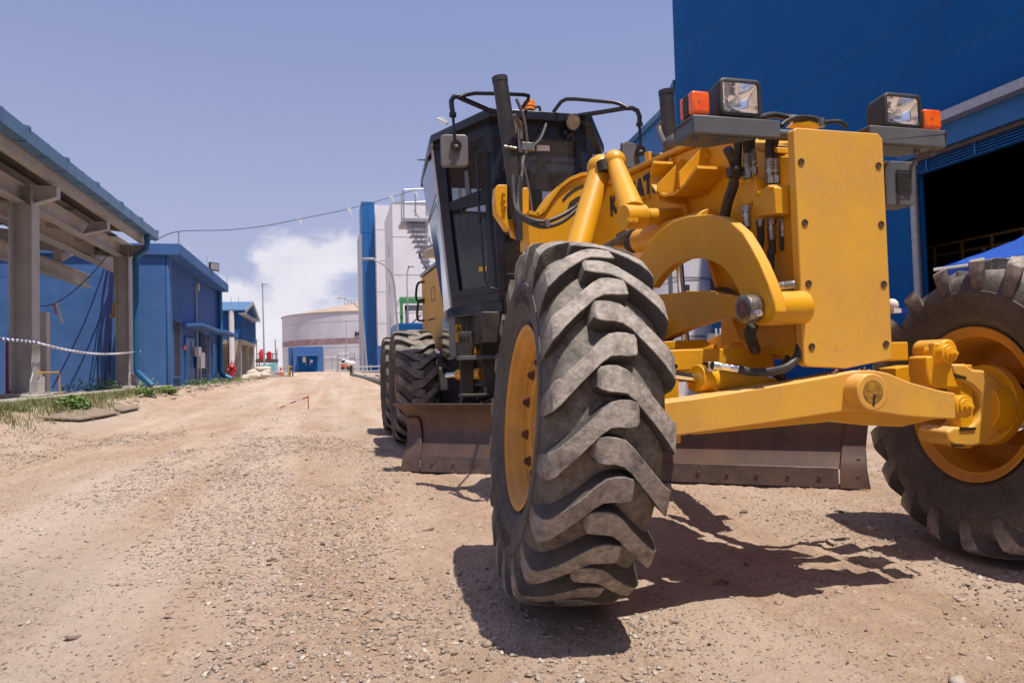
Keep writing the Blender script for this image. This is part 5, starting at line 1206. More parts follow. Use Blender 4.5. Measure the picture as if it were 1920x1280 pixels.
# ---------------------------------------------------------------- steel canopy
XC1=-5.5
y1_=.5*(at(65,735,x=XC1).y+at(72,735,x=XC1).y); y2_=at(250,722,x=XC1).y-.2
CN=thing('steel_canopy','beige steel canopy with a blue eaves gutter on heavy I-section columns beside the road','canopy',(XC1,y1_,.6))
zb_=4.30
for yy in(y1_,y2_,y1_-6.6):
    g=G(); w=.18
    g.box(XC1-.02,XC1,yy-w,yy+w,.62,zb_+.36); g.box(XC1-.35,XC1-.33,yy-w,yy+w,.62,zb_+.36); g.box(XC1-.33,XC1-.02,yy-.01,yy+.01,.62,zb_+.36)
    c=g.build('column',M['beige'],CN)
    g=G(); g.box(XC1-.62,XC1+.18,yy-.36,yy+.36,.44,.62); g.build('plinth',M['conc'],c,bev=.03)
    g=G(); g.slab([(XC1+.003,yy-.32,.62),(XC1+.003,yy+.32,.62),(XC1+.003,yy+.32,.86),(XC1+.003,yy+.2,1.02),(XC1+.003,yy-.2,1.02),(XC1+.003,yy-.32,.86)],(.02,0,0)); g.box(XC1+.02,XC1+.14,yy-.015,yy+.015,.62,.95); g.box(XC1-.58,XC1+.14,yy-.32,yy+.32,.62,.645); g.build('base_plate',M['beige'],c)
    g=G(); g.slab([(XC1,yy-.012,zb_+.34),(XC1+.38,yy-.012,zb_+.34),(XC1+.38,yy-.012,zb_+.16),(XC1,yy-.012,zb_+.02)],(0,.024,0)); g.box(XC1,XC1+.38,yy-.1,yy+.1,zb_+.34,zb_+.36); g.slab([(XC1,yy-.1,zb_+.0),(XC1+.38,yy-.1,zb_+.14),(XC1+.38,yy+.1,zb_+.14),(XC1,yy+.1,zb_+.0)],(0,0,.02)); g.slab([(XC1+.38,yy-.1,zb_+.14),(XC1+.38,yy+.1,zb_+.14),(XC1+.38,yy+.1,zb_+.36),(XC1+.38,yy-.1,zb_+.36)],(.015,0,0)); g.build('bracket',M['beige'],c)
yA=y1_-8; yB=y2_+.5
def ibeam(name,x,z0,z1,ya,yb,w=.2,parent=CN,mt=None):
    g=G(); g.box(x-w/2,x+w/2,ya,yb,z1-.018,z1); g.box(x-w/2,x+w/2,ya,yb,z0,z0+.018); g.box(x-.008,x+.008,ya,yb,z0+.018,z1-.018); return g.build(name,mt or M['beige'],parent)
ibeam('eave_beam',XC1-.22,zb_,zb_+.34,yA,yB,.22)
g=G()
for yy in(y1_+3.2,): 
    g.slab([(XC1,yy-.012,zb_+.34),(XC1+.38,yy-.012,zb_+.34),(XC1+.38,yy-.012,zb_+.16),(XC1-.2,yy-.012,zb_+.0)],(0,.024,0)); g.slab([(XC1-.2,yy-.1,zb_+.0),(XC1+.38,yy-.1,zb_+.14),(XC1+.38,yy+.1,zb_+.14),(XC1-.2,yy+.1,zb_+.0)],(0,0,.02))
    g.slab([(XC1+.38,yy-.1,zb_+.14),(XC1+.38,yy+.1,zb_+.14),(XC1+.38,yy+.1,zb_+.36),(XC1+.38,yy-.1,zb_+.36)],(.015,0,0))
g.build('bracket',M['beige'],CN)
# purlin at the eave, roof sheet sloping up and away, gutter
XG=at(150,300,y=15).x
gx0,gx1=-5.12,-4.90
p0=at(0,203,x=gx1);p1=at(297,433,x=gx1); zg=.5*(p0.z+p1.z)
yG=p1.y
ib=box1('eave_purlin',M['beige'],CN,-5.30,-5.16,yA,yG-.3,zg-.42,zg-.22)
gt=thing('x','x','x'); bpy.data.objects.remove(gt)
g=G(); g.box(gx1-.012,gx1,yA,yG,zg-.24,zg); g.box(gx0,gx1-.012,yA,yG,zg-.24,zg-.228); g.box(gx0-.012,gx0,yA,yG,zg-.24,zg); g.box(gx0,gx1-.012,yG-.012,yG,zg-.228,zg)
gutter=g.build('gutter',M['gut'],CN)
g=G(); k=0; yy=yG-.1
while yy>yA:
    g.box(gx1,gx1+.008,yy-.02,yy+.02,zg-.245,zg+.01); g.box(gx0+.0,gx1+.008,yy-.02,yy+.02,zg-.252,zg-.24)
    yy-=.92
g.build('gutter_joint_straps',M['gut'],gutter)
g=G(); yy=yG-.06
while yy>yA:
    g.slab([(gx0,yy,zg),(gx1+.01,yy,zg),(gx1+.01,yy,zg+.045),(gx0,yy,zg+.09)],(0,.10,0)); yy-=1.84
g.build('gutter_strap',M['gut'],gutter)
quad('roof_sheet',M['gut'],CN,[(gx0-.02,yA,zg-.10),(gx0-.02,yG-.2,zg-.10),(-14,yG-.2,zg+.75),(-14,yA,zg+.75)],(0,0,.03))
quad('ceiling_sheet',mat('ceiling_brown',(.20,.17,.15),.8,0,(.16,.135,.12),2,.9),CN,[(gx0-.06,yA+.01,zg-.112),(gx0-.06,yG-.21,zg-.112),(-13.9,yG-.21,zg+.733),(-13.9,yA+.01,zg+.733)],(0,0,.008))
g=G()
for k in range(1,8):
    x=gx0-.3-k*1.15; z=zg-.10+(gx0-.02-x)*.0956-.20; g.box(x-.04,x+.04,yA,yG-.3,z,z+.19)
g.build('roof_purlins',M['beige'],CN)
for yy in(y1_,y2_,y1_-6.6):
    g=G(); 
    for dz0,dz1 in((0,.02),(.33,.35)): g.slab([(XC1-.2,yy-.1,zb_+dz0),(XC1-.2,yy+.1,zb_+dz0),(-14,yy+.1,zb_+.8+dz0),(-14,yy-.1,zb_+.8+dz0)],(0,0,dz1-dz0))
    g.slab([(XC1-.2,yy-.008,zb_+.02),(XC1-.2,yy+.008,zb_+.02),(-14,yy+.008,zb_+.82),(-14,yy-.008,zb_+.82)],(0,0,.31)); g.build('rafter',M['beige'],CN)
# inner beams seen below the roof
xi=-6.4
a=at(75,410,x=xi);b=at(225,470,x=xi); ibeam('inner_beam',xi,a.z-.42,a.z,a.y-5,b.y+.8,.3)
a=at(0,455,x=-7.3);b=at(165,517,x=-7.3); bm=ibeam('crane_beam',-7.3,b.z-.38,b.z,a.y-4,b.y,.26)
p=at(110,490,x=-7.3); box1('hanger_post',M['beige'],CN,-7.40,-7.2,p.y-.12,p.y+.12,p.z,p.z+1.0)
g=G(); g.bar((-7.3,p.y+.15,p.z+.1),(-7.3,p.y+2.2,p.z+.9),.16,.14,up=(1,0,0)); g.build('knee_brace',M['beige'],CN)
xt=-6.1; a=at(80,360,x=xt); b=at(245,466,x=xt)
g=G(); g.box(xt-.12,xt+.12,y1_-6,b.y,a.z-.03,a.z); tr=g.build('cable_tray',M['beige'],CN)
for k in range(5):
    yy=b.y-.5-k*1.7; g=G(); g.box(xt-.3,xt+.2,yy-.04,yy+.04,a.z-.09,a.z-.04); g.build('tray_support',M['galv'],tr)
for k in range(4): pipe('tray_cable',M['cable'],tr,[(xt-.16-.05*k,y1_-5,a.z-.10),(xt-.16-.05*k,y1_+2,a.z-.12),(xt-.16-.05*k,b.y,a.z-.08)],.014,6)
# more framing, bracing and services in the shade of the canopy
for yy in(y1_+3.15,y1_-3.3,y2_-1.6,y1_+1.6,y1_-1.5):
    g=G(); g.slab([(XC1-.3,yy-.05,zb_+.10),(XC1-.3,yy+.05,zb_+.10),(-13.8,yy+.05,zb_+.86),(-13.8,yy-.05,zb_+.86)],(0,0,.16)); g.build('secondary_rafter',M['beige'],CN)
for (ya,yb3) in((y1_,y2_),(y1_-6.6,y1_)):
    g=G(); g.bar((XC1-.5,ya,zb_+.30),(-9.5,yb3,zb_+.50),.07,.07); g.build('roof_brace',M['beige'],CN)
    g=G(); g.bar((XC1-.5,yb3,zb_+.30),(-9.5,ya,zb_+.50),.07,.07); g.build('roof_brace',M['beige'],CN)
for yy in(y1_,y2_-2.2): box1('inner_column',M['beige'],CN,-11.2,-10.9,yy-.15,yy+.15,.5,zb_+.5)
g=G(); g.cyl((XC1-.34,y1_-.26,.7),(XC1-.34,y1_-.26,zb_),.025,n=8); g.build('column_conduit',M['galv'],CN)
for k in range(3): g=G(); g.tube([(XC1-.9-.1*k,y1_-6,zb_-.05),(XC1-.9-.1*k,y1_+1,zb_-.12),(XC1-.9-.1*k,y2_-.5,zb_-.02)],.02,6,4); g.build('service_cable',M['cable'],CN)
g=G(); c_=at(195,468,y=y2_-1); g.ob(c_,(.35,.35,.10)); g.build('canopy_lamp',M['blkm'],CN)
g=G(); a=at(78,585,y=y1_+1.0); g.box(a.x-.02,a.x+.12,y1_+.9,y1_+1.1,.5,a.z); g.build('short_post',M['beige'],CN)
# downpipe of the canopy
xd=-5.15
pts=[at(276,437,x=-5.0),at(276,466,x=-5.0),at(254,481,x=xd-.15),at(254,498,x=xd-.15),at(258,690,x=xd-.15),at(262,697,x=xd-.15),at(286,716,x=xd+.5)]
yd=pts[0].y; P_=[Vector((p.x,yd,p.z)) for p in pts[:6]]+[Vector((pts[5].x+.42,yd-.1,.62))]
pipe('downpipe',M['bpipe'],CN,P_,.085,12)
# lighting, things under the canopy
pg=thing('pipework','dark process pipes and valves in the shade under the steel canopy','pipework',(-8,y1_+1,.6))
for i in range(5):
    x=-7.2-i*.55; pipe('standpipe',M['galv'] if i%2 else M['blkm'],pg,[(x,y1_+.8+i*.2,.5),(x,y1_+.8+i*.2,4.2)],.05+.02*(i%3),10)
for z in(1.1,1.9,2.9): pipe('header_pipe',M['galv'],pg,[(-12,y1_+1.0,z),(-6.9,y1_+1.0,z)],.08,10)
g=G(); g.ball((-7.1,y1_+.7,2.3),.28,12); g.cyl((-7.1,y1_+.5,1.5),(-7.1,y1_+.5,1.9),.2); g.build('valve',M['blkm'],pg)
rt=thing('fire_cylinder','tall dark red cylinder standing behind the nearest canopy column','cylinder',(-6.55,y1_+.7,.6)); 
g=G(); g.lathe([(0,0),(0,.07),(.95,.07),(1.1,.06),(1.15,0)],(-6.24,y1_+.75,.6),(0,0,1),20); g.build('tank_shell',M['red'],rt); g=G(); g.cyl((-6.24,y1_+.75,1.7),(-6.24,y1_+.75,1.85),.03); g.build('tank_valve',M['galv'],rt)
# spare blue board: dark block wall behind the pipes
bwk=thing('block_wall','grey block wall at the back of the steel canopy','wall',(-13,y1_,.5)); box1('wall_face',M['conc'],bwk,-14.2,-13.8,y1_-9,yc-.3,.3,2.3)
# kerb slab along the canopy
kb=kind(box1('plinth_kerb',M['conc'],None,-5.66,-5.10,3,yc-.3,.30,.57,.02)); 
kind(box1('canopy_floor',M['dustwall'],None,-22,-5.65,3,yc-.1,.35,.46))
# yellow stand pipe hook, yellow ladder-like pipe on column 2
yp=thing('yellow_pipe','yellow gas pipe strapped beside the second canopy column','pipe',(XC1-.7,y2_,.6))
pts=[at(216,452,y=y2_+.3),at(217,520,y=y2_+.3),at(218,560,y=y2_+.3),at(214,575,y=y2_+.3),at(215,592,y=y2_+.3)]
pipe('pipe_run',M['yrail'],yp,pts,.05,10); g=G(); g.ob(pts[-1],(.22,.12,.1)); g.build('pipe_foot',M['yrail'],yp)
yh=thing('bent_handrail','small bent yellow pipe rail at the foot of the nearest column','rail',(XC1+.2,y1_+.5,.6))
pipe('rail_tube',M['yrail'],yh,[(XC1+.06,y1_-.05,1.03),(XC1+.06,y1_+.95,1.03),(XC1+.06,y1_+1.0,.98),(XC1+.06,y1_+1.0,.5)],.018,8)
# barrier tape across the columns
def stripemat(name,c1,c2,freq):
    m_=bpy.data.materials.new(name); m_.use_nodes=True; t=m_.node_tree; b=t.nodes['Principled BSDF']; L=t.links.new
    tc=nn(t,'ShaderNodeTexCoord'); se=nn(t,'ShaderNodeSeparateXYZ'); L(tc.outputs['Object'],se.inputs[0]); k=nn(t,'ShaderNodeMath',operation='MULTIPLY_ADD'); L(se.outputs['Y'],k.inputs[0]); k.inputs[1].default_value=freq; L(se.outputs['Z'],k.inputs[2])
    f=nn(t,'ShaderNodeMath',operation='FRACT'); L(k.outputs[0],f.inputs[0]); g_=nn(t,'ShaderNodeMath',operation='GREATER_THAN'); L(f.outputs[0],g_.inputs[0]); g_.inputs[1].default_value=.5
    x=nn(t,'ShaderNodeMix',data_type='RGBA'); L(g_.outputs[0],x.inputs[0]); x.inputs[6].default_value=(*c1,1); x.inputs[7].default_value=(*c2,1); L(x.outputs[2],b.inputs['Base Color']); b.inputs['Roughness'].default_value=.5; return m_
def ribbon(name,pts,w,label,cat,group,mt):
    P_=crom(pts,14); vs=[];fs=[]
    for i,a in enumerate(P_):
        tw=.35*math.sin(i*.5); vs+=[a+Vector((math.sin(tw)*w/2,0,-math.cos(tw)*w/2)),a+Vector((-math.sin(tw)*w/2,0,math.cos(tw)*w/2))]
    for i in range(len(P_)-1): fs.append((2*i,2*i+1,2*i+3,2*i+2))
    g=G(); g.add(vs,fs); o=g.build(name,mt,None); so_=o.modifiers.new('thickness','SOLIDIFY'); so_.thickness=.002; return tag(o,label,cat,group)
ribbon('barrier_tape',[at(-20,632,x=-5.43),at(10,636,x=-5.43),at(60,641,x=-5.43),at(72,643,x=-5.43)],.055,'blue and white barrier tape tied round the nearest canopy column','barrier tape','barrier tapes along the canopy',stripemat('blue_white_stripes',(.72,.72,.75),(.03,.07,.30),5.5))
ribbon('barrier_tape',[at(72,643,x=-5.43),at(120,655,x=-5.41),at(175,663,x=-5.40),at(220,663,x=-5.40),at(264,659,x=-5.35)],.055,'twisted white barrier tape sagging between the two canopy columns','barrier tape','barrier tapes along the canopy',stripemat('grey_white_stripes',(.72,.72,.74),(.42,.42,.50),4.5))
# tag hanging on a wire
wr=pipe('slack_wire',M['cable'],None,[at(76,574,y=y1_+2),at(100,570,y=y1_+2.5),at(135,548,y=y1_+3.5),at(175,510,y=y1_+4.5),at(222,454,y=y2_)],.012,6,6); tag(wr,'black slack wire running up in front of the blue wall under the canopy','wire')
tg=thing('paper_tag','white and red paper tags hanging on the slack wire by the blue wall','tag',at(102,567,y=y1_+2.5))
for i,(a,b) in enumerate((((99,568),(103,590)),((104,568),(115,606)))):
    p=at(*a,y=y1_+2.5);q_=at(*b,y=y1_+2.5); g=G(); g.slab([p,p+Vector((.05,0,0)),q_+Vector((.05,0,0)),q_],(0,.004,0)); g.build('tag_strip',M['tapew'] if i else mat('red_white_tag',(.55,.2,.22),.6),tg)
# blue cables hanging in front of the wall
bc_=thing('hanging_cables','bundle of dark blue cables hanging from the canopy in front of the blue wall','cables',(-7,y2_,4.4))
M['bcab']=mat('blue_cable',(.012,.03,.14),.6)
for a,b,c in(((210,462),(160,600),(98,728)),((211,462),(188,590),(167,718)),((212,462),(204,600),(196,722)),((212,462),(198,620),(190,716)),((213,462),(210,560),(205,700)),((213,462),(192,560),(190,700))):
    pipe('cable_strand',M['bcab'],bc_,[at(*a,y=yc-.5),at(*b,y=yc-.4),at(*c,y=yc-.35)],.035 if c[0]>185 else .022,6,5)
# ---------------------------------------------------------------- shed on concrete stilts
xs_=-5.25
ya_=at(453,620,x=xs_).y; yb_=at(479,620,x=xs_).y; zt0=at(453,581,x=xs_).z; zbt=at(453,636,x=xs_).z; yr_=at(467,569,x=xs_).y; zr_=at(467,568,x=xs_).z; zt1=at(479,597,x=xs_).z
SS=thing('stilt_shed','blue corrugated metal shed raised on concrete legs beyond the pump house','shed',(xs_,ya_,.6))
ym=.5*(ya_+yb_)
zt0=.5*(zt0+zt1); 
g=G(); g.slab([(xs_,ya_,zbt),(xs_,yb_,zbt),(xs_,yb_,zt0),(xs_,ym,zr_-.1),(xs_,ya_,zt0)],(-3.6,0,0)); sw=g.build('wall',M['bmetal'],SS)
g=G()
for k in range(30): 
    x=xs_-.1-k*.12; g.box(x-.02,x+.02,ya_-.03,ya_,zbt,zt0-.05)
for k in range(26):
    y=ya_+.1+(yb_-ya_-.2)*k/25; zz=zt0+(zr_-.1-zt0)*(1-abs(y-ym)/(ym-ya_)); g.box(xs_,xs_+.03,y-.03,y+.03,zbt,zz-.05)
g.build('wall_ribs',M['bmetal'],sw)
for sgn in(-1,1):
    y2=ya_-.35 if sgn<0 else yb_+.35
    g=G(); g.slab([(xs_+.25,ym,zr_),(xs_+.25,y2,zt0-.12),(xs_-3.9,y2,zt0-.12),(xs_-3.9,ym,zr_)],(0,0,.07)); r_=g.build('roof',M['gut'],SS)
    g=G(); g.slab([(xs_+.26,ym,zr_+.08),(xs_+.26,y2,zt0-.04),(xs_+.26,y2,zt0-.26),(xs_+.26,ym,zr_-.14)],(.05,0,0)); g.build('barge_board',M['galv'],r_)
box1('floor_slab',M['conc'],SS,xs_-3.6,xs_,ya_,yb_,zbt-.22,zbt-.003)
for x in(xs_-.28,xs_-2.0,xs_-3.4):
    for y in(ya_+.2,ym,yb_-.3): box1('leg',M['conc'],SS,x-.2,x+.2,y-.2,y+.2,.3,zbt-.22)
pipe('downpipe',M['white'],SS,[(xs_-.55,ya_-.2,zt0-.1),(xs_-.55,ya_-.2,.6)],.16,10)
for (a_,b_) in(((458,587),(472,597)),((473,596),(484,604))):
    p=at(*a_,x=xs_+.4);q_=at(*b_,x=xs_+.4); box1('air_conditioner',M['galv'],SS,xs_+.05,xs_+.5,p.y,q_.y,q_.z,p.z,.02)
for i,(px) in enumerate((433.5,447)):
    p=at(px,556,y=ya_+2); o=pipe('lightning_rod',M['galv'],None,[(p.x,p.y,zr_-.5),(p.x,p.y,p.z)],.015,6); tag(o,('thin rod on the left of the stilt shed roof','thin rod on the right of the stilt shed roof')[i],'lightning rod','rods on the stilt shed')
wd_=thing('timber_board','brown upright timber board stored beneath the stilt shed','board',(xs_-2.3,ya_+1,.6)); p=at(427,640,y=ya_+1);q_=at(434,690,y=ya_+1); box1('board_face',M['bladest'],wd_,p.x,q_.x,ya_+1,ya_+1.1,.5,p.z)
# hydrant
hx_,hy_=-5.15,at(435,700,x=-5.15).y; hz_=gz(hx_,hy_)
HY=thing('fire_hydrant','red fire hydrant beside the road in front of the stilt shed','hydrant',(hx_,hy_,hz_))
g=G(); g.lathe([(0,0),(0,.20),(.06,.2),(.07,.13),(.72,.13),(.74,.17),(.80,.17),(.84,.13),(.98,.09),(1.04,.03),(1.12,.03),(1.12,0)],(hx_,hy_,hz_),(0,0,1),24); b=g.build('barrel',M['red'],HY)
for s_ in(-1,1): g=G(); g.cyl((hx_,hy_,hz_+.62),(hx_+s_*.20,hy_-.05,hz_+.62),.075); g.cyl((hx_+s_*.19,hy_-.05,hz_+.62),(hx_+s_*.24,hy_-.05,hz_+.62),.095,n=8); g.build('outlet',M['red'],b)
rp=thing('red_post','dark red post between the legs of the stilt shed','post',(xs_-.9,ya_+3,.6)); pipe('post_tube',M['red'],rp,[(xs_-.7,ya_+2,.5),(xs_-.7,ya_+2,1.9)],.18,10)
# ---------------------------------------------------------------- road end: tank, door house, fence, mast
TK=thing('storage_tank','huge white steel storage tank with a faded maroon band at the end of the road','tank',(7.0,114.8,.8))
Rk=14.2; g=G(); g.lathe([(0,Rk),(4.1,Rk)],(7,114.8,.5),(0,0,1),128); g.lathe([(4.95,Rk),(8.7,Rk)],(7,114.8,.5),(0,0,1),128); tk=g.build('tank_shell',M['tank'],TK)
g=G(); g.lathe([(4.1,Rk+.01),(4.95,Rk+.01)],(7,114.8,.5),(0,0,1),128); g.build('maroon_band',M['maroon'],tk)
g=G()
for z in(1.9,3.6,7.3): g.lathe([(z,Rk+.02),(z+.05,Rk+.02)],(7,114.8,.5),(0,0,1),96)
g.build('weld_seams',M['galv'],tk)
g=G(); g.lathe([(8.7,Rk+.12),(8.78,Rk+.12),(11.8,0)],(7,114.8,.5),(0,0,1),96); rk=g.build('tank_roof',M['tankroof'],TK)
g=G()
a0=math.radians(262)
for k in range(9):
    t=math.radians(228+k*5); c=Vector((7+math.cos(t)*7,114.8+math.sin(t)*7,10.5)); g.cyl(c,c+Vector((0,0,1.1)),.045,n=6)
    if k<8:
        t2=math.radians(233+k*5); d_=Vector((7+math.cos(t2)*7,114.8+math.sin(t2)*7,10.5))
        for z in(.6,1.1): g.cyl(c+Vector((0,0,z)),d_+Vector((0,0,z)),.035,n=6)
g.build('roof_railing',M['galv'],rk)
def tanktext(body,px,py,size):
    v=at(px,py,y=101.5); yy_=114.8-math.sqrt(Rk**2-(v.x-7)**2)-.12; text(body,size,M['txt'],tk,Vector((v.x,yy_,v.z)),(1,-.22,0),(0,0,1),ext=.02,name='tank_lettering',bold=.03)
tanktext('MF',664.8,630.5,.95); 
DH=thing('door_house','blue rendered entrance building with double doors in front of the white tank','building',(-2.8,95,.8))
a=at(549,650,y=95);b=at(606.5,697,y=95)
dh=box1('wall',M['bwall'],DH,a.x,b.x,95,99,.6,a.z,.05)
p=at(559,668,y=95);q_=at(596,697,y=95); box1('wing',M['bwall_shade'],DH,a.x-.6,a.x,95.6,98.5,.6,a.z-.05)
for k in range(2):
    xm=p.x+(q_.x-p.x)*(.5*k); d=box1('door',M['bdark'],DH,xm+.02,xm+(q_.x-p.x)/2-.02,94.93,95,.7,p.z,.01)
    xs0=xm+.55 if k==0 else xm+.3; box1('paper_notice',M['white'],d,xs0,xs0+(.42 if k==0 else .3),94.91,94.93,2.05 if k==0 else 1.95,2.75 if k==0 else 2.35)
    pipe('door_handle',M['galv'],d,[(p.x+(q_.x-p.x)*.5+(-.25 if k==0 else .25),94.88,1.6),(p.x+(q_.x-p.x)*.5+(-.25 if k==0 else .25),94.88,2.5)],.03,6)
box1('door_canopy',M['bwall'],DH,p.x-.1,q_.x+.1,94.0,95,p.z,p.z+.18,.03)
# fence and gate right of the door house
def meshfence(name,label,x0,x1,y,z0,z1,posts,rails=(0,1),cat='fence'):
    f=thing(name,label,cat,(x0,y,z0)); 
    for x in posts: pipe('fence_post',M['galv'],f,[(x,y,z0),(x,y,z1)],.05,8)
    g=G()
    for r_ in rails: g.cyl((x0,y,z0+(z1-z0)*r_),(x1,y,z0+(z1-z0)*r_),.035,n=6)
    g.build('rails',M['galv'],f)
    g=G(); n=int((x1-x0)/.25)
    for k in range(1,n): g.cyl((x0+(x1-x0)*k/n,y,z0),(x0+(x1-x0)*k/n,y,z1),.008,n=4)
    g.build('wire_mesh',M['galv'],f); return f
F0=at(608,668,y=92);F1=at(634,668,y=92);F2=at(664,664,y=92)
meshfence('mesh_fence','low mesh fence panel just right of the blue door house',F0.x,F1.x,92,.75,F0.z,[F0.x,at(622,668,y=92).x,F1.x-.1],(.1,.95))
meshfence('mesh_gate','double mesh gate in front of the white tank, left of the grey tower',F1.x,F2.x,91.5,.75,F2.z+.1,[F1.x,at(648,668,y=92).x,F2.x],(.05,.45,.75,1),cat='gate')
wp=pipe('white_post',M['white'],None,[at(642.5,663,y=96),at(642.5,656,y=96)],.09,8); 
wp.data=wp.data; g=G()
tag(wp,'short white marker seen above the fence before the tank','marker')
# truck beyond the gate
a=at(639,691,y=98); TR=thing('small_truck','small white and orange truck parked behind the mesh gate','truck',(a.x,98,.75))
x0,x1=at(640,690,y=98).x,at(655,690,y=98).x
box1('truck_bed',M['orangeb'],TR,x0,x1,98,99.6,1.2,1.75,.05); cabt=box1('truck_cab',M['white'],TR,x0,x0+.85,98.1,99.5,1.75,2.4,.15); box1('truck_windscreen',M['dark'],cabt,x0+.1,x0+.75,98.08,98.1,1.9,2.25)
for x in(x0+.2,x1-.25): g=G(); g.cyl((x,98.0,1.05),(x,98.25,1.05),.3,n=16); g.build('wheel',M['hose'],TR)
# tall thin mast, other lamp posts
def lamp_post(name,label,base,top,arm,head,r=.07,group='street lamps'):
    t=thing(name,label,'street lamp',base,group); g=G(); P_=[Vector(base),Vector(base)*.5+Vector(top)*.5,Vector(top)]; n=len(P_)
    g.tube([P_[0],P_[2]],[r,r*.55],10); g.build('pole',M['galv'],t)
    if arm: 
        g=G(); A_=crom([Vector(top)]+[Vector(a) for a in arm],5); g.tube(A_,[r*.55]*len(A_),8); g.build('arm',M['galv'],t)
    e=Vector(arm[-1] if arm else top)
    g=G(); g.ob(e+Vector((head[0]*.5,0,.02)),(abs(head[0])+.15,.28,.09)); g.build('lamp_head',M['galv'],t,bev=.02); return t
def lp(pxs,y): return [tuple(at(px,py,y=y)) for px,py in pxs]
A=lp([(688,694),(681,600),(676,583),(664,569),(646,559)],60); lamp_post('street_lamp','curved-arm street lamp in front of the slim blue tower',(A[0][0],60,.6),A[1],A[2:],(-.5,),.10)
A=lp([(743,640),(740,540),(735,516),(722,498),(700,486)],38); lamp_post('street_lamp','taller curved-arm street lamp in front of the white tower block',(A[0][0]+.2,38,.4),A[1],A[2:],(-.5,),.09)
A=lp([(764,640),(763,530),(764,510),(767,500)],46); lamp_post('street_lamp','straight slim lamp post near the engine hood of the grader',(A[0][0]+.1,46,.4),A[1],A[2:],(.25,),.07)
A=lp([(649,690),(649,601)],97); lamp_post('street_lamp','thin lamp post standing before the white tank',(A[0][0],97,.75),A[1],None,(.3,),.08)
A=lp([(496,693),(492,533)],58); lamp_post('street_lamp','very tall slender mast left of the white tank',(A[0][0],58,.6),A[1],None,(.3,),.075)
A=lp([(872,420),(858,258),(845,243)],16); t=lamp_post('street_lamp','street lamp whose flat head peeks out behind the left cab mirror',(A[0][0],16,.2),A[1],[A[2]],(-.3,),.06)
for ch in [c for c in bpy.data.objects if c.parent==t and c.name.startswith('lamp_head')]: bpy.data.objects.remove(ch)
g=G(); p=at(832,234,y=16); q_=at(845,243,y=16); g.slab([at(819,224,y=16),at(829,222,y=16.2),at(841,232,y=16.2),at(838,235,y=16)],(0,0,.05)); g.build('lamp_head',M['galv'],t,bev=.01)
g=G(); g.slab([at(822,226,y=15.98)+Vector((0,0,-.012)),at(829,224.5,y=16.15)+Vector((0,0,-.012)),at(837,232,y=16.15)+Vector((0,0,-.012)),at(835,233.5,y=15.98)+Vector((0,0,-.012))],(0,0,.01)); g.build('lamp_glass',M['tankroof'],t)
# towers ---------------------------------------------------------------
def tower(name,label,px0,px1,pyt,y,depth,mt,zb=.4,x1=None,joints=True,cap=None,cat='tower'):
    a=at(px0,pyt,y=y);b=at(px1,pyt,y=y); t=thing(name,label,cat,(a.x,y,zb)); X1=b.x if x1 is None else x1
    w_=box1('wall',mt,t,a.x,X1,y,y+depth,zb,a.z)
    if joints:
        g=G(); z=zb+2
        while z<a.z-1: g.box(a.x-.01,X1+.01,y-.012,y,z,z+.05); z+=3.4
        if X1-a.x>1.2: g.box((a.x+X1)/2-.02,(a.x+X1)/2+.02,y-.011,y,zb,a.z)
        g.build('panel_joints',joints if joints is not True else M['bdark'],w_)
    return t,a,b,w_
t,a,b,w_=tower('blue_tower','slim tall blue tower with panel joints, left of the white blocks',677,702,378,78,5,M['bmetal'])
box1('grey_side',M['galv'],t,a.x-.32,a.x,78.02,83,.4,a.z-.0-3.6)
t,a,b,w_=tower('white_tower','narrow white block directly right of the slim blue tower',704,724,400,76,6,M['clad'],joints=M['galv'])
t,a,b,w_=tower('white_tower','white block top rising behind the narrow white block',702,730,384,83,5,M['clad'],joints=False)
t,a,b,w_=tower('white_building','broad white clad building behind the external stair',735,860,378,62,9,M['clad'],joints=M['galv'],cat='building')
for z in(5,8,11.5): box1('side_window',M['galv'],w_,a.x-.02,a.x,66,66.9,z,z+1.1)
g=G(); g.box(a.x-.05,a.x+12,61.96,62,a.z-.12,a.z+.0); g.build('parapet_cap',M['galv'],w_)
# low blue wall and grey box right of the lamp
t=thing('low_wall','low blue wall with a small grey box beside the first street lamp','wall',(at(705,690,y=64).x,64,.6)); a=at(707,648,y=64);b=at(745,690,y=64); box1('wall_face',M['bwall'],t,a.x,b.x,64,64.3,.4,a.z); a=at(717,657,y=63.8); box1('utility_box',M['conc'],t,a.x,b.x,63.2,63.9,.4,a.z)
# external stair
ST=thing('stair_tower','grey steel external stair with landing and handrails against the white building','stair',(at(790,620,y=40).x,40,.4))
yS=40
def sp(px,py,dy=0): return at(px,py,y=yS+dy)
g=G()
for pts,r_ in (([(757,356),(757,412)],.045),([(779,356),(779,405)],.05),([(799,378),(800,404)],.04),([(757,356),(800,354)],.04),([(759,380),(800,378)],.035),([(753,365),(753,413)],.04),([(753,365),(757,356)],.04),([(793,356),(806,345)],.04)):
    g.tube([sp(*p) for p in pts],r_,6)
g.build('landing_railing',M['galv'],ST)
g=G(); a=sp(754,410);b=sp(806,410); g.box(a.x,b.x,yS-.2,yS+2.2,a.z-.18,a.z); g.box(a.x+.5,b.x,yS+2.2,yS+2.4,a.z-.2,a.z+.12); g.build('landing',M['galv'],ST)
g=G()
P_=[(762,420),(775,440),(790,470),(800,500),(808,520)]
g.tube([sp(*p) for p in P_],.06,6); g.tube([sp(px+22,py-6,1.2) for px,py in P_],.06,6); g.tube([sp(px+14,py-26,.1) for px,py in P_],.035,6); g.tube([sp(762,412),sp(806,470)],.04,6); g.tube([sp(768,420),sp(806,500)],.04,6); g.tube([sp(786,418),sp(801,520)],.04,6)
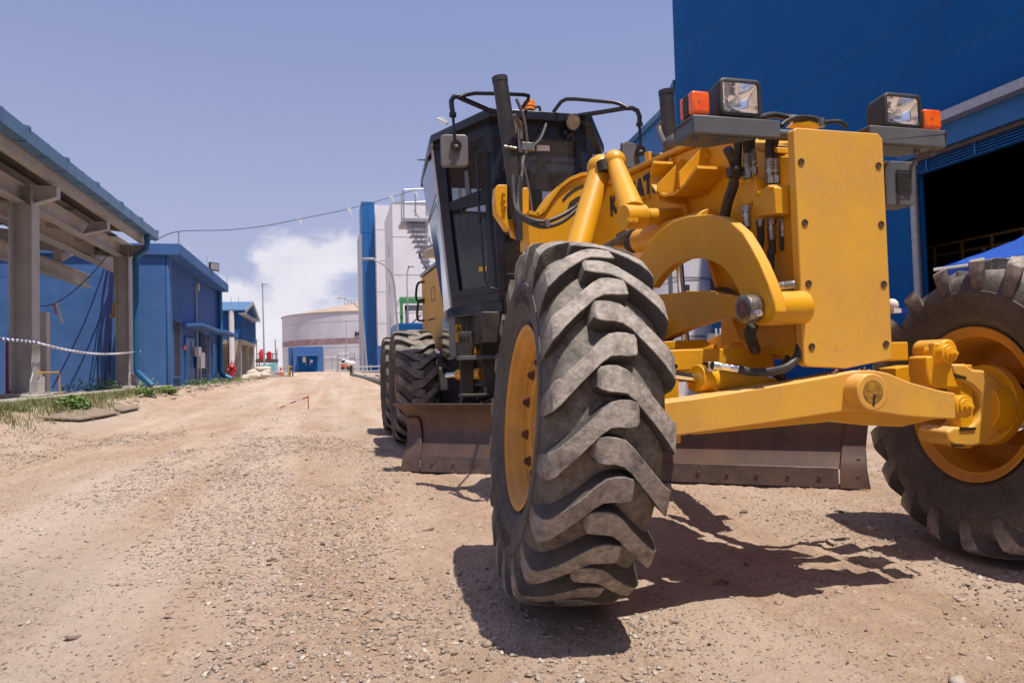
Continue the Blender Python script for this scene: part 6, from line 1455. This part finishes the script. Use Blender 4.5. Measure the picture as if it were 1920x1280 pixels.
g.build('stair_stringers',M['galv'],ST)
for i in range(11):
    a=sp(762+i*4.2,421+i*9.6); b=sp(800+i*.9,419+i*9.6); g=G(); g.box(a.x,max(b.x,a.x+.5),yS-.1,yS+.9,a.z-.05,a.z); g.build('tread',M['galv'],ST)
g=G(); 
for px,dy in((800,0),(800,2)): 
    a=sp(px,420,dy); g.box(a.x-.08,a.x+.08,yS+dy,yS+dy+.16,.3,a.z)
g.build('stair_column',M['white'],ST)
# green pipe rack and blue container
GP=thing('pipe_rack','green painted pipe rack between the lamp posts and the grader','pipe rack',(at(750,640,y=52).x,52,.4))
g=G(); a=at(750,568,y=52);b=at(757,640,y=52); g.box(a.x,b.x,52,52.3,.4,a.z); g.build('rack_column',M['green'],GP)
g=G(); c=at(800,565,y=52); g.box(a.x,c.x,52,52.5,a.z,a.z+.45); g.build('rack_beam',M['green'],GP)
g=G(); a2=at(760,572,y=52.6); c=at(800,582,y=52.6); g.box(a2.x,c.x,52.6,53,c.z,a2.z); g.box(a2.x,a2.x+.25,52.6,53,.4,a2.z); g.bar(at(768,610,y=53),at(790,590,y=53),.12,.12); g.build('steel_beam',M['galv'],GP)
pipe('rack_rail',M['green'],GP,[at(746,575,y=51.6),at(746,565,y=51.6),at(752,560,y=51.6),at(800,560,y=51.6)],.04,6)
BC=thing('shipping_container','blue corrugated container behind the rear wheels of the grader','container',(at(745,640,y=45).x,45,.4)); a=at(744,606,y=45);b=at(815,640,y=45); bx_=box1('container_wall',M['bmetal'],BC,a.x,b.x,45,50,.4,a.z)
g=G()
for k in range(24): x=a.x+.08+k*.12; g.box(x,x+.06,44.96,45,.5,a.z-.1)
g.build('corrugation',M['bdark'],bx_); g=G(); g.lathe([(0,.6),(.25,.5),(.3,0)],(at(776,600,y=46).x,46,a.z-.2),(0,0,1),20); g.build('rounded_top',M['bmetal'],BC)
# kerb, rail fence and verge right of the road end
kind(quad('kerb',M['blkm'],None,[(at(672,706,z=.55).x,52,.42),(at(672,706,z=.55).x+.3,52,.42),(2.75,20,.05),(2.3,20,.05)],(0,0,.22)))
kind(quad('verge',M['dustwall'],None,[(2.0,60,.50),(30,60,.55),(30,21,.22),(2.8,21,.22)],(0,0,.06)))
RF=thing('pipe_rail','long low pipe rail along the verge before the towers','rail',(at(655,690,y=62).x,62,.6))
a=at(662,689,y=58);b=at(745,689,y=58)
for z in(.75,1.12): pipe('rail_tube',M['galv'],RF,[(a.x,58,z),(b.x,58,z)],.05,8)
for k in range(6): x=a.x+(b.x-a.x)*k/5; pipe('rail_post',M['galv'],RF,[(x,58,.4),(x,58,1.3)],.05,8)
cl=thing('plastic_bundle','white plastic bundle tied to a dark post near the pipe rail','bundle',(at(657,690,y=60).x,60,.6)); p=at(658,681,y=60)
g=G(); g.ball(p,.35,10,(1.2,.8,.6)); g.ball(p+Vector((-.3,0,.1)),.22,8); g.build('plastic_sheet',M['white'],cl); pipe('post_stick',M['blkm'],cl,[(p.x,60,.5),(p.x,60,p.z)],.12,8)
# ---------------------------------------------------------------- clutter left of the road end
def sack(i,c,r,label,rz):
    g=G(); g.ball((0,0,0),1,14,(r*1.25,r*.8,r*.42)); 
    V_=[Vector(v) for v in g.v]; V_=[v*(1+.12*math.sin(v.x*9+i)+.1*math.cos(v.y*13+i*2)) for v in V_]
    R_=Matrix.Rotation(rz,3,'Z'); g.v=[tuple(R_@v+Vector(c)) for v in V_]; o=g.build('cement_sack',M['bag'],None); tag(o,label,'sack','white sacks dumped beside the road'); return o
base=at(480,705,x=-4.6); by=base.y
lab=['flat lowest sack at the left end of the white pile','sack at the right foot of the white pile','middle sack in the lower row of the pile','crumpled sack on the left upper row','crumpled sack on the right upper row','topmost bright white sack on the pile']
for i,(px,py,r,rz) in enumerate(((462,709,.55,.2),(492,703,.5,-.2),(478,705,.55,.1),(481,698,.5,.3),(493,697,.45,-.4),(494,691,.42,.2))):
    p=at(px,py,y=by+(i>2)*.4); sack(i,p,r,lab[i],rz)
gh=at(520,716,z=.5); gy=at(522,716,x=-3.9).y
g=G(); gxx=-4.05
n=26; vs=[(gxx,gy,1.12)]; 
for k in range(n):
    a=6.283*k/n; rr_=1.35*(1+.08*math.sin(5*a)); vs.append((gxx+math.cos(a)*rr_,gy+math.sin(a)*1.2,.3))
g.add(vs,[(0,1+k,1+(k+1)%n) for k in range(n)]); o=g.build('gravel_pile',mat('grey_gravel',(.23,.20,.19),.95,0,(.15,.13,.12),14,1,.8,60),None); kind(o,'stuff')
BR=thing('wooden_barrier','yellow bamboo and timber barrier frame at the left road edge','barrier',(at(540,716,x=-3.2).x,gy,.5))
yb2=gy-.6
for px,py0,py1,r_,m_ in((541,684,717,.07,'bamb'),(532,692,717,.04,'bamb'),(549,688,716,.05,'bladest'),(544,690,717,.05,'bladest')):
    a=at(px,py0,y=yb2);b=at(px,py1,y=yb2); pipe('barrier_post',M[m_],BR,[(b.x,yb2,.4),(a.x,yb2,a.z)],r_,8)
for py in(688,697,705): a=at(516,py,y=yb2);b=at(549,py-1,y=yb2); pipe('barrier_rail',M['bamb' if py==688 else 'galv'],BR,[a,b],.03,6)
OB=thing('orange_flag','small orange-red warning flags tied to the barrier frame','flag',at(527,700,y=yb2)); 
for (a_,b_) in(((524,690),(529,694)),((525,698),(530,705))):
    p=at(*a_,y=yb2-.1);q_=at(*b_,y=yb2-.1); box1('flag_cloth',M['orangeb'] if a_[1]>695 else M['red'],OB,p.x,q_.x,yb2-.12,yb2-.1,q_.z,p.z)
WT=thing('water_tank','bright red water tank on a scaffold platform beyond the sacks','water tank',(at(495,670,y=75).x,75,2.5))
p=at(496,664,y=75); zb0=at(496,673,y=75).z; g=G(); g.lathe([(0,0),(0,.27),(.7,.27),(.8,.2),(1.0,.12),(1.05,0)],(p.x-.28,75,zb0),(0,0,1),20); w1_=g.build('tank_shell',M['red'],WT); g=G(); g.lathe([(0,0),(0,.24),(.66,.24),(.78,.1),(.82,0)],(p.x+.42,75.3,zb0),(0,0,1),20); g.build('tank_shell',M['red'],WT)
SC=thing('scaffold','rusty scaffold platform with uprights under the red water tank','scaffold',(p.x,75,.7))
for px,py in((481,636),(486,662),(511,662),(519,654),(516,636)): a=at(px,py,y=75.5); pipe('scaffold_upright',M['bladest'],SC,[(a.x,75.5,.6),(a.x,75.5,a.z)],.05,6)
for py in(663,673,679,685): a=at(480,py,y=75.4);b=at(521,py,y=75.4); pipe('scaffold_ledger',M['bladest'],SC,[a,b],.06,6)
a=at(480,674,y=75);b=at(520,678,y=75); box1('platform_deck',M['bladest'],SC,a.x,b.x,74.5,76.5,b.z,a.z)
TP=thing('tarp_cover','pale turquoise tarpaulin draped over stores behind the sacks','tarpaulin',(at(500,692,y=62).x,62,.6)); pts=[at(px,py,y=62) for px,py in((484,695),(488,684),(500,682),(516,679),(518,690),(520,698))]; g=G(); g.slab(pts,(0,2,0)); g.build('tarp_sheet',M['tealt'],TP,bev=.05)
# white and red stake with tape in the road
sx_=at(579,786,z=0); zs=gz(sx_.x,sx_.y)
SK=thing('survey_stake','thin red and white stake with striped tape standing in the road','stake',(sx_.x,sx_.y,zs))
tp=at(577.5,741,y=sx_.y); md=at(578.5,768,y=sx_.y)
pipe('stake_red_top',M['red'],SK,[md,tp],.009,8); pipe('stake_white_foot',M['white'],SK,[(sx_.x,sx_.y,zs-.03),md],.009,8)
P_=crom([at(577,744,y=sx_.y),at(555,752,y=sx_.y+.15),at(535,760,y=sx_.y+.3),at(518,767,y=sx_.y+.4)],10)
for k in range(6):
    g=G()
    for i in range(k*5,k*5+5): 
        a,b=P_[i],P_[i+1]; g.slab([a-Vector((0,0,.012)),b-Vector((0,0,.012)),b+Vector((0,0,.012)),a+Vector((0,0,.012))],(.001,.003,0))
    g.build('tape_segment',M['red'] if k%2==0 else M['tapew'],SK)
# old boards on the verge
def board(pts,label,mt,th=.03):
    P_=[at(px,py,z=zz) for px,py,zz in pts]; g=G(); g.slab([p for p in P_],(0,0,th)); o=g.build('old_board',mt,None,bev=.004); tag(o,label,'board','boards lying on the verge'); return o
M['woodb']=mat('weathered_board',(.30,.24,.19),.9,0,(.2,.14,.1),6,1,.3,40,stretch=(1,6,1))
def zz(x,y): return gz(x,y)+.05
for pts,l in(([(75,790),(150,793),(226,779),(170,769)],'long grey weathered board on the verge nearest the camera'),([(212,771),(230,776),(262,769),(250,764)],'short rusty board further along the verge')):
    q_=[]
    for px,py in pts:
        p=ongr(px,py); q_.append(Vector((p.x,p.y,p.z+.04)))
    zc=sum(p.z for p in q_)/4; g=G(); g.slab(q_,(0,0,.03)); o=g.build('old_board',M['woodb'] if 'long' in l else M['bladest'],None,bev=.004); tag(o,l,'board','boards lying on the verge')
# overhead cable with ribbons
ov=[at(290,452,y=26),at(335,434,y=31),at(430,431,y=34),at(500,423,y=36),at(560,411,y=38),at(653,392,y=39),at(733,370,y=40),at(800,349,y=41)]
OV=thing('overhead_cable','thin black cable sagging across the sky with scraps of white ribbon','cable',ov[0]); pipe('cable_run',M['cable'],OV,ov,.017,6,6)
for px,py in((560,412),(653,393),(733,371),(778,362)):
    p=at(px,py,y=38.5); g=G(); g.slab([p+Vector((-.1,0,.1)),p+Vector((.12,0,.08)),p+Vector((.2,0,-.3)),p+Vector((.12,0,-.28)),p+Vector((.03,0,-.05))],(0,.01,0)); g.build('ribbon_scrap',M['white'],OV)
cp=at(335,458,y=31); o=pipe('cable_post',M['galv'],None,[(cp.x,31,zr),tuple(at(335,434,y=31))],.03,8); tag(o,'short thin post on the pump house roof holding the overhead cable','post')
# ---------------------------------------------------------------- right: big blue hall
XB=12.0
yF_=at(1264,100,x=XB).y; yJ=at(1737,540,x=XB).y; zO=.5*(at(1729,326,x=XB).z+at(1920,264,x=XB).z); YN=-14; zTop=19
BH=thing('blue_hall','huge dark blue clad hall with a wide open doorway on the right','building',(XB,yJ,0))
g=G(); g.box(XB,XB+.06,yJ,yF_,-.2,zTop); bw=g.build('wall',M['bdark'],BH)
box1('wall_over_door',M['bdark'],BH,XB,XB+.06,YN,yJ,zO,zTop)
g=G(); g.box(XB+.35,XB+30,yF_-.3,yF_,-.2,zTop); g.box(XB+.35,XB+30,YN-.3,YN,-.2,zTop); g.box(XB+30,XB+30.3,YN,yF_,-.2,zTop); g.box(XB,XB+30,YN,yF_,zTop,zTop+.3); g.build('shell_walls',M['bdark'],BH)
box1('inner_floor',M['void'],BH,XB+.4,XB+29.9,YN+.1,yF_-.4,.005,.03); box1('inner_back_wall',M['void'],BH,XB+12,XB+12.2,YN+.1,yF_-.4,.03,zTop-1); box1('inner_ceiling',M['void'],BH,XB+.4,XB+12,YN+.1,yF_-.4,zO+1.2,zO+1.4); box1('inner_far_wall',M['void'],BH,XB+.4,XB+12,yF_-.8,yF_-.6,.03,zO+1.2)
g=G()
for z in(6.9,7.9,11.5,15): g.box(XB-.01,XB,YN,yF_,z,z+.02)
g.build('cladding_joints',mat('hall_joint_blue',(.008,.083,.285),.6),bw)
pj=at(1730,400,x=XB-.1); pipe('white_downpipe',M['galv'],BH,[(XB-.1,yJ+.10,0),(XB-.1,yJ+.10,at(1722,290,x=XB).z+.3)],.085,12)
def zx(py,px,x=XB): return at(px,py,x=x).z
xc_=XB-.55
zs1=.5*(at(1769,208,x=xc_).z+at(1920,143,x=xc_).z); zs0=.5*(at(1769,226,x=xc_).z+at(1920,162,x=xc_).z)
cnp=box1('door_canopy',M['galv'],BH,xc_,XB,YN,yJ+.35,zs0,zs1)
box1('canopy_fascia',M['bmetal'],BH,xc_+.25,XB-.003,YN,yJ+.3,zs0-.42,zs0-.003)
box1('door_track',M['bladest'],BH,XB-.2,XB-.003,YN,yJ+.2,zs0-.50,zs0-.423)
zl1=.5*(at(1777,269,x=XB-.1).z+at(1920,222,x=XB-.1).z)
g=G(); n=7
lo=box1('louvre_backing',M['bdark'],BH,XB-.04,XB-.003,YN,yJ-.02,zO-.02,zl1)
for k in range(n): z=zO+(zl1-zO)*(k+.4)/n; g.slab([(XB-.04,YN,z+.05),(XB-.04,yJ-.02,z+.05),(XB-.13,yJ-.02,z-.02),(XB-.13,YN,z-.02)],(0,0,-.012))
g.build('louvre_blades',M['bmetal'],lo)
g=G(); g.box(XB-.15,XB-.13,YN,yJ,zl1+.12,zl1+.15)
k=yJ-.3
while k>YN: g.box(XB-.15,XB-.13,k,k+.03,zO,zl1+.12); k-=1.1
g.build('louvre_rail',M['bmetal'],lo)
YR=thing('yellow_railing','yellow handrail standing in the dark doorway of the blue hall','railing',(XB+3,yJ-1,.2))
zR=at(1800,451,x=XB+2.2).z; zR2=at(1800,472,x=XB+2.2).z
for k in range(9):
    x=XB+2.2; y=yJ+2.6-k*.75; pipe('railing_post',M['yrail_shade'],YR,[(x,y,1.9),(x,y,zR)],.035,6)
for z in(zR2,zR-.02): pipe('railing_bar',M['yrail_shade'],YR,[(XB+2.2,yJ+2.6,z),(XB+2.2,yJ-3.4,z)],.03,6)
for k in range(3): pipe('steel_stanchion',M['galv'],YR,[(XB+2.6,yJ+.9-k*.9,.2),(XB+2.6,yJ+.9-k*.9,3.3)],.05,6)
# blue gazebo tarp in front of the doorway
GZ=thing('blue_gazebo','bright blue tarpaulin gazebo roof on pale poles, behind the far front wheel','gazebo',(9,7,0))
A_=at(1770,499,y=7.6); zE=A_.z; B_=Vector((A_.x+.35,A_.y-2.6,zE-.02)); Cx=Vector((A_.x+3.3,A_.y+.2,zE)); Dx=Vector((A_.x+3.5,A_.y-2.6,zE)); ap=(A_+B_+Cx+Dx)/4+Vector((0,0,.95))
def sag(p,q_,t,s): return p.lerp(q_,t)-Vector((0,0,s*4*t*(1-t)))
vs=[];fs=[];n=16
for (p,q_) in((A_,B_),(B_,Dx),(Dx,Cx),(Cx,A_)):
    o_=len(vs)
    for i in range(n+1):
        for j in range(n+1):
            e=sag(p,q_,i/n,.02); v=e.lerp(ap,j/n)-Vector((0,0,.07*math.sin(math.pi*j/n))); v.z+=.022*math.sin(i*2.3+j*1.7)*math.cos(i*.9-j*2.1); vs.append(v)
    for i in range(n):
        for j in range(n): a=o_+i*(n+1)+j; fs.append((a,a+n+1,a+n+2,a+1))
g=G(); g.add(vs,fs); gr_=g.build('tarp_roof',M['tarp'],GZ); 
g=G()
for (p,q_) in((A_,B_),(B_,Dx),(Dx,Cx),(Cx,A_)): g.slab([p,q_,q_-Vector((0,0,.22)),p-Vector((0,0,.22))],((q_-p).cross(Vector((0,0,1)))).normalized()*.004)
g.build('tarp_valance',M['tarp'],gr_)
for p in(A_,B_,Cx,Dx): pipe('gazebo_pole',M['white'],GZ,[(p.x,p.y,-.05),(p.x,p.y,zE-.02)],.022,8)
for (p,q_) in((A_,B_),(Cx,A_),(B_,Dx)): pipe('gazebo_bar',M['white'],GZ,[p+(p-q_).normalized()*.14-Vector((0,0,.03)),q_-Vector((0,0,.03))],.022,8)
bl=thing('blue_bundle','crumpled blue tarp bundle seen between the front plate and the far wheel','tarpaulin',at(1708,578,y=9.5)); g=G(); g.ball(at(1714,582,y=9.5),.16,10,(1.5,1,.6)); g.ball(at(1706,584,y=9.5),.1,8); g.build('bundle_cloth',M['tarp'],bl); pipe('bundle_support',M['galv'],bl,[at(1712,590,y=9.6),(at(1712,590,y=9.6).x,9.6,-.05)],.03,6)
# lower blue gabled building beyond the hall
GB=thing('gabled_building','blue gabled building beyond the grader, left of the big hall','building',(XB,30,.3))
ridge=[(1262,198),(1242,218),(1158,299),(1110,346),(1090,366)]
pts=[at(px,py,x=XB+.2) for px,py in ridge]
pts2=[Vector((XB+.2,yF_+.3,pts[0].z+.6))]+pts[1:]+[Vector((XB+.2,pts[-1].y,0)),Vector((XB+.2,yF_+.3,0))]
g=G(); g.slab(pts2,(14,0,0)); gb_=g.build('wall',M['bmetal'],GB)
g=G()
for i in range(len(pts2)-3): a,b=pts2[i],pts2[i+1]; g.slab([a,b,b+Vector((0,0,.22)),a+Vector((0,0,.22))],(-.12,0,0))
g.build('roof_trim',M['gut'],GB)
for (p0,p1,t,b_) in((1327,1362,489,508),(1328,1372,524,560),(1385,1420,470,500)):
    a=at(p0,t,x=XB);b=at(p1,b_,x=XB)
    if a.y<yF_: pass
    louvre(p0,p1,t,b_,GB,x=XB+.2-.0 if 0 else XB-.08,n=9,mt='bmetal')
# white silo seen under the curved arm
SI=thing('white_silo','white cylindrical silo glimpsed through the curved arm of the grader','silo',(8.6,16,0))
a=at(1190,500,y=17);b=at(1321,500,y=17); cx=(a.x+b.x)/2; rs=(b.x-a.x)/2; zt_=at(1260,412,y=16).z
g=G(); g.lathe([(0,rs),(zt_,rs),(zt_+.8,rs*.3),(zt_+.85,0)],(cx,17,0),(0,0,1),48); s_=g.build('silo_shell',M['clad'],SI)
for z in(1.5,3.0,4.5): g=G(); g.lathe([(z,rs+.02),(z+.05,rs+.02)],(cx,17,0),(0,0,1),48); g.build('silo_seam',M['galv'],s_); pipe('silo_pipe',M['galv'],SI,[at(1255,470,y=14.4),at(1258,560,y=14.4),at(1258,700,y=14.4)],.05,8)
g=G(); a=at(1285,540,y=14.9); g.ob(a,(.18,.1,.15)); g.build('silo_hatch',M['blkm'],SI)
lf=thing('pipe_stack','grey stacked pipes and frames seen beneath the drawbar','pipe stack',(5.5,13,0))
a=at(1330,625,y=13);b=at(1400,652,y=13)
box1('frame_panel',M['galv'],lf,a.x,b.x,13,13.1,0,a.z); 
for k in range(7): x=a.x+.1+k*.1; pipe('upright_pipe',M['white'],lf,[(x,12.9,0),(x,12.9,a.z+.1)],.02,6)
for k in range(4): pipe('stacked_pipe',M['galv'],lf,[(a.x-.3,12.7,.5+.1*k),(b.x+.3,12.6,.5+.1*k)],.04,6)
g=G(); p=at(1392,548,x=1.8); 
hose([at(1338,546,x=1.7),at(1362,547,x=1.7),at(1378,558,x=1.68),at(1395,562,x=1.65),at(1402,572,x=1.62)],.02)
hose([at(1342,549,x=1.75),at(1360,552,x=1.75),at(1374,563,x=1.7),at(1392,566,x=1.7)],.02)
# ---------------------------------------------------------------- workshop behind the camera, seen only in the cab glass
WK=thing('open_workshop','open-fronted brown workshop with pale roof trusses standing behind the photographer','building',(2,-18,0))
box1('back_wall',M['bladest'],WK,-10,16,-30,-29.8,-.1,13)
for x in(-10,-3.5,3,9.5,16): box1('column',M['beige'],WK,x-.2,x+.2,-18.2,-17.8,-.1,12.6)
g=G(); g.slab([(-10.5,-17.5,12.6),(16.5,-17.5,12.6),(16.5,-30,14.2),(-10.5,-30,14.2)],(0,0,.1)); g.build('roof',M['bladest'],WK)
for k in range(5):
    g=G(); g.bar((-10,-18-k*2,12.0),(16,-18-k*2,12.0),.12,.12)
    for j in range(12): g.bar((-10+j*2.17,-18-k*2,12.0),(-8.9+j*2.17,-18-k*2,12.55+.25*k),.07,.07)
    g.build('roof_truss',M['white'],WK)
# ---------------------------------------------------------------- grass, weeds, rubble along the left verge
def grassmat(name,c1,c2):
    m_=bpy.data.materials.new(name); m_.use_nodes=True; t=m_.node_tree; b=t.nodes['Principled BSDF']; L=t.links.new
    a=nn(t,'ShaderNodeAttribute',attribute_name='rnd'); x=nn(t,'ShaderNodeMix',data_type='RGBA'); L(a.outputs['Fac'],x.inputs[0]); x.inputs[6].default_value=(*c1,1); x.inputs[7].default_value=(*c2,1)
    L(x.outputs[2],b.inputs['Base Color']); b.inputs['Roughness'].default_value=.7; b.inputs['Subsurface Weight'].default_value=0; return m_
M['grass']=grassmat('verge_grass',(.07,.115,.03),(.34,.29,.14)); M['weed']=grassmat('leafy_weeds',(.09,.17,.04),(.20,.28,.08))
def blades(cx,cy,n,spread,h,w,mt,name,lean=.5,base=None,cl=None):
    a=RNG.random(n)*6.283; k=RNG.integers(0,len(cx),n); bx=cx[k]+RNG.normal(size=n)*spread; by=cy[k]+RNG.normal(size=n)*spread
    bz=H(bx,by) if base is None else np.full(n,base); hh=h*(.4+.8*RNG.random(n)); ln=lean*(RNG.random(n)+.1)
    dx,dy=np.cos(a),np.sin(a); px_,py_=-dy*w*.5,dx*w*.5
    def P(t,ww): return np.stack([bx+dx*ln*hh*t**1.8+px_*ww,by+dy*ln*hh*t**1.8+py_*ww,bz+hh*t*(1-.25*ln*t)],1)
    V=np.stack([P(0,1),P(0,-1),P(.5,.8),P(.5,-.8),P(1,.05),P(1,-.05)],1).reshape(-1,3); i=np.arange(n)[:,None]*6
    Fc=np.concatenate([i+np.array([[0,1,3]]),i+np.array([[0,3,2]]),i+np.array([[2,3,5]]),i+np.array([[2,5,4]])])
    o=npmesh(name,V,Fc,mt,smooth=False,attr=np.repeat(np.clip(RNG.normal(.4,.3,n),0,1),6)); return kind(o,'stuff')
# strip along the kerb
t=RNG.random(150); L0=ongr(-40,800); L1=ongr(305,738)
cx=-4.88+RNG.normal(size=150)*.12; cy=7+t**1.0*17
blades(cx,cy,8000,.13,.15,.010,M['grass'],'verge_grass',.8)
cx=-4.6+RNG.normal(size=60)*.25; cy=8+RNG.random(60)*8
blades(cx,cy,3500,.15,.16,.010,M['grass'],'low_grass',1.0)
def weeds(pts,n,r,h,name,label):
    cx=np.array([p[0] for p in pts]);cy=np.array([p[1] for p in pts])
    k=RNG.integers(0,len(cx),n); th=RNG.random(n)*6.283; rr_=r*RNG.random(n)**.5; bx=cx[k]+np.cos(th)*rr_; by=cy[k]+np.sin(th)*rr_; bz=H(cx[k],cy[k])+h*RNG.random(n)*(1-(rr_/r)**2*.6)
    a=RNG.random(n)*6.283; s=.018+.03*RNG.random(n); ti=RNG.normal(size=n)*.6
    u=np.stack([np.cos(a),np.sin(a),np.sin(ti)*.8],1)*s[:,None]; v=np.stack([-np.sin(a),np.cos(a),RNG.normal(size=n)*.5],1)*s[:,None]*.55; c=np.stack([bx,by,bz],1)
    V=np.stack([c-u,c+v,c+u,c-v],1).reshape(-1,3); Fc=np.arange(4*n).reshape(-1,4)
    return kind(npmesh(name,V,Fc,M['weed'],k=4,smooth=False,attr=np.repeat(RNG.random(n),4)),'stuff')
W=[ongr(130,768),ongr(139,765),ongr(268,742),ongr(312,738),ongr(70,770)]
weeds([(p.x-.0,p.y) for p in W[:4]],2200,.27,.25,'leafy_weeds','')
weeds([(-5.7-.3*i%1.2,yc-1.2-i*.5) for i in range(9)],1600,.35,.45,'wall_weeds','')
weeds([(-4.9+.2*math.sin(i*3),28+i*1.9) for i in range(8)],1500,.5,.3,'roadside_weeds','')
weeds([(3.0+i*.5,33+i*2.3) for i in range(9)],1500,.9,.5,'far_weeds','')
# rubble and broken concrete edge between the wall and the road
n=900; px=-4.7+RNG.normal(size=n)*.35; py=16+RNG.random(n)*30; s=.05+.22*RNG.random(n)**3
V,Fc,A=stones(px,py,s); kind(npmesh('edge_rubble',V,Fc,M['stone'],smooth=False,attr=A),'stuff')
n=260; px=2.9+RNG.normal(size=n)*.35+np.linspace(0,.8,n)*0; py=22+RNG.random(n)*30; s=.08+.3*RNG.random(n)**3
V,Fc,A=stones(px,py,s); kind(npmesh('kerb_rubble',V,Fc,M['stone'],smooth=False,attr=A),'stuff')
